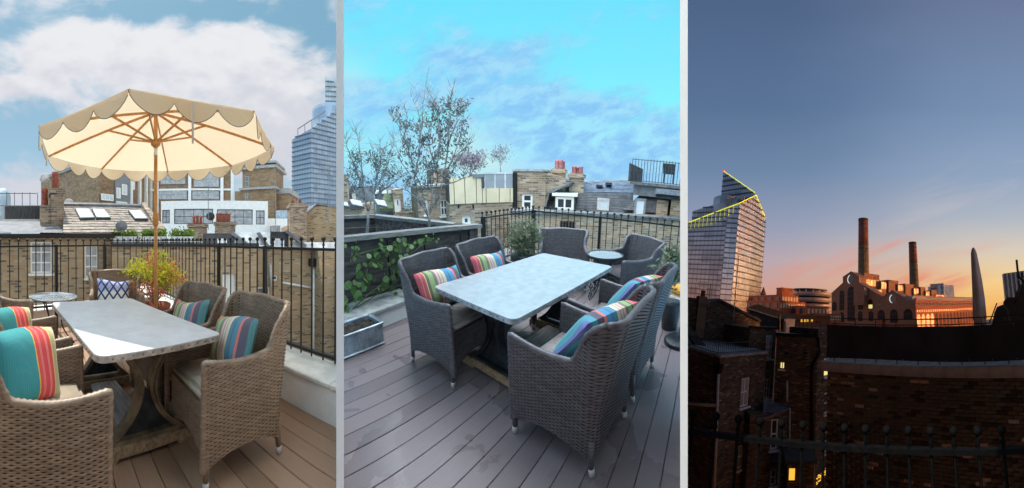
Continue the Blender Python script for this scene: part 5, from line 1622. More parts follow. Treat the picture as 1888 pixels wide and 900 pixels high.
for (xa, yt, xb, ys, yb, pots) in ((1018, 294, 1043, 311, 340, 4), (1050, 306, 1077, 320, 340, 3)):
    q = T.rect(xa, ys, xb, yb, .5)
    s_ = part(T, 'chimney_stack', MB().box(q[0], q[1], .5, 1.4, q[2] - 1, q[3]).box(q[0] - .06, q[1] + .06, .44, 1.46, q[3] - .16, q[3] - .03), M['brick_grey'])
    zp = T.hit(xa, yt, .5)[1] - q[3]
    M.setdefault('pinkpot', plain('pink_clay', (0.42, 0.16, 0.17, 1), .8, 0, .2, 8))
    for k in range(pots): pot(T, q[0] + .17 + k * (q[1] - q[0] - .3) / max(1, pots - 1), .8 + .25 * (k % 2), q[3], .1, zp * (1 - .1 * (k % 2)), M['pinkpot'], s_)
# slate mansard
T = facing(2, 'slate_mansard_house', 'blue slate mansard roof with a white dormer and a pale skylight', 'house', 1005, 12.0, ZG2, yaw=-8)
e0, e1 = T.pt(1012, 355, 0), T.pt(1168, 356, 0); r0, r1 = T.pt(1044, 336, 1.5), T.pt(1176, 334, 1.5)
part(T, 'upper_roof', MB().poly([e0, e1, r1, r0]), M['slate_blue'])
slates(T, e0, e1, r0, r1, 9, M['slate_blue'], 6, per=.22, rise=.006)
part(T, 'ridge', MB().tube([r0, r1], .05, 5), M['lead'])
b0, b1 = T.pt(1002, 389, -.35), T.pt(1166, 391, -.35)
part(T, 'lower_roof', MB().ext([b0, b1, e1 - Vector((0, 0, .02)), e0 - Vector((0, 0, .02))], (0, .3, -.02)), M['slate_dark'])
slates(T, b0, b1, e0 - Vector((0, 0, .02)), e1 - Vector((0, 0, .02)), 7, M['slate_dark'], 7, per=.24, rise=.006)
part(T, 'gutter', MB().box(b0.x - .2, b1.x + .2, -.5, -.3, b0.z - .14, b0.z - .02), M['lead'])
part(T, 'parting_wall', MB().ext([T.pt(1079, 336, 1.2), T.pt(1083, 336, 1.2), T.pt(1081, 386, -.5), T.pt(1077, 386, -.5)], (0, .5, 0)), M['felt'])
q = T.rect(1024, 363, 1058, 387, -.62)
dm = part(T, 'dormer', MB().box(q[0] - .05, q[1] + .05, -.55, .6, q[2], q[3] + .02), M['slate_dark'])
window(dm, q, cols=2, rows=1, y=-.62, fw=.09, pane=M['glass'], sill=False)
part(dm, 'fascia', MB().box(q[0] - .12, q[1] + .12, -.7, .6, q[3] + .022, q[3] + .13), M['white'])
q = T.rect(1101, 366, 1123, 388, -.62)
window(T, q, M['leadlight'], M['skylight'], cols=1, rows=1, y=-.6, fw=.07, sill=False, name='skylight')
for px_, py_ in ((1067, 338), (1122, 339), (1050, 349), (1109, 349), (1105, 343)):
    p = T.pt(px_, py_, .75); part(T, 'roof_vent', MB().box(p.x - .12, p.x + .12, .4, .9, p.z - .03, p.z + .05), M['felt'])
# roof terrace house at the right
T = facing(2, 'terrace_house', 'house with a railed roof terrace and grey dormer window cut off at the right', 'house', 1152, 11.6, ZG2, yaw=-12)
x0, x1 = T.hit(1150, 360)[0], T.hit(1290, 360)[0]
z0_, z1_ = T.hit(1200, 392)[1], T.hit(1200, 338)[1]
part(T, 'mansard_face', MB().ext([(x0, 0, z0_), (x1, 0, z0_), (x1, .45, z1_ - .5), (x0 + .5, .45, z1_ - .5)], (0, 1, 0)), M['slate_dark'])
part(T, 'wall', MB().box(x0, x1, .3, 4, 0, z0_), M['brick_pink'])
slates(T, (x0, -.01, z0_), (x1, -.01, z0_), (x0 + .5, .44, z1_ - .5), (x1, .44, z1_ - .5), 7, M['slate_dark'], 9, per=.24, rise=.006)
part(T, 'roof_band', MB().box(x0 + .3, x1, .2, 4, z1_ - .48, z1_ - .1), M['lead'])
part(T, 'roof_sheet', MB().box(x0 + .2, x1, .0, 4, z1_ - .098, z1_), M['dullstone'])
q = T.rect(1169, 366, 1190, 402, -.25)
window(T, q, M['midgrey'], M['skylight'], cols=1, rows=1, y=-.25, fw=.07, sill=False, name='dormer_window')
for (a, b) in ((1210, 1231), (1236, 1290)):
    q = T.rect(a, 369, b, 402, -.2); part(T, 'brick_pier', MB().box(q[0], q[1], -.2, .3, 0, q[3]), M['brick_pink'])
q = T.rect(1209, 361, 1290, 369, -.3); part(T, 'soffit', MB().box(q[0], q[1], -.45, .3, q[2], q[3] - .02), M['felt'])
q = T.rect(1209, 352, 1290, 361, -.5); part(T, 'canopy', MB().box(q[0], q[1], -.6, .3, q[2], q[3]), M['midgrey'])
zt_ = T.hit(1220, 298, .6)[1]
a_ = T.F @ Vector((T.hit(1164, 330, .6)[0], .6, 0)); b_ = T.F @ Vector((T.hit(1290, 330, .6)[0], .6, 0))
railing(2, 'dark roof-terrace railing against the sky at the top right of the overcast view', (a_.x, a_.y, 0), (b_.x, b_.y, 0), ZG2 + zt_, ZG2 + z1_ + .05, .115, .003, .012, mat=M['slate_dark'], ztoprail=ZG2 + zt_)
k_ = MB()
for k in range(9):
    p = T.pt(1163 + k * 2.1, 301 + k * 1.1, .6 + k * .02); k_.box(p.x - .035, p.x + .035, .5 + k * .1, .53 + k * .1, z1_, p.z)
part(T, 'side_screen', k_, M['slate_dark'])
p = T.F @ T.pt(1232, 336, 1.1)
cT = Thing(2, 'terrace_chair', 'small dark chair silhouetted on the railed roof terrace', 'chair', p, 2.6)
part(cT, 'seat', MB().box(-.22, .22, -.2, .2, .30, .36), M['slate_dark']); part(cT, 'backrest', MB().ext([(-.22, .18, .36), (.22, .18, .36), (.24, .28, .68), (-.24, .28, .68)], (0, .05, 0)), M['slate_dark'])
for sx_ in (-.18, .18):
    for sy_ in (-.16, .16): part(cT, 'leg', MB().cyl((sx_, sy_, -.05), (sx_, sy_, .30), .02, n=6), M['slate_dark'])
# cream clad extension over brick base
M['creamclad'] = plain('cream_cladding', (0.66, 0.55, 0.38, 1), .7, 0, .06, 2.0)
T = facing(2, 'clad_extension', 'cream panelled roof extension on a brick base with a grey screen on top', 'building', 828, 11.0, ZG2, yaw=4)
x0, x1 = T.hit(828, 360)[0], T.hit(945, 360)[0]; zb_ = T.hit(850, 377)[1]
op = [T.rect(852, 398, 868, 416)]
wall(T, 'brick_base', x0, x1, 0, zb_, op, M['brick_grey'], 3.5)
window(T, op[0], cols=1, rows=1, fw=.1)
part(T, 'backing', MB().box(x0 + .03, T.hit(893, 350)[0], .03, 3, zb_ + .01, T.hit(860, 329)[1]), M['felt'])
xs = [828, 837, 857, 878, 889]
for a, b in zip(xs, xs[1:]):
    q = T.rect(a, 327, b, 376.5); part(T, 'cladding_panel', MB().box(q[0] + .012, q[1] - .012, -.04, .028, zb_ + .02, q[3] + (.05 if a > 850 else 0)), M['creamclad'])
xs = [889, 896, 920, 940, 946]
part(T, 'backing', MB().box(T.hit(889, 350)[0], x1, .03, 3, zb_ + .01, T.hit(915, 347)[1]), M['felt'])
for a, b in zip(xs, xs[1:]):
    q = T.rect(a, 347, b, 376.5); part(T, 'cladding_panel', MB().box(q[0] + .012, q[1] - .012, -.04, .028, zb_ + .02, q[3]), M['creamclad'])
q = T.rect(888, 325, 893, 346, -.06); part(T, 'corner_flashing', MB().box(q[0], q[1], -.08, .2, q[2], q[3]), M['slate_dark'])
q = T.rect(870, 321, 892, 327, .1); part(T, 'parapet_cap', MB().box(q[0], q[1], -.1, .6, q[2], q[3]), M['lead'])
M['screen'] = plain('grey_screen', (0.27, 0.29, 0.32, 1), .6, .1, .08, 3)
for a, b in ((892.5, 911.4), (911.4, 930.2), (930.2, 947)):
    q = T.rect(a, 318, b, 347); pn_ = part(T, 'screen_panel', MB().box(q[0], q[1], -.02, .02, q[2], q[3]), M['screen'])
    part(pn_, 'frame', MB().box(q[0] - .01, q[0] + .04, -.035, -.021, q[2], q[3]).box(q[0] + .041, q[1], -.035, -.021, q[3] - .05, q[3]), M['leadlight'])
for px_, w_ in ((845, .03), (872, .03)):
    part(T, 'waste_pipe', MB().tube([T.pt(px_, 377, -.09), T.pt(px_ + 1, 384, -.09)], w_, 6), M['iron'])
# trees behind the extension
limbtree(2, 'bare_tree', 'mauve-tinted bare tree behind the cream panelled extension', 15.0, (868, 335),
         [[(868, 335), (867, 322)], [(867, 324), (858, 308), (850, 298)], [(867, 322), (868, 305), (866, 294)], [(867, 322), (878, 308), (884, 297)], [(858, 312), (846, 308)], [(876, 312), (888, 308)]], 4,
         [(830, 285, 895, 335, .55)], 12, M['bark'], M['twigbud'], .13, .06)
limbtree(2, 'bare_tree', 'slim young tree sticking up behind the grey screen', 14.0, (924, 322),
         [[(924, 325), (923, 312)], [(923, 312), (921, 295), (924, 280)], [(923, 305), (929, 292)], [(922, 300), (917, 290)]], 3, [(905, 270, 940, 322, .6)], 13, M['bark'], M['twigbud'], .10, .03)
# brick building at the left behind the olive tree
T = facing(2, 'brick_building', 'brown brick building with white sash windows behind the tall olive tree', 'building', 772, 13.0, ZG2, yaw=6)
x0, x1 = T.hit(770, 370)[0], T.hit(829, 370)[0]; zt_ = T.hit(800, 345)[1]
op = [T.rect(812, 368, 826, 398), T.rect(783, 368, 789, 396)]
wall(T, 'wall', x0, x1, 0, zt_, op, M['brick_grey'], 3)
for o_ in op: window(T, o_, cols=2, rows=2, fw=.06)
q = T.rect(800, 311, 829, 345, 1.2); part(T, 'upper_storey', MB().box(q[0], q[1], 1.2, 3.5, zt_ - .3, q[3]), M['brick_grey'])
part(T, 'cornice', MB().box(x0 - .08, x1, -.1, 3.1, zt_ + .002, zt_ + .1), M['stone'])
# low houses at the far left
T = facing(2, 'low_house', 'low brick house with a white back door and a mossy roof at the far left', 'house', 745, 15.0, ZG2, yaw=4)
x0, x1 = T.hit(725, 370)[0], T.hit(744, 370)[0]; zt_ = T.hit(735, 349)[1]
op = [T.rect(727.5, 366, 739, 391)]
wall(T, 'wall', x0, x1, 0, zt_, op, M['brick_grey'], 2)
window(T, op[0], M['white'], M['white'], cols=1, rows=1, fw=.12, name='door', sill=False)
q = T.rect(728.5, 369, 738, 378, .08); part(T, 'door_light', MB().box(q[0] + .1, q[1] - .1, .03, .08, q[2], q[3]), M['glass'])
M['moss'] = plain('mossy_roof', (0.06, 0.085, 0.04, 1), .9, 0, .4, 3)
part(T, 'moss_roof', MB().ext([T.pt(700, 384, -.6), T.pt(725, 384, -.6), T.pt(725, 357, 1.0), T.pt(708, 357, 1.0)], (0, 0, -.15)), M['moss'])
q = T.rect(690, 345, 726, 358, 1.4); part(T, 'rear_block', MB().box(q[0], q[1], 1.4, 3, 0, q[3]), M['midgrey'])
for a in (690, 704, 716):
    q = T.rect(a, 351, a + 9, 357, 1.2); part(T, 'air_unit', MB().box(q[0], q[1], 1.1, 1.39, q[2], q[3]), M['white'])
q = T.rect(728, 388, 750, 402, -.3); part(T, 'garden_wall', MB().box(q[0], q[1] + .9, -.4, -.1, 0, q[3] - .1), M['brick_grey'])
T = facing(2, 'low_house', 'brick house with dark glazed lean-to roofs at the left edge behind the small olive', 'house', 640, 13.0, ZG2, yaw=-4)
q = T.rect(620, 322, 642, 400); part(T, 'wall', MB().box(q[0], q[1], 0, 2, 0, q[3]), M['brick_grey'])
q = T.rect(634, 376, 690, 400, -.4); part(T, 'lean_to_wall', MB().box(q[0], q[1], -.4, -.02, 0, q[3]), M['brick_pink'])
for a, b in ((622, 646), (648, 672), (694, 716)):
    f_ = part(T, 'glazed_roof', MB().ext([T.pt(a, 378, -.7), T.pt(b, 382, -.7), T.pt(b - 5, 370, .3), T.pt(a - 6, 367, .3)], (0, 0, -.06)), M['slate_dark'])
    part(f_, 'pane', MB().ext([T.pt(a + 2, 377, -.66), T.pt(b - 3, 380.5, -.66), T.pt(b - 7, 371.5, .22), T.pt(a - 3, 368.5, .22)], (0, 0, .03)), M['skylight'])
q = T.rect(646, 344, 690, 372, 1.0); part(T, 'rear_wall', MB().box(q[0], q[1], 1.0, 2, 0, q[3]), M['midgrey'])
q = T.rect(649, 345, 655, 370, .9); window(T, q, cols=1, rows=1, y=.9, fw=.1, sill=False)
for i, (px_, py_, w_, h_) in enumerate(((750, 380, 10, 22), (768, 372, 12, 26))):
    b = atr(2, px_, py_ + 20, 19.0)
    T = Thing(2, 'garden_tree', ['hazy round garden tree behind the white back door', 'hazy garden tree between the low house and the tall olive'][i], 'tree', b)
    rs = random.Random(60 + i)
    part(T, 'trunk', MB().cyl((0, 0, -1), (0, 0, .5), .08, .04, 7), M['bark'])
    mb = MB(); leaves(mb, [((rs.gauss(0, .25), rs.gauss(0, .25), rs.uniform(.1, 1.0)), 1) for _ in range(26)], 26, .11, .13, rs, .4)
    part(T, 'crown', mb, M['shrub'])
# ================================================================== THIRD TERRACE (dusk view over the rooftops)
def sky3(t, X, Y):
    yy = nd(t, 'ShaderNodeMapRange', {0: Y, 1: -200.0, 2: 640.0}).outputs[0]
    q = lambda y: (y + 200) / 840
    left = ramp(t, yy, [(0, S(46, 55, 74)), (q(0), S(79, 101, 136)), (q(200), S(90, 116, 151)), (q(320), S(112, 136, 168)), (q(420), S(150, 158, 182)), (q(480), S(184, 168, 176)), (q(530), S(206, 160, 150)), (q(600), S(196, 138, 112)), (1, S(120, 82, 66))])
    right = ramp(t, yy, [(0, S(42, 52, 72)), (q(0), S(108, 123, 157)), (q(200), S(122, 147, 181)), (q(320), S(146, 166, 194)), (q(400), S(176, 184, 196)), (q(460), S(216, 204, 188)), (q(520), S(248, 210, 140)), (q(570), S(250, 186, 92)), (1, S(196, 110, 52))])
    n0 = noise_tex(t, comb(t, mt(t, 'DIVIDE', X, 260.0), mt(t, 'DIVIDE', Y, 120.0), 9.0), 1.0, 3.0, .5)
    fx = smooth(t, mt(t, 'ADD', X, mt(t, 'MULTIPLY', mt(t, 'SUBTRACT', n0, .5), 160.0)), -190.0, 330.0)
    c = mix(t, fx, left, right)
    Yr = mt(t, 'ADD', Y, mt(t, 'MULTIPLY', X, .32))
    v = comb(t, mt(t, 'DIVIDE', X, 240.0), mt(t, 'DIVIDE', Yr, 42.0), 2.2)
    n = noise_tex(t, v, 1.0, 6.0, .6, .6)
    # thin pink streaks low over the chimneys, pale veil rising to the right
    pk = mt(t, 'MULTIPLY', smooth(t, n, .44, .66), addall(t, [blob(t, X, Y, 145, 520, 75, 20, 1.0), blob(t, X, Y, 110, 452, 110, 16, .75), blob(t, X, Y, 280, 560, 90, 10, .8), blob(t, X, Y, -120, 500, 160, 40, .3), blob(t, X, Y, 10, 480, 90, 30, .35)]))
    c = mix(t, mt(t, 'MINIMUM', pk, .85), c, S(230, 142, 118))
    vl = mt(t, 'MULTIPLY', smooth(t, n, .42, .68), addall(t, [blob(t, X, mt(t, 'ADD', Y, mt(t, 'MULTIPLY', X, .42)), 180, 445, 170, 26, .35), blob(t, X, Y, 280, 350, 120, 45, .3)]))
    c = mix(t, vl, c, S(206, 196, 200))
    # beyond the frame the band of afterglow simply carries on and dies away
    c = mix(t, smooth(t, Y, -150.0, -650.0), c, S(28, 33, 45))
    return mix(t, smooth(t, X, 760.0, 1150.0), c, mix(t, .88, left, S(34, 40, 54)))
SUN3 = (radians(76), radians(3.2))
if SKY:
    h3 = HALF + 2.5 / F if 'HALF' in globals() else 310 / F + 2.5 / F
    a1_ = radians(84)
    shell(AZ[3], h3, a1_, 1500.0, 1.40, radians(89), skymat('dusk_sky', sky3), -200, 1499, side=plain('light_stop_grey', (0.014, 0.016, 0.02, 1), .95, spec=.05),
          curtain=[(-h3, 310 / F + .04, 450 / F * 1.40 + .05, 1499), (310 / F + .04, a1_, -200, 1499), (-h3, 310 / F + .04, -200, -450 / F * 1.40 - .25)])
    dloc = Vector((sin(SUN3[0]) * cos(SUN3[1]), cos(SUN3[0]) * cos(SUN3[1]), sin(SUN3[1])))
    dw = (MP[3].to_3x3() @ dloc)
    mb = MB().lathe([(0.1, .0), (25.0, .0)], 28)
    ms = emit('setting_sun_glow', (1.0, 0.38, 0.11, 1), 7500)
    o = bpy.data.objects.new('setting_sun', mb.mesh('setting_sun', ms)); col.objects.link(o)
    o.location = Vector((0, 0, CAMZ)) + dw * 1420
    o.rotation_euler = (-dw).to_track_quat('Z', 'Y').to_euler()
    o['kind'] = 'structure'
E3 = lambda n, c, s: M.setdefault(n, emit(n, c, s))
E3('led', S(226, 226, 40), 1.0); E3('lamp_warm', (1.0, 0.55, 0.06, 1), 1.0); E3('lamp_pale', (1.0, 0.82, 0.30, 1), .9); E3('neon_white', (1, 1, .90, 1), .55); E3('lamp_red', (1, .08, .05, 1), .6)
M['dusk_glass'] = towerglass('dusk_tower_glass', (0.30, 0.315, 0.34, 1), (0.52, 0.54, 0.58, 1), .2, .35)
M['dusk_pale'] = towerglass('pale_dusk_tower_glass', (0.60, 0.60, 0.60, 1), (0.86, 0.84, 0.80, 1), .25, .75)  # paler copy for the tower's right faces, western sky's brightness in its colour
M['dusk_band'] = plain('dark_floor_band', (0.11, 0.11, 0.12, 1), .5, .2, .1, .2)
M['dusk_bandlight'] = plain('grey_floor_band', (0.17, 0.16, 0.15, 1), .5, .2, .1, .2)  # lighter copy of the dark band, brightness of those right faces painted in
M['sunglass'] = plain('low_sun_window_glass', (0.50, 0.40, 0.29, 1), .5, .35, .2, .6)  # warm pale copy of the window glass, low sun's glint put into its colour
M['claybrick'] = brick('orange_clay_brick', [(0, (0.34, 0.10, 0.045, 1)), (1, (0.46, 0.15, 0.07, 1))], (0.34, 0.14, 0.08, 1), .9, .45, .2, bump=0)
M['cover'] = plain('grey_parasol_cover', (0.60, 0.59, 0.61, 1), .9, 0, .12, 1.5, .3, 6)
M['tarp'] = plain('black_windbreak_fabric', (0.022, 0.026, 0.034, 1), .85, 0, .25, 1.2, .5, 3)
ZG3 = -16.0
single(3, 'ground', MB().box(-450, 450, -3, 600, ZG3 - .3, ZG3), M['ground'], kind='structure')

# unseen block added right of frame to keep low sun off the near courtyards
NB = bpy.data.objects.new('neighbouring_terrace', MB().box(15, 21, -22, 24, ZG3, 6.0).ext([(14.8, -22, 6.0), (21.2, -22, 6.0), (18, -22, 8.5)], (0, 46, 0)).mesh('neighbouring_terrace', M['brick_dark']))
col.objects.link(NB); NB.matrix_world = MP[3]; NB['kind'] = 'structure'
# --- near railing with ball finials
pa, pb = Vector((-.96, 1.60, 0)), Vector((.84, 1.36, 0))
railing(3, 'black ball-topped iron railing across the bottom of the dusk view', pa, pb, 1.462, .2, .1085, .0215, .0085, mat=M['ironmatt'], sag=.31, ztoprail=1.352)

# --- right: brick wall with concrete coping and a black windbreak
T = facing(3, 'roof_terrace_wall', 'dark brick wall with thick concrete coping filling the lower right of the dusk view', 'wall', 1528, 8.2, ZG3, yaw=-41)
x0, x1 = 0.0, T.hit(1925, 750)[0]
bow = lambda x: .45 * (1 - (2 * x / x1 - 1) ** 2)      # bowed so the edge looks straighter in the cylindrical view
zt_ = T.hit(1600, 694)[1]; zc = T.hit(1600, 675)[1]
mb = MB()
for k in range(12):
    a, b = x1 * k / 12, x1 * (k + 1) / 12
    mb.ext([(a, bow(a) + .02, 0), (b, bow(b) + .02, 0), (b, bow(b) + .5, 0), (a, bow(a) + .5, 0)], (0, 0, zt_))
part(T, 'backing', mb, M['brick_dark'])
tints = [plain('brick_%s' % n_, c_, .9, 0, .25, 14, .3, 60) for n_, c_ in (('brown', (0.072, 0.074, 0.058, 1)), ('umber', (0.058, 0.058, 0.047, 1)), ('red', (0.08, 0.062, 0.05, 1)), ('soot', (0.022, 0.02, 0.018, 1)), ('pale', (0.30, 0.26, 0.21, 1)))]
rs = random.Random(77)
bmes = {}
for i, m_ in enumerate(tints):
    for nm, l in (('s', .215), ('h', .1025)): bmes[i, nm] = MB().cbox(0.0, l, -.012, .03, 0.0, .065, .005).mesh('brick', m_)
cnt = 0; rest = MB(); z = zt_ - .075; row = 0
while z > zt_ - 4.2:
    x = x0 + (.0 if row % 2 else -.1125)
    while x < x1:
        i = rs.choices(range(5), (40, 30, 14, 13, 3))[0]
        if x >= x0 - .001:
            if cnt < 300:
                part(T, 'brick', None, None, mesh=bmes[i, 's'], loc=(x, bow(x + .1) + rs.uniform(-.004, .004), z), rot=(0, 0, math.atan((bow(x + .2) - bow(x)) / .2))); cnt += 1
            else:
                rest.m = i; yb_ = bow(x + .1) + rs.uniform(-.004, .004); rest.cbox(x, x + .215, yb_ - .012, yb_ + .03, z, z + .065, .005)
        x += .225
    z -= .075; row += 1
rest.m = 0
o = part(T, 'brickwork', rest, tints); o['kind'] = 'stuff'
nseg = 10
for k in range(nseg):
    a, b = x0 - .15 + (x1 - x0 + .15) * k / nseg, x0 - .15 + (x1 - x0 + .15) * (k + 1) / nseg
    L_ = hypot(b - a, bow(b) - bow(a))
    part(T, 'coping_block', MB().cbox(.002, L_ - .002, -.14, .6, zt_ + .003, zc, .006), M['concrete'], loc=(a, bow(a), 0), rot=(0, 0, atan2(bow(b) - bow(a), b - a)))
W_ = Thing(3, 'windbreak', 'black fabric windbreak laced to a railing above the concrete coping', 'screen', T.F @ Vector((0, .06, zc)), T.F.to_euler().z)
top_ = [T.hit(a, b_, bow(T.hit(a, b_)[0])) for a, b_ in ((1540, 599), (1880, 596))]
htf = lambda x: top_[0][1] + (top_[1][1] - top_[0][1]) * (x - top_[0][0]) / (top_[1][0] - top_[0][0]) - zc
ht = htf(x1 / 2); hb = T.hit(1600, 668)[1] - zc
def tf(i, j):
    x = -.05 + (x1 + .05) * i / 90; t = j / 14
    return (x, bow(x) - .02 + .018 * sin(x * 6.3) * sin(pi * t) + .02 * sin(x * 2.1 + 3 * t) + .012 * sin(x * 17) * t * (1 - t), hb + (htf(x) - hb) * t + .015 * sin(x * 1.3) * (1 - t))
part(W_, 'fabric', MB().grid(tf, 90, 14), M['tarp'], True)
for k in range(int(x1 / .52)):
    x = .1 + k * .52
    part(W_, 'stake', MB().cyl((x, bow(x) + .06, 0), (x, bow(x) + .06, htf(x) + .17), .012, n=6), M['iron'])
    part(W_, 'eyelet', MB().ball((x + .2, bow(x + .2) - .05, hb + .03), .009, 6, 4).ball((x + .2, bow(x + .2) - .05, htf(x) - .02), .009, 6, 4), M['galv'])['kind'] = 'stuff'
for z in (.03, .16):
    part(W_, 'rail', MB().tube([(x1 * k / 12, bow(x1 * k / 12) + .06, htf(x1 * k / 12) + z) for k in range(13)], .012, 6), M['iron'])
pt_ = []
# closed parasol in its cover
b = atr(3, 1807, 596, 10.2); tp = atr(3, 1799, 456, 10.2)
C_ = Thing(3, 'covered_parasol', 'tall closed parasol in a pale grey cover standing like an obelisk', 'parasol', b)
hh = tp.z - b.z
prof = [(.19, -.05), (.185, .02), (.18, .1), (.205, .12), (.185, hh * .3), (.155, hh * .55), (.122, hh * .75), (.09, hh * .92), (.05, hh * .98), (.01, hh)]
def cf(i, j):
    a = 2 * pi * i / 32; r_, z = prof[j]
    r_ *= 1 + .10 * cos(4 * a + .6) + .03 * cos(9 * a + z * 2)
    return (r_ * cos(a) + .02 * sin(z * 1.7), r_ * sin(a), z)
part(C_, 'cover', MB().grid(cf, 32, len(prof) - 1), M['cover'], True)
part(C_, 'foot', MB().box(-.3, .3, -.3, .3, -.4, -.06), M['darkgrey'])
# dark heap at the right edge
def px3(T, pts, y): return [T.pt(a, b_, y) for a, b_ in pts]
D = facing(3, 'covered_furniture', 'jagged dark heap of covered terrace furniture at the right edge of the dusk view', 'furniture', 1850, 9.4, zc + ZG3 - .3, yaw=-8)
part(D, 'cover', MB().ext(px3(D, ((1828, 604), (1833, 577), (1838, 566), (1848, 562), (1856, 572), (1862, 604)), 0), (0, .5, 0)), M['tarp'])
part(D, 'cover', MB().ext(px3(D, ((1846, 604), (1850, 556), (1858, 548), (1874, 549), (1881, 541), (1892, 536), (1930, 536), (1930, 604)), .6), (0, .8, 0)), M['tarp'])
part(D, 'cushion_stack', MB().ext(px3(D, ((1868, 552), (1879, 528), (1886, 521), (1930, 524), (1930, 560)), 1.5), (0, .4, 0)), M['darkgrey'])
part(D, 'bent_pipe', MB().tube(px3(D, ((1874.5, 481), (1876, 497), (1879, 511), (1886, 518), (1897, 522)), .3), .036, 10), M['iron'], True)
part(D, 'pipe_end', MB().ball(D.pt(1874.5, 481, .3), .042, 10, 6), M['midgrey'], True)
part(D, 'pipe', MB().tube(px3(D, ((1870, 560), (1879, 540), (1886, 527)), .2), .03, 8), M['iron'], True)
part(D, 'leaning_bar', MB().cyl(D.pt(1824, 596, -.1), D.pt(1838, 559, .1), .022, n=6), M['darkgrey'])

# --- left: near brick house, corner towards us
T = facing(3, 'brick_house', 'dim brick house whose corner points at us, lower left of the dusk view', 'house', 1341, 13.5, ZG3, yaw=48)
x1 = T.hit(1410, 700)[0]; zt_ = T.hit(1343, 658)[1]
op = [T.rect(1366, 697, 1382, 750), T.rect(1361, 820, 1379, 862)]
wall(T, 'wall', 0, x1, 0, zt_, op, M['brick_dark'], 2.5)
for o_ in op: window(T, o_, cols=2, rows=2, fw=.07, pane=M['glasspale'])
part(T, 'coping', MB().box(-.05, x1 + .05, -.08, .25, zt_ + .003, zt_ + .10), M['stone'])
S_ = facing(3, 'brick_side_wall', 'unlit brick side wall with a grey drainpipe at the left edge of the dusk view', 'wall', 1340.6, 13.5, ZG3, yaw=-46)
xl = S_.hit(1255, 700)[0]
part(S_, 'wall', MB().box(xl, -.01, .0, .3, 0, zt_ - .01), M['brick_dark'])
part(S_, 'coping', MB().box(xl, -.02, -.08, .25, zt_ + .003, zt_ + .10), M['stone'])
part(S_, 'drainpipe', MB().tube([S_.pt(1324, 690, -.1), S_.pt(1322, 760, -.1), S_.pt(1317, 900, -.1)], .06, 8), M['pipe'], True)
q = S_.rect(1318, 670, 1331, 688, -.12); part(S_, 'hopper', MB().ext([(q[0], -.22, q[3]), (q[1], -.22, q[3]), (q[1] - .08, -.22, q[2]), (q[0] + .08, -.22, q[2])], (0, .2, 0)), M['iron'])
part(S_, 'waste_pipe', MB().tube([S_.pt(1262, 743, -.1), S_.pt(1319, 748, -.1)], .06, 8), M['pipe'], True)
part(S_, 'waste_pipe', MB().tube([S_.pt(1296, 793, -.1), S_.pt(1316, 795, -.1)], .04, 8), M['pipe'], True)
# roof terrace on top
zr = ZG3 + zt_ + .1
c0 = T.F @ Vector((0, .12, 0)); c1 = T.F @ Vector((x1, .12, 0)); c2 = S_.F @ Vector((xl, .12, 0))
hr = atr(3, 1343, 634, 13.5).z
railing(3, 'low iron railing round the roof of the dim brick house, right-hand run', (c0.x, c0.y, 0), (c1.x, c1.y, 0), hr, zr + .06, .12, .004, .010, ztoprail=hr)
railing(3, 'low iron railing round the roof of the dim brick house, left-hand run', (c2.x, c2.y, 0), (c0.x, c0.y, 0), hr, zr + .06, .12, .004, .010, ztoprail=hr)
single(3, 'roof_slab', MB().poly([(c0.x, c0.y, zr - .02), (c1.x, c1.y, zr - .02), (c1.x - 3, c1.y + 4, zr - .02), (c2.x - 1, c2.y + 4, zr - .02), (c2.x, c2.y, zr - .02)]), M['leadlight'], 'pale flat roof behind the low iron railing of the dim house', 'roof')
# dormer with pale glass at the far left
T = facing(3, 'roof_dormer', 'dark roof dormer with a pale triangular window at the left edge of the dusk view', 'dormer', 1262, 16.0, ZG3, yaw=10)
part(T, 'roof', MB().ext([T.pt(a, b_, 0) for a, b_ in ((1262, 602), (1274, 603), (1312, 650), (1300, 656), (1268, 618), (1262, 618))], (0, 2.0, 0)), M['slate_dark'])
part(T, 'window_glass', MB().ext([T.pt(a, b_, .3) for a, b_ in ((1262, 622), (1268, 622), (1291, 655), (1262, 655))], (0, .1, 0)), M['skylight'])
# gable house behind with dark roof
T = facing(3, 'brick_gable_house', 'dark brick gable house with a long black roof under the glass tower', 'house', 1326, 19.5, ZG3, yaw=14)
gp = [T.pt(a, b_) for a, b_ in ((1289, 700), (1290, 571), (1300, 562), (1326, 556), (1401, 594), (1401, 700))]
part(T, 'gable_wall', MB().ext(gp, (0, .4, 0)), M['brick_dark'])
a, b, c = T.pt(1290, 570, -.1), T.pt(1326, 554.5, -.1), T.pt(1403, 593.5, -.1)
part(T, 'roof', MB().ext([b, c, c + Vector((0, 0, .14)), b + Vector((0, 0, .14))], (0, 8, 0)), M['slate_dark'])
part(T, 'roof', MB().ext([a, b, b + Vector((0, 0, .14)), a + Vector((0, 0, .14))], (0, 8, 0)), M['slate_dark'])
q = T.rect(1285, 546, 1301, 620, -.3); s_ = part(T, 'chimney_stack', MB().box(q[0], q[1], -.3, .6, q[2] - 2, q[3]), M['brick_far'])
pot(T, (q[0] + q[1]) / 2 + .05, .1, q[3], .16, T.hit(1292, 535)[1] - q[3], M['terracotta'], s_)
q = T.rect(1250, 548, 1285, 640, -.1); part(T, 'party_wall', MB().box(q[0] - 1, q[1] - .01, -.1, .5, 0, q[3]), M['brick_dark'])
for a_, (m0, m1) in enumerate(((1300, 523), (1352, 508))): pass
aerial(3, 'thin bare mast beside the chimney at the left of the dusk view', 1306, 522, 566, 19.0, 0)
aerial(3, 'tall thin mast standing before the glowing tower corner', 1352, 470, 592, 18.0, 0)
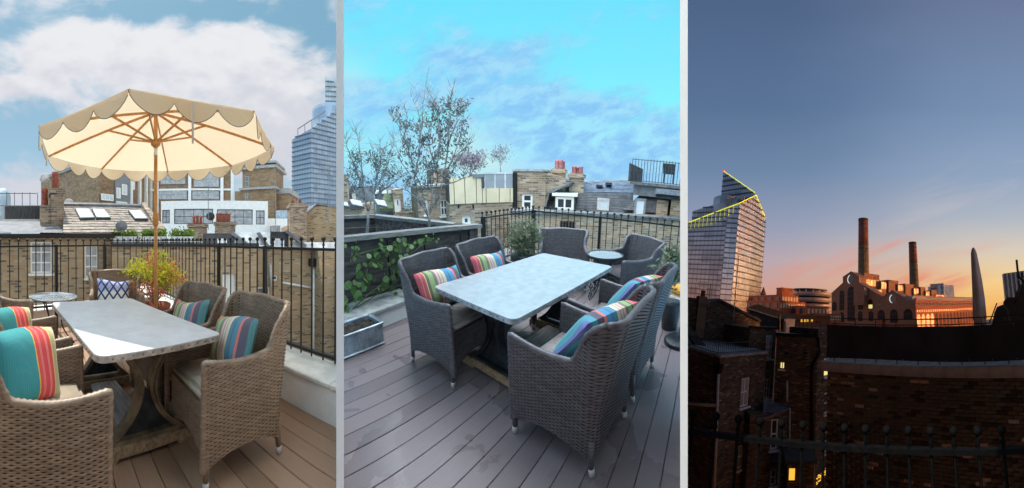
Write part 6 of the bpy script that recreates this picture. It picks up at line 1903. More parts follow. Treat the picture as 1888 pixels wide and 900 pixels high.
# link building with tall white sash windows
T = facing(3, 'brick_link', 'narrow brick link building with two tall white sash windows', 'building', 1400, 17.6, ZG3, yaw=36)
x1 = T.hit(1429, 650)[0]; zt_ = T.hit(1415, 606)[1]
op = [T.rect(1412, 618, 1425, 662), T.rect(1409, 698, 1421, 736)]
wall(T, 'wall', -.4, x1, 0, zt_, op, M['brick_dark'], 3)
window(T, op[0], cols=2, rows=2, fw=.09, pane=M['glasspale']); window(T, op[1], cols=2, rows=2, fw=.09)
part(T, 'gutter', MB().box(-.4, x1, -.14, .1, zt_ + .003, zt_ + .1), M['iron'])
# second dark roof with a white dormer
T = facing(3, 'slate_roof_house', 'dark hipped slate roof with a small white dormer in the middle of the dusk view', 'house', 1430, 23.0, ZG3, yaw=8)
part(T, 'roof', MB().ext([T.pt(a, b_) for a, b_ in ((1385, 608), (1382, 566), (1396, 560.5), (1466, 582), (1466, 588), (1447, 608))], (0, 3, 0)), M['slate_dark'])
part(T, 'verge', MB().tube([T.pt(1380, 570, -.1), T.pt(1446, 590, -.1), T.pt(1466, 591, -.1)], .08, 5), M['lead'])
q = T.rect(1446, 588, 1466, 620, -.6); part(T, 'dormer', MB().box(q[0], q[1], -.6, .5, 0, q[3]), M['render'])
q = T.rect(1449, 593, 1457, 617, -.65); window(T, q, cols=2, rows=1, y=-.68, fw=.1, sill=False)
part(T, 'flue', MB().tube([T.pt(1437, 580, -1), T.pt(1437, 612, -1), T.pt(1431, 622, -1.2)], .07, 6), M['iron'])
# middle brick building: front and right flank
T = facing(3, 'brick_building', 'tall dark brick building with one small glowing yellow window', 'building', 1510, 16.6, ZG3, yaw=-4)
xl = T.hit(1428, 700)[0]; zt_ = T.hit(1470, 621)[1]
op = [T.rect(1437, 667, 1447, 681)]
wall(T, 'wall', xl, 0, 0, zt_, op, M['brick_dark'], .4)
window(T, op[0], M['oak'], M['lamp_pale'], cols=2, rows=1, fw=.05)
part(T, 'parapet_cap', MB().box(xl - .05, .06, -.1, .5, zt_ + .003, zt_ + .15), M['iron'])
for px_ in (1450, 1485):
    q = T.rect(px_ - 3, 649, px_ + 3, 654, -.02); part(T, 'air_brick', MB().box(q[0], q[1], -.03, .0, q[2], q[3]), M['iron'])
part(T, 'drainpipe', MB().tube([T.pt(1509, 622, -.1), T.pt(1512, 650, -.1), T.pt(1500, 672, -.1), T.pt(1498, 690, -.1), T.pt(1498, 900, -.1)], .07, 8), M['iron'], True)
part(T, 'white_flue', MB().tube([T.pt(1451, 702, -.4), T.pt(1451, 742, -.4)], .06, 8), M['pipe'], True)
R2 = facing(3, 'brick_flank', 'narrow brick flank with stacked white windows left of the big dark wall', 'building', 1510.5, 16.6, ZG3, yaw=52)
x1 = R2.hit(1540, 700)[0]; zf_ = R2.hit(1515, 606)[1]
op = [R2.rect(1519.5, 660, 1530, 695), R2.rect(1519.5, 724, 1530, 763), R2.rect(1519.5, 795, 1530, 834)]
wall(R2, 'wall', 0, x1, 0, zf_, op, M['brick_dark'], 2)
for k, o_ in enumerate(op): window(R2, o_, cols=1, rows=2, fw=.08, pane=M['lamp_pale'] if k == 0 else M['glass'])
a_, b_ = T.F @ Vector((T.hit(1464, 610)[0], .3, 0)), T.F @ Vector((0.0, .3, 0))
hr = atr(3, 1490, 592, 16.9).z
railing(3, 'thin roof railing on the tall dark brick building', (a_.x, a_.y, 0), (b_.x, b_.y, 0), hr, ZG3 + zt_ + .3, .22, .004, .014, ztoprail=hr)
# lean-to below
T = facing(3, 'lean_to', 'low lean-to with a grey sheet roof and white windows in the dark courtyard', 'outbuilding', 1408, 14.6, ZG3, yaw=22)
part(T, 'roof', MB().ext([T.pt(1406, 772, -.1), T.pt(1456, 752, -.1), T.pt(1456, 746, .9), T.pt(1408, 738, .9)], (0, 0, -.08)), M['lead'])
x1 = T.hit(1455, 820)[0]; zt_ = T.hit(1440, 762)[1]
op = [T.rect(1421, 773, 1435, 830), T.rect(1420, 866, 1432, 897)]
wall(T, 'wall', -.2, x1, 0, zt_, op, M['brick_dark'], .6)
for o_ in op: window(T, o_, cols=1, rows=2, fw=.08)
part(T, 'downpipe', MB().tube([T.pt(1456, 752, -.15), T.pt(1455, 905, -.15)], .035, 6), M['pipe'], True)
# courtyard: lit door and string lights
T = facing(3, 'garden_room', 'small garden room with a bright amber lit window at the bottom of the dusk view', 'outbuilding', 1460, 13.6, ZG3, yaw=6)
q = T.rect(1450, 852, 1500, 940); op = [T.rect(1453, 863, 1468, 890)]
wall(T, 'wall', q[0], q[1], q[2] - 2, q[3], op, M['brick_dark'], .8)
window(T, op[0], M['iron'], M['lamp_warm'], cols=1, rows=1, fw=.04, sill=False)
part(T, 'roof', MB().box(q[0] - .1, q[1] + .1, -.2, 1.0, q[3] + .002, q[3] + .1), M['felt'])
part(T, 'ramp_wall', MB().ext([T.pt(a, b_, .9) for a, b_ in ((1485, 900), (1485, 856), (1502, 842), (1504, 900))], (0, .2, 0)), M['concrete'])
L_ = facing(3, 'string_lights', 'tangle of warm string lights glowing in the dark courtyard', 'lights', 1516, 13.0, ZG3)
rs = random.Random(4); mb = MB(); wire = []
for k in range(46):
    t = rs.random(); p = L_.pt(1506 + 20 * t + rs.uniform(-1.5, 1.5), 884 - 20 * t + rs.uniform(-4, 10) * (1 - .4 * t), rs.uniform(-.1, .1)); wire.append(p)
    part(L_, 'bulb', MB().ball(p, .022, 6, 4), M['lamp_warm'])
wire.sort(key=lambda p: p.x)
part(L_, 'wire', MB().tube(wire, .004, 4), M['iron'])

# ------------------------------------------------------------------ far: tower, brick blocks, round block, power station
T = facing(3, 'glass_tower', 'slanted glass tower with yellow light lines on its roof edges at dusk', 'tower', 1350, 150.0, ZG3)
pts = [T.at(1225, 400, 172), T.at(1341, 400, 151), T.at(1362, 390, 150), T.at(1394, 363, 161), T.at(1411, 405, 172)]
tops = [T.at(1225, 432, 172).z, T.at(1341, 383, 151).z, T.at(1362, 377, 150).z, T.at(1394, 362, 161).z, T.at(1410, 404, 172).z]
def gt3(T, A, B, ta, tb, zb, mg, mb_, nfl, htot, mull):
    glasstower(T, [(A.x, A.y), (B.x, B.y)], [ta, tb], zb, nfl, mg, mb_, mull, mull)
HT = max(tops)
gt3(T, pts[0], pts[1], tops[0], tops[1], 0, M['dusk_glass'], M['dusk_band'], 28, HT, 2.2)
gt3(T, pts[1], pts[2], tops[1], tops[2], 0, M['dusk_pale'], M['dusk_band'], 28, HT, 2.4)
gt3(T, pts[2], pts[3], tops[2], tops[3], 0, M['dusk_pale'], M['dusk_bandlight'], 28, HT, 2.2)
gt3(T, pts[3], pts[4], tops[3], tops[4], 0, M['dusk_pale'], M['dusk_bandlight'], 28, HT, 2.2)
led = lambda a, b, r_=.24: part(T, 'light_line', MB().tube([a, b], r_, 6), M['led'])
l0, l1, l2, l3 = (Vector((p.x, p.y, z + .4)) - Vector((0, .8, 0)) for p, z in zip((pts[0], pts[2], pts[3], pts[4]), (tops[0], tops[2], tops[3], tops[4])))
led(l0, l1); led(l1, l2, .22); led(l2, l3)
for k in range(12):
    t = .36 + k * .052
    a = l0.lerp(l1, t); part(T, 'light_drop', MB().tube([a - Vector((0, .9, .3)), a - Vector((0, .9, 6.5 - 2.5 * abs(k - 6) / 6))], .09, 4), M['led'])
# crown: drum, side frame, top fin
dc = T.at(1342, 372, 170)
zb_, zt_ = T.at(1342, 395, 162).z, T.at(1342, 358, 160).z
part(T, 'drum', MB().lathe([(8.2, zb_), (8.2, zt_), (7.8, zt_ + .3)], 28, (dc.x, dc.y)), M['dusk_glass'], True)
a, b = T.at(1277, 395, 176), T.at(1372, 360, 164)
glasstower(T, [(a.x, a.y), (b.x, b.y)], [T.at(1277, 389, 176).z, T.at(1372, 362, 164).z], T.at(1277, 412, 176).z, 5, M['dusk_glass'], M['dusk_band'], 'x')
a, b = T.at(1332, 340, 180), T.at(1393, 340, 168)
zA, zB = T.at(1333, 317, 180).z, T.at(1393, 357, 168).z
glasstower(T, [(a.x, a.y), (b.x, b.y)], [zA, zB], T.at(1332, 392, 180).z, 8, M['dusk_glass'], M['dusk_band'], 'y')
led(Vector((a.x, a.y - .6, zA + .3)), Vector((b.x, b.y - .6, zB + .3)))
part(T, 'beacon', MB().ball((a.x, a.y, zA + .6), .8, 10, 6), M['lamp_red'], True)
# stepped brick block
def block(T, xc, rows):
    """stack of boxes whose corner edge faces us; rows: (left px, corner px, right px, y top, y bottom, windows on the right)"""
AL = radians(44)
def cornerblock(label, cat, px, r, tiers, mat_l, mat_r, name='brick_block'):
    a = (px - CX[3]) / F
    T = Thing(3, name, label, cat, (r * sin(a), r * cos(a), ZG3), 0)
    ux = Vector((sin(AL), cos(AL), 0)); uy = Vector((-cos(AL), sin(AL), 0))     # right flank runs away to the right, left flank to the left
    def flank(pxx, u, o):                                                       # length along u from o to reach that pixel column
        t = tan((pxx - CX[3]) / F); P = T.F @ o
        return (t * P.y - P.x) / (u.x - t * u.y)
    for tr in tiers:
        pl0, pc, pr1, yt, yb, nw, wy0, wy1 = tr[:8]
        # corner of this tier: on the ray of pc at the tower's distance (slightly back for upper tiers)
        ra = r + tr[8]
        aa = (pc - CX[3]) / F
        o = T.F.inverted() @ Vector((ra * sin(aa), ra * cos(aa), ZG3))
        z1_ = T.at(pc, yt, ra).z; z0_ = T.at(pc, yb, ra).z
        L1 = flank(pr1, ux, o); L2 = flank(pl0, uy, o)
        mb = MB().ext([o + Vector((0, 0, z0_)), o + ux * L1 + Vector((0, 0, z0_)), o + ux * L1 + uy * L2 + Vector((0, 0, z0_)), o + uy * L2 + Vector((0, 0, z0_))], (0, 0, z1_ - z0_))
        b_ = part(T, 'tier', mb, mat_r if tr[9] else mat_l)
        nR = Vector((ux.y, -ux.x, 0)); nL = Vector((-uy.y, uy.x, 0))
        for k in range(nw):
            s0, s1 = L1 * (k + .22) / nw, L1 * (k + .80) / nw
            za, zb2 = T.at(pc, wy1, ra).z, T.at(pc, wy0, ra).z
            P = [o + ux * s0 + Vector((0, 0, za)), o + ux * s1 + Vector((0, 0, za)), o + ux * s1 + Vector((0, 0, zb2)), o + ux * s0 + Vector((0, 0, zb2))]
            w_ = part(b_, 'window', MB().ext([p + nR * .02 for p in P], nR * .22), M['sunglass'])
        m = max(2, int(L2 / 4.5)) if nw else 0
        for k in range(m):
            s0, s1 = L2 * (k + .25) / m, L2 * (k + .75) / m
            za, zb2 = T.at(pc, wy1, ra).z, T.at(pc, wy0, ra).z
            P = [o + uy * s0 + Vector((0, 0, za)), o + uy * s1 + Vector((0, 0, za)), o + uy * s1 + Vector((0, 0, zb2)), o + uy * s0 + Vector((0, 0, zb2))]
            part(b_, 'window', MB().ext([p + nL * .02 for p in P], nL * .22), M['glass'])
        part(b_, 'parapet', MB().ext([o + nR * .25 + nL * .25 + Vector((0, 0, z1_)), o + ux * L1 + nR * .25 + Vector((0, 0, z1_)), o + ux * L1 + uy * L2 + Vector((0, 0, z1_)), o + uy * L2 + nL * .25 + Vector((0, 0, z1_))], (0, 0, .35)), mat_l)
    return T
M['claydark'] = brick('dark_clay_brick', [(0, (0.10, 0.055, 0.04, 1)), (1, (0.16, 0.085, 0.06, 1))], (0.12, 0.08, 0.06, 1), .9, .45, .2, bump=0)
cornerblock('stepped orange-lit brick block between the glass tower and the round block', 'building', 1440, 112.0,
            [(1380, 1440, 1486, 556, 640, 10, 559, 568, 0, 1), (1382, 1443, 1473, 545, 556.5, 6, 547, 556, 3, 1), (1433, 1443, 1463, 532, 545, 0, 0, 0, 4, 1)], M['claybrick'], M['claybrick'])
cornerblock('low row of orange-lit brick blocks at the foot of the round block', 'building', 1489, 108.0,
            [(1445, 1489, 1529, 566, 640, 6, 569, 579, 0, 1)], M['claybrick'], M['claybrick'])
cornerblock('lowest orange-lit brick block just left of the gabled power station', 'building', 1523, 104.0,
            [(1500, 1523, 1551, 580, 640, 7, 582, 590, 0, 1)], M['claybrick'], M['claybrick'])
q = [('lamp_row', 0)]
# round block with balcony rings
T = facing(3, 'round_block', 'round apartment block with stacked balcony rings and a disc roof', 'building', 1498, 128.0, ZG3)
xr = T.hit(1535, 560)[0]; R_ = xr
zz = [T.hit(1498, y_)[1] for y_ in (620, 575, 567, 556, 545, 535, 530.5)]
part(T, 'core', MB().lathe([(R_ * .9, 0), (R_ * .9, zz[4])], 40, (0, R_)), M['glass'], True)
part(T, 'penthouse', MB().lathe([(R_ * .66, zz[4]), (R_ * .66, zz[5] + .2)], 40, (-R_ * .12, R_)), M['dusk_pale'], True)
for k, (za_, zb2) in enumerate(((zz[1], .5), (zz[2], .5), (zz[3], .6), (zz[4], .6))):
    part(T, 'balcony_ring', MB().lathe([(R_ * .9, za_), (R_ * 1.02, za_), (R_ * 1.02, za_ + zb2), (R_ * .9, za_ + zb2)], 40, (0, R_)), M['concrete'], True)
    part(T, 'balustrade', MB().lathe([(R_ * 1.0, za_ + zb2), (R_ * 1.0, za_ + zb2 + 1.0), (R_ * .99, za_ + zb2 + 1.0), (R_ * .99, za_ + zb2)], 40, (0, R_)), M['sunglass'], True)
for k in range(14):
    a = 2 * pi * k / 14
    part(T, 'column', MB().cyl((R_ * .8 * cos(a) - R_ * .12, R_ + R_ * .8 * sin(a), zz[4]), (R_ * .8 * cos(a) - R_ * .12, R_ + R_ * .8 * sin(a), zz[5] + .4), .25, n=6), M['render'])
part(T, 'disc_roof', MB().lathe([(R_ * .86, zz[5] + .3), (R_ * .92, zz[5] + .8), (R_ * .88, zz[6] - .2), (.5, zz[6] + .2)], 40, (-R_ * .12, R_)), M['dusk_band'], True)
# --- power station
r0 = 190.0
pc = (1686 - CX[3]) / F
AS = radians(43.0)
# frame: +x runs right along the front's outward side; the front lies on y = 0 seen from -y, its left end goes to negative x
FRZ = atan2(-sin(AS), cos(AS))
PS = Thing(3, 'power_station', 'old brick power station with two gables, arched windows and two tall chimneys', 'power station', (r0 * sin(pc), r0 * cos(pc), ZG3), FRZ)
M['psbrick'] = brick('dusky_station_brick', [(0, (0.29, 0.145, 0.085, 1)), (1, (0.38, 0.195, 0.115, 1))], (0.25, 0.15, 0.11, 1), 1.2, .5, .2, bump=0)
def zat(px_, py_, y=0.0): return PS.pt(px_, py_, y)
gab = lambda pts, y: [PS.pt(a, b_, y) for a, b_ in pts]
Y1 = 10.0
g1p = gab(((1533, 615), (1533, 541), (1554, 522), (1554, 511), (1569, 501), (1584, 510), (1584, 521), (1615, 540), (1630, 548), (1630, 615)), Y1)
part(PS, 'gable_wall', MB().ext(g1p, (0, 8, 0)), M['psbrick'])
g2p = gab(((1615, 615), (1615, 555), (1630, 546), (1645, 536), (1665, 547), (1665, 554), (1686, 554.5), (1686, 615)), 0)
part(PS, 'gable_wall', MB().ext(g2p, (0, 9, 0)), M['psbrick'])
def edgecap(pts, y, w=.5):
    P = gab(pts, y)
    for a, b_ in zip(P, P[1:]): part(PS, 'gable_coping', MB().ext([a, b_, b_ + Vector((0, 0, w)), a + Vector((0, 0, w))], (0, 1.2, 0)), M['stone'])
edgecap(((1533, 541), (1554, 522), (1554, 511), (1569, 501), (1584, 510), (1584, 521), (1615, 540)), Y1 - .5, .35)
edgecap(((1615, 555), (1630, 546), (1645, 536), (1665, 547), (1665, 554), (1686, 554.5)), -.5, .3)
def arch(px0, px1, yt, yb, y, lit=None, bars=2):
    a, b_ = PS.pt(px0, yb, y), PS.pt(px1, yb, y); zt2 = PS.pt((px0 + px1) / 2, yt, y).z
    w = (b_.x - a.x) / 2; xc = (a.x + b_.x) / 2; zs = max(a.z + .1, zt2 - w)
    P = [(xc - w, y - .1, a.z), (xc + w, y - .1, a.z)] + [(xc + w * cos(t), y - .1, zs + min(w, zt2 - a.z) * sin(t)) for t in [pi * k / 10 for k in range(11)]]
    Q = [(xc + (x - xc) * 1.14, y - .05, zs + (z - zs) * 1.14 if z > zs else z) for x, _, z in P]
    fr = part(PS, 'arched_window', MB().ext(Q, (0, .04, 0)), M['claydark'])
    part(fr, 'pane', MB().ext(P, (0, .03, 0)), M['glassmatt'])
    mb = MB()
    for k in range(1, bars + 1):
        x = xc - w + 2 * w * k / (bars + 1); mb.box(x - .09, x + .09, y - .2, y - .1, a.z, zs + w * .5)
    n = max(1, int((zs - a.z) / 3.2))
    for k in range(1, n + 1):
        z = a.z + (zs - a.z) * k / n; mb.box(xc - w, xc + w, y - .22, y - .1, z - .12, z + .12)
    part(fr, 'glazing_bar', mb, M['darkgrey'])
    if lit:
        q0, q1 = PS.pt(px0 + 1, lit[1], y).z, PS.pt(px0 + 1, lit[0], y).z
        part(fr, 'lit_pane', MB().box(xc - w * .9, xc + w * .9, y - .16, y - .11, q0, q1), M['lamp_pale'])
arch(1548, 1556, 536, 572, Y1); arch(1563, 1575.5, 529, 592, Y1, bars=3); arch(1582.5, 1591, 533, 571, Y1)
arch(1534.5, 1542, 557, 573, Y1); arch(1601.5, 1609, 552, 571, Y1, lit=(562, 569)); arch(1548, 1556, 576, 594, Y1); arch(1582.5, 1590, 574, 592, Y1); arch(1602, 1610, 574, 592, Y1)
arch(1619, 1631, 572, 595, 0, bars=3); arch(1642, 1655, 571, 595, 0, bars=3); arch(1667, 1682, 570, 590, 0, bars=3)
for (xa, xb) in ((1615.5, 1619), (1621, 1624.5), (1626, 1629)):
    q = PS.rect(xa, 560, xb, 563, -.05); part(PS, 'window', MB().box(q[0], q[1], -.15, -.05, q[2], q[3]), M['glass'])
q = PS.rect(1622, 588, 1629, 594, -.3); part(PS, 'kiosk', MB().box(q[0], q[1], -2, -.3, 0, q[3]), M['claybrick'])
# crescent lights in the gable roundels
for (cx_, cy_, y, rp) in ((1568.5, 515, Y1, 6.0), (1646.5, 551, 0, 6.6)):
    c = PS.pt(cx_, cy_, y); w = PS.pt(cx_ + rp, cy_, y).x - c.x
    ring = part(PS, 'roundel', MB().ext([(c.x + w * cos(t), y - .12, c.z + w * sin(t)) for t in [2 * pi * k / 24 for k in range(24)]], (0, .1, 0)), M['glass'])
    out_ = [(c.x + w * cos(t), y - .3, c.z + w * sin(t)) for t in [radians(105 + 150 * k / 16) for k in range(17)]]
    in_ = [(c.x + w * .16 + w * .92 * cos(t), y - .3, c.z + w * .92 * sin(t)) for t in [radians(112 + 136 * k / 16) for k in range(17)]]
    mb = MB()
    for k in range(16): mb.ext([out_[k], out_[k + 1], in_[k + 1], in_[k]], (0, .12, 0))
    part(ring, 'crescent_light', mb, M['neon_white'])
# long flank lit by the low sun: runs away along +y of the frame at x = 0
Lf = 260.0
FL = Thing(3, 'station_flank', 'long red brick flank of the power station glowing in low sun', 'building', PS.F @ Vector((0, 0, 0)), FRZ + pi / 2)
# in this frame the flank runs along +x and is seen from -y
zk = FL.pt(1686.5, 553).z
LF = FL.hit(1812, 590)[0]
part(FL, 'wall', MB().box(.02, LF, .02, 14, 0, zk), M['brick_red'])
part(FL, 'cornice', MB().box(.0, LF, -.6, 1, zk + .003, zk + 1.0), M['stone'])
zw = [FL.pt(1700, y_).z for y_ in (558.5, 562.5, 571, 575.5, 579, 589)]
n1_, n2_ = 58, 40
hw = LF / n1_ * .28
wm_ = MB().box(-hw, hw, -.12, .0, 0, zw[0] - zw[1]).mesh('window', M['glass'])
for k in range(n1_): part(FL, 'window', None, None, mesh=wm_, loc=(LF * (k + .5) / n1_, 0, zw[1]))
hw = LF / n2_ * .22
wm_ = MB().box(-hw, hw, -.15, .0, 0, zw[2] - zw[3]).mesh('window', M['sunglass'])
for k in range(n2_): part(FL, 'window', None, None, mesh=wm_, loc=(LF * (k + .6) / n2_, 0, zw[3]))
part(FL, 'string_course', MB().box(.05, LF, -.3, .01, zw[2] + .6, zw[2] + 1.0), M['brick_red'])
n3 = 20
for k in range(n3):
    xc = LF * (k + .5) / n3; w = LF / n3 * .33
    P = [(xc - w, -.1, zw[5] - 6), (xc + w, -.1, zw[5] - 6)] + [(xc + w * cos(t), -.1, zw[4] - w * 1.2 + w * 1.2 * sin(t)) for t in [pi * q / 8 for q in range(9)]]
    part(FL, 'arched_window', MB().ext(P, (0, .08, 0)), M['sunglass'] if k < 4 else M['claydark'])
# glazed roof monitors stepping back along the top
zc_ = zk + 1.0
MON = [(4, 60, 14, 7.5), (62, 86, 14, 7.2), (90, 114, 14, 7.0), (118, 142, 14, 6.8), (146, 168, 14, 6.6)]
part(FL, 'upper_roof', MB().box(1, LF * .98, 3, 14.5, zc_ - .9, zc_ + 1.6), M['stone'])
XM = lambda px_, py_, y=16.0: FL.pt(px_, py_, y)
yup = -PS.hit(1584.5, 513, 11.0)[0]          # the ridge line of monitors, measured in from the flank
def monitor(pxa, pxb, yt, yb, y, n):
    xa, xb = FL.hit(pxa, yt, y)[0], FL.hit(pxb, yt, y)[0]
    zt2, zb2 = FL.pt((pxa + pxb) / 2, yt, y).z, FL.pt((pxa + pxb) / 2, yb, y).z
    g_ = part(FL, 'roof_monitor', MB().box(xa, xb, y, y + 10, zc_ - 2, zt2), M['psbrick'])
    w = (xb - xa) / n
    for k in range(n): part(g_, 'glazed_bay', MB().box(xa + k * w + .3, xa + (k + 1) * w - .3, y - .25, y - .02, zb2, zt2 - .8), M['sunglass'])
monitor(1585, 1622, 514, 527, yup, 6); monitor(1593, 1625, 532, 545, yup - 9, 5); monitor(1624, 1645, 519, 533, yup - 3, 4)
monitor(1655, 1672, 525, 536, yup - 6, 4); monitor(1684, 1697, 531, 542, yup - 9, 3); monitor(1706, 1720, 537, 547, yup - 12, 3); monitor(1725, 1740, 543, 551, yup - 15, 3)
for (pa_, pb_, yt, dy) in ((1592, 1620, 503, 6), (1637, 1655, 516, -4), (1668, 1684, 523, -7), (1696, 1705, 529, -10), (1716, 1726, 535, -13)):
    y = yup + dy; xa, xb = FL.hit(pa_, yt, y)[0], FL.hit(pb_, yt, y)[0]
    part(FL, 'brick_pier', MB().box(xa, xb, y - .6, y + 8, zc_ - 2, FL.pt(pa_, yt, y).z), M['psbrick'])
part(FL, 'roof_plane', MB().ext([(12, 14, zc_ - .5), (LF, 14, zc_ - .5), (LF, yup, zc_ + 6), (12, yup, zc_ + 6)], (0, 0, -.5)), M['slate_dark'])
for k, (pa_, pb_, yt) in enumerate(((1688, 1760, 549), (1760, 1800, 563))):
    xa, xb = FL.hit(pa_, yt, 6)[0], FL.hit(pb_, yt, 6)[0]
    part(FL, 'roof_rail', MB().box(xa, xb, 6, 6.3, zc_ + 1.6, zc_ + 2.6), M['brick_red'])
# chimneys
for i, (xt0, xt1, xb0, xb1, yt, yb, r_) in enumerate(((1581.6, 1599.4, 1582, 1602.5, 404, 512, 268.0), (1674.5, 1688.8, 1676.5, 1694, 447, 532, 330.0))):
    T = facing(3, 'factory_chimney', ['taller left brick chimney of the power station', 'shorter right brick chimney of the power station'][i], 'chimney', (xb0 + xb1) / 2, r_, ZG3, group='power station chimneys')
    xa, xb = T.hit(xb0, yb)[0], T.hit(xb1, yb)[0]; ta, tb = T.hit(xt0, yt)[0], T.hit(xt1, yt)[0]
    z0_, z1_ = T.hit(xb0, yb)[1], T.hit((xt0 + xt1) / 2, yt)[1]
    rb, rt = (xb - xa) / 2, (tb - ta) / 2; zm = z0_ + (z1_ - z0_) * .53
    M.setdefault('chim_lo', brick('olive_chimney_brick', [(0, (0.16, 0.12, 0.06, 1)), (1, (0.24, 0.18, 0.09, 1))], (0.14, 0.11, 0.06, 1), 1.2, 1.1, .4, bump=0))
    M.setdefault('chim_hi', brick('red_chimney_brick', [(0, (0.22, 0.09, 0.06, 1)), (1, (0.30, 0.125, 0.085, 1))], (0.2, 0.1, 0.07, 1), 1.2, 1.1, .35, bump=0))
    rm = rb + (rt - rb) * .53
    part(T, 'lower_shaft', MB().lathe([(rb, 0), (rb, z0_), (rm, zm)], 28), M['chim_lo'], True)  # lower shaft olive-brown, upper shaft red
    part(T, 'upper_shaft', MB().lathe([(rm * 1.0, zm + .02), (rt, z1_ - 2)], 28), M['chim_hi'], True)
    part(T, 'lip', MB().lathe([(rt * 1.03, z1_ - 2), (rt * 1.05, z1_), (rt * .8, z1_), (rt * .8, z1_ - 1)], 28), M['claydark'], True)
    for k in range(9):
        z = z0_ + (z1_ - z0_) * (k + .5) / 9.5; rr_ = rb + (rt - rb) * (k + .5) / 9.5
        part(T, 'iron_band', MB().lathe([(rr_ * 1.002, z), (rr_ * 1.02, z), (rr_ * 1.02, z + .35), (rr_ * 1.002, z + .35)], 28), M['claydark'], True)
# distant blocks
T = facing(3, 'office_tower', 'distant curved glass office block behind the right chimney', 'tower', 1730, 380.0, ZG3, yaw=-10)
q = T.rect(1717, 526, 1742, 600)
part(T, 'shaft', MB().lathe([(q[1] - q[0], 0), (q[1] - q[0], T.hit(1730, 526)[1]), (1, T.hit(1730, 524)[1])], 4, (0, 14)), M['dusk_glass'])
part(T, 'screen', MB().box(q[0], q[1], 0, 20, 0, q[3] + 2), M['dusk_glass'])
for k in range(7): part(T, 'floor_band', MB().box(q[0] - .2, q[1] + .2, -.5, -.02, q[3] - 4 - k * 5, q[3] - 3 - k * 5), M['dusk_band'])
T = facing(3, 'flat_block', 'low distant flat block with gridded windows left of the covered parasol', 'building', 1784, 300.0, ZG3, yaw=10)
q = T.rect(1771, 552, 1800, 620)
part(T, 'wall', MB().box(q[0], q[1], 0, 15, 0, q[3]), M['concrete'])
for k in range(5):
    for j in range(2):
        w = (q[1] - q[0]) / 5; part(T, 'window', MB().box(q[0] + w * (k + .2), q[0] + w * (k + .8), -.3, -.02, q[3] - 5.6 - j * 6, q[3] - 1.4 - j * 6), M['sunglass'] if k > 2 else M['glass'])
T = facing(3, 'white_office_block', 'pale gridded office block with a few lit windows at the right edge', 'building', 1869, 130.0, ZG3, yaw=-16)
q = T.rect(1854, 500, 1910, 600)
part(T, 'wall', MB().box(q[0], q[1] + 4, 0, 14, 0, q[3]), M['concrete'])
w = (q[1] - q[0]) / 7
for k in range(7):
    part(T, 'fin', MB().box(q[0] + w * k - .25, q[0] + w * k + .25, -.7, -.01, 0, q[3] - .3), M['render'])
    for j in range(7):
        z = q[3] - 2.9 - j * 3.1
        part(T, 'window', MB().box(q[0] + w * k + .5, q[0] + w * (k + 1) - .5, -.15, -.02, z, z + 2.1), M['lamp_pale'] if (k, j) in ((2, 3), (3, 3), (2, 4), (3, 5)) else M['glass'])
# flank of the far terrace roofs in front of the station
T = facing(3, 'red_brick_terrace', 'low dark red brick terrace at the foot of the orange-lit blocks', 'building', 1490, 60.0, ZG3, yaw=6)
q = T.rect(1463, 581, 1530, 640); part(T, 'wall', MB().box(q[0], q[1], 0, 8, 0, q[3]), M['claydark'])
for px_ in (1478, 1484, 1489, 1497):
    c = T.pt(px_, 592, -.1); part(T, 'lit_window', MB().box(c.x - .16, c.x + .16, -.15, -.02, c.z - .15, c.z + .25), M['lamp_warm'])
T = facing(3, 'spire', 'thin red spire tip peeping past the right side of the glass tower', 'spire', 1409, 210.0, ZG3)
c0 = T.pt(1405, 546); part(T, 'spire_cone', MB().lathe([(3.2, 0), (3.2, c0.z - 2), (.15, T.pt(1406, 529).z)], 8), M['claydark'])
# ------------------------------------------------------------------ added white dividers at the joins of the three views, not walls of the terraces
HALF = 310.0 / F
M["partition"] = plain("bright_white_paint", (0.92, 0.92, 0.91, 1), .6, 0, .02, 3)
def partition(az, label):
    o = bpy.data.objects.new('added_divider', None)
    col.objects.link(o)
    o.location = (0, 0, 0); o.rotation_euler = (0, 0, -az)
    o['label'] = label; o['category'] = 'wall'
    th = 14.0 / F * 1.40
    part(o, 'divider_panel', MB().box(-th / 2, th / 2, 1.40, 3.2, -1.6, 2.62), M["partition"])
    return o

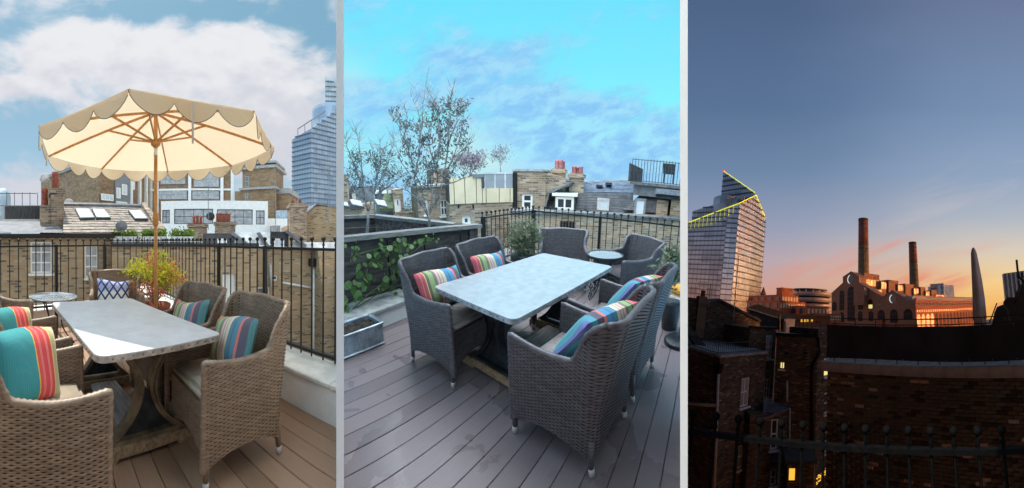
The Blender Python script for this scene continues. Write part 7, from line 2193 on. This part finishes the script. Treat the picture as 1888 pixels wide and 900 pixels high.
# ------------------------------------------------------------------ each terrace is built only between its partitions
bpy.context.view_layer.update()
def trim(pl, az, keep_right):
    """cut what would run through a partition plane (vertical, through the camera's axis)"""
    n = Vector((cos(az), -sin(az), 0))          # points to larger azimuth
    if not keep_right: n = -n
    mods = 0
    for o in [q for q in PLOBJ[pl] if q.type == 'MESH']:
        mw = o.matrix_world
        ln = mw.to_3x3().transposed() @ n
        d0 = n.dot(mw.translation)
        vs = o.data.vertices
        bb = [ln.dot(Vector(c)) + d0 for c in o.bound_box]
        if min(bb) >= 0: continue
        if max(bb) <= 0:
            dead.append(o); continue
        bm = bmesh.new(); bm.from_mesh(o.data)
        co = mw.inverted() @ Vector((0, 0, 0))
        bmesh.ops.bisect_plane(bm, geom=bm.verts[:] + bm.edges[:] + bm.faces[:], plane_co=co, plane_no=ln.normalized(), clear_inner=True)
        if not bm.faces: dead.append(o); bm.free(); continue
        sl = [(s.link, s.material) for s in o.material_slots]
        me = o.data.copy(); bm.to_mesh(me); bm.free()
        o.data = me
        for s, (l, m_) in zip(o.material_slots, sl):
            s.link = l; s.material = m_
dead = []
PLOBJ = {1: [], 2: [], 3: []}
for o in col.objects:
    r_ = o
    while r_.parent: r_ = r_.parent
    if r_.name in PLROOT: PLOBJ[PLROOT[r_.name]].append(o)
trim(1, AZ[1] + HALF + 1.5 / F, False)
trim(2, -HALF - 1.5 / F, True); trim(2, HALF + 1.5 / F, False)
trim(3, AZ[3] - HALF - 1.5 / F, True)
kill = set(dead)
def alive(o):
    return (o.type == 'MESH' and o not in kill) or any(alive(c) for c in o.children)
for o in list(col.objects):
    if o.type in ('MESH', 'EMPTY') and not alive(o): kill.add(o)
# keep children whose parent piece was cut away
for o in list(col.objects):
    if o not in kill and o.parent in kill:
        g_ = o.parent
        while g_ in kill: g_ = g_.parent
        mw = o.matrix_world.copy(); o.parent = g_; o.matrix_world = mw
for o in kill: bpy.data.objects.remove(o)
if SKY:
    partition(-317.0 / F, 'narrow white divider added between the sunny terrace and the overcast one')
    partition(317.0 / F, 'narrow white divider added between the overcast terrace and the dusk view')
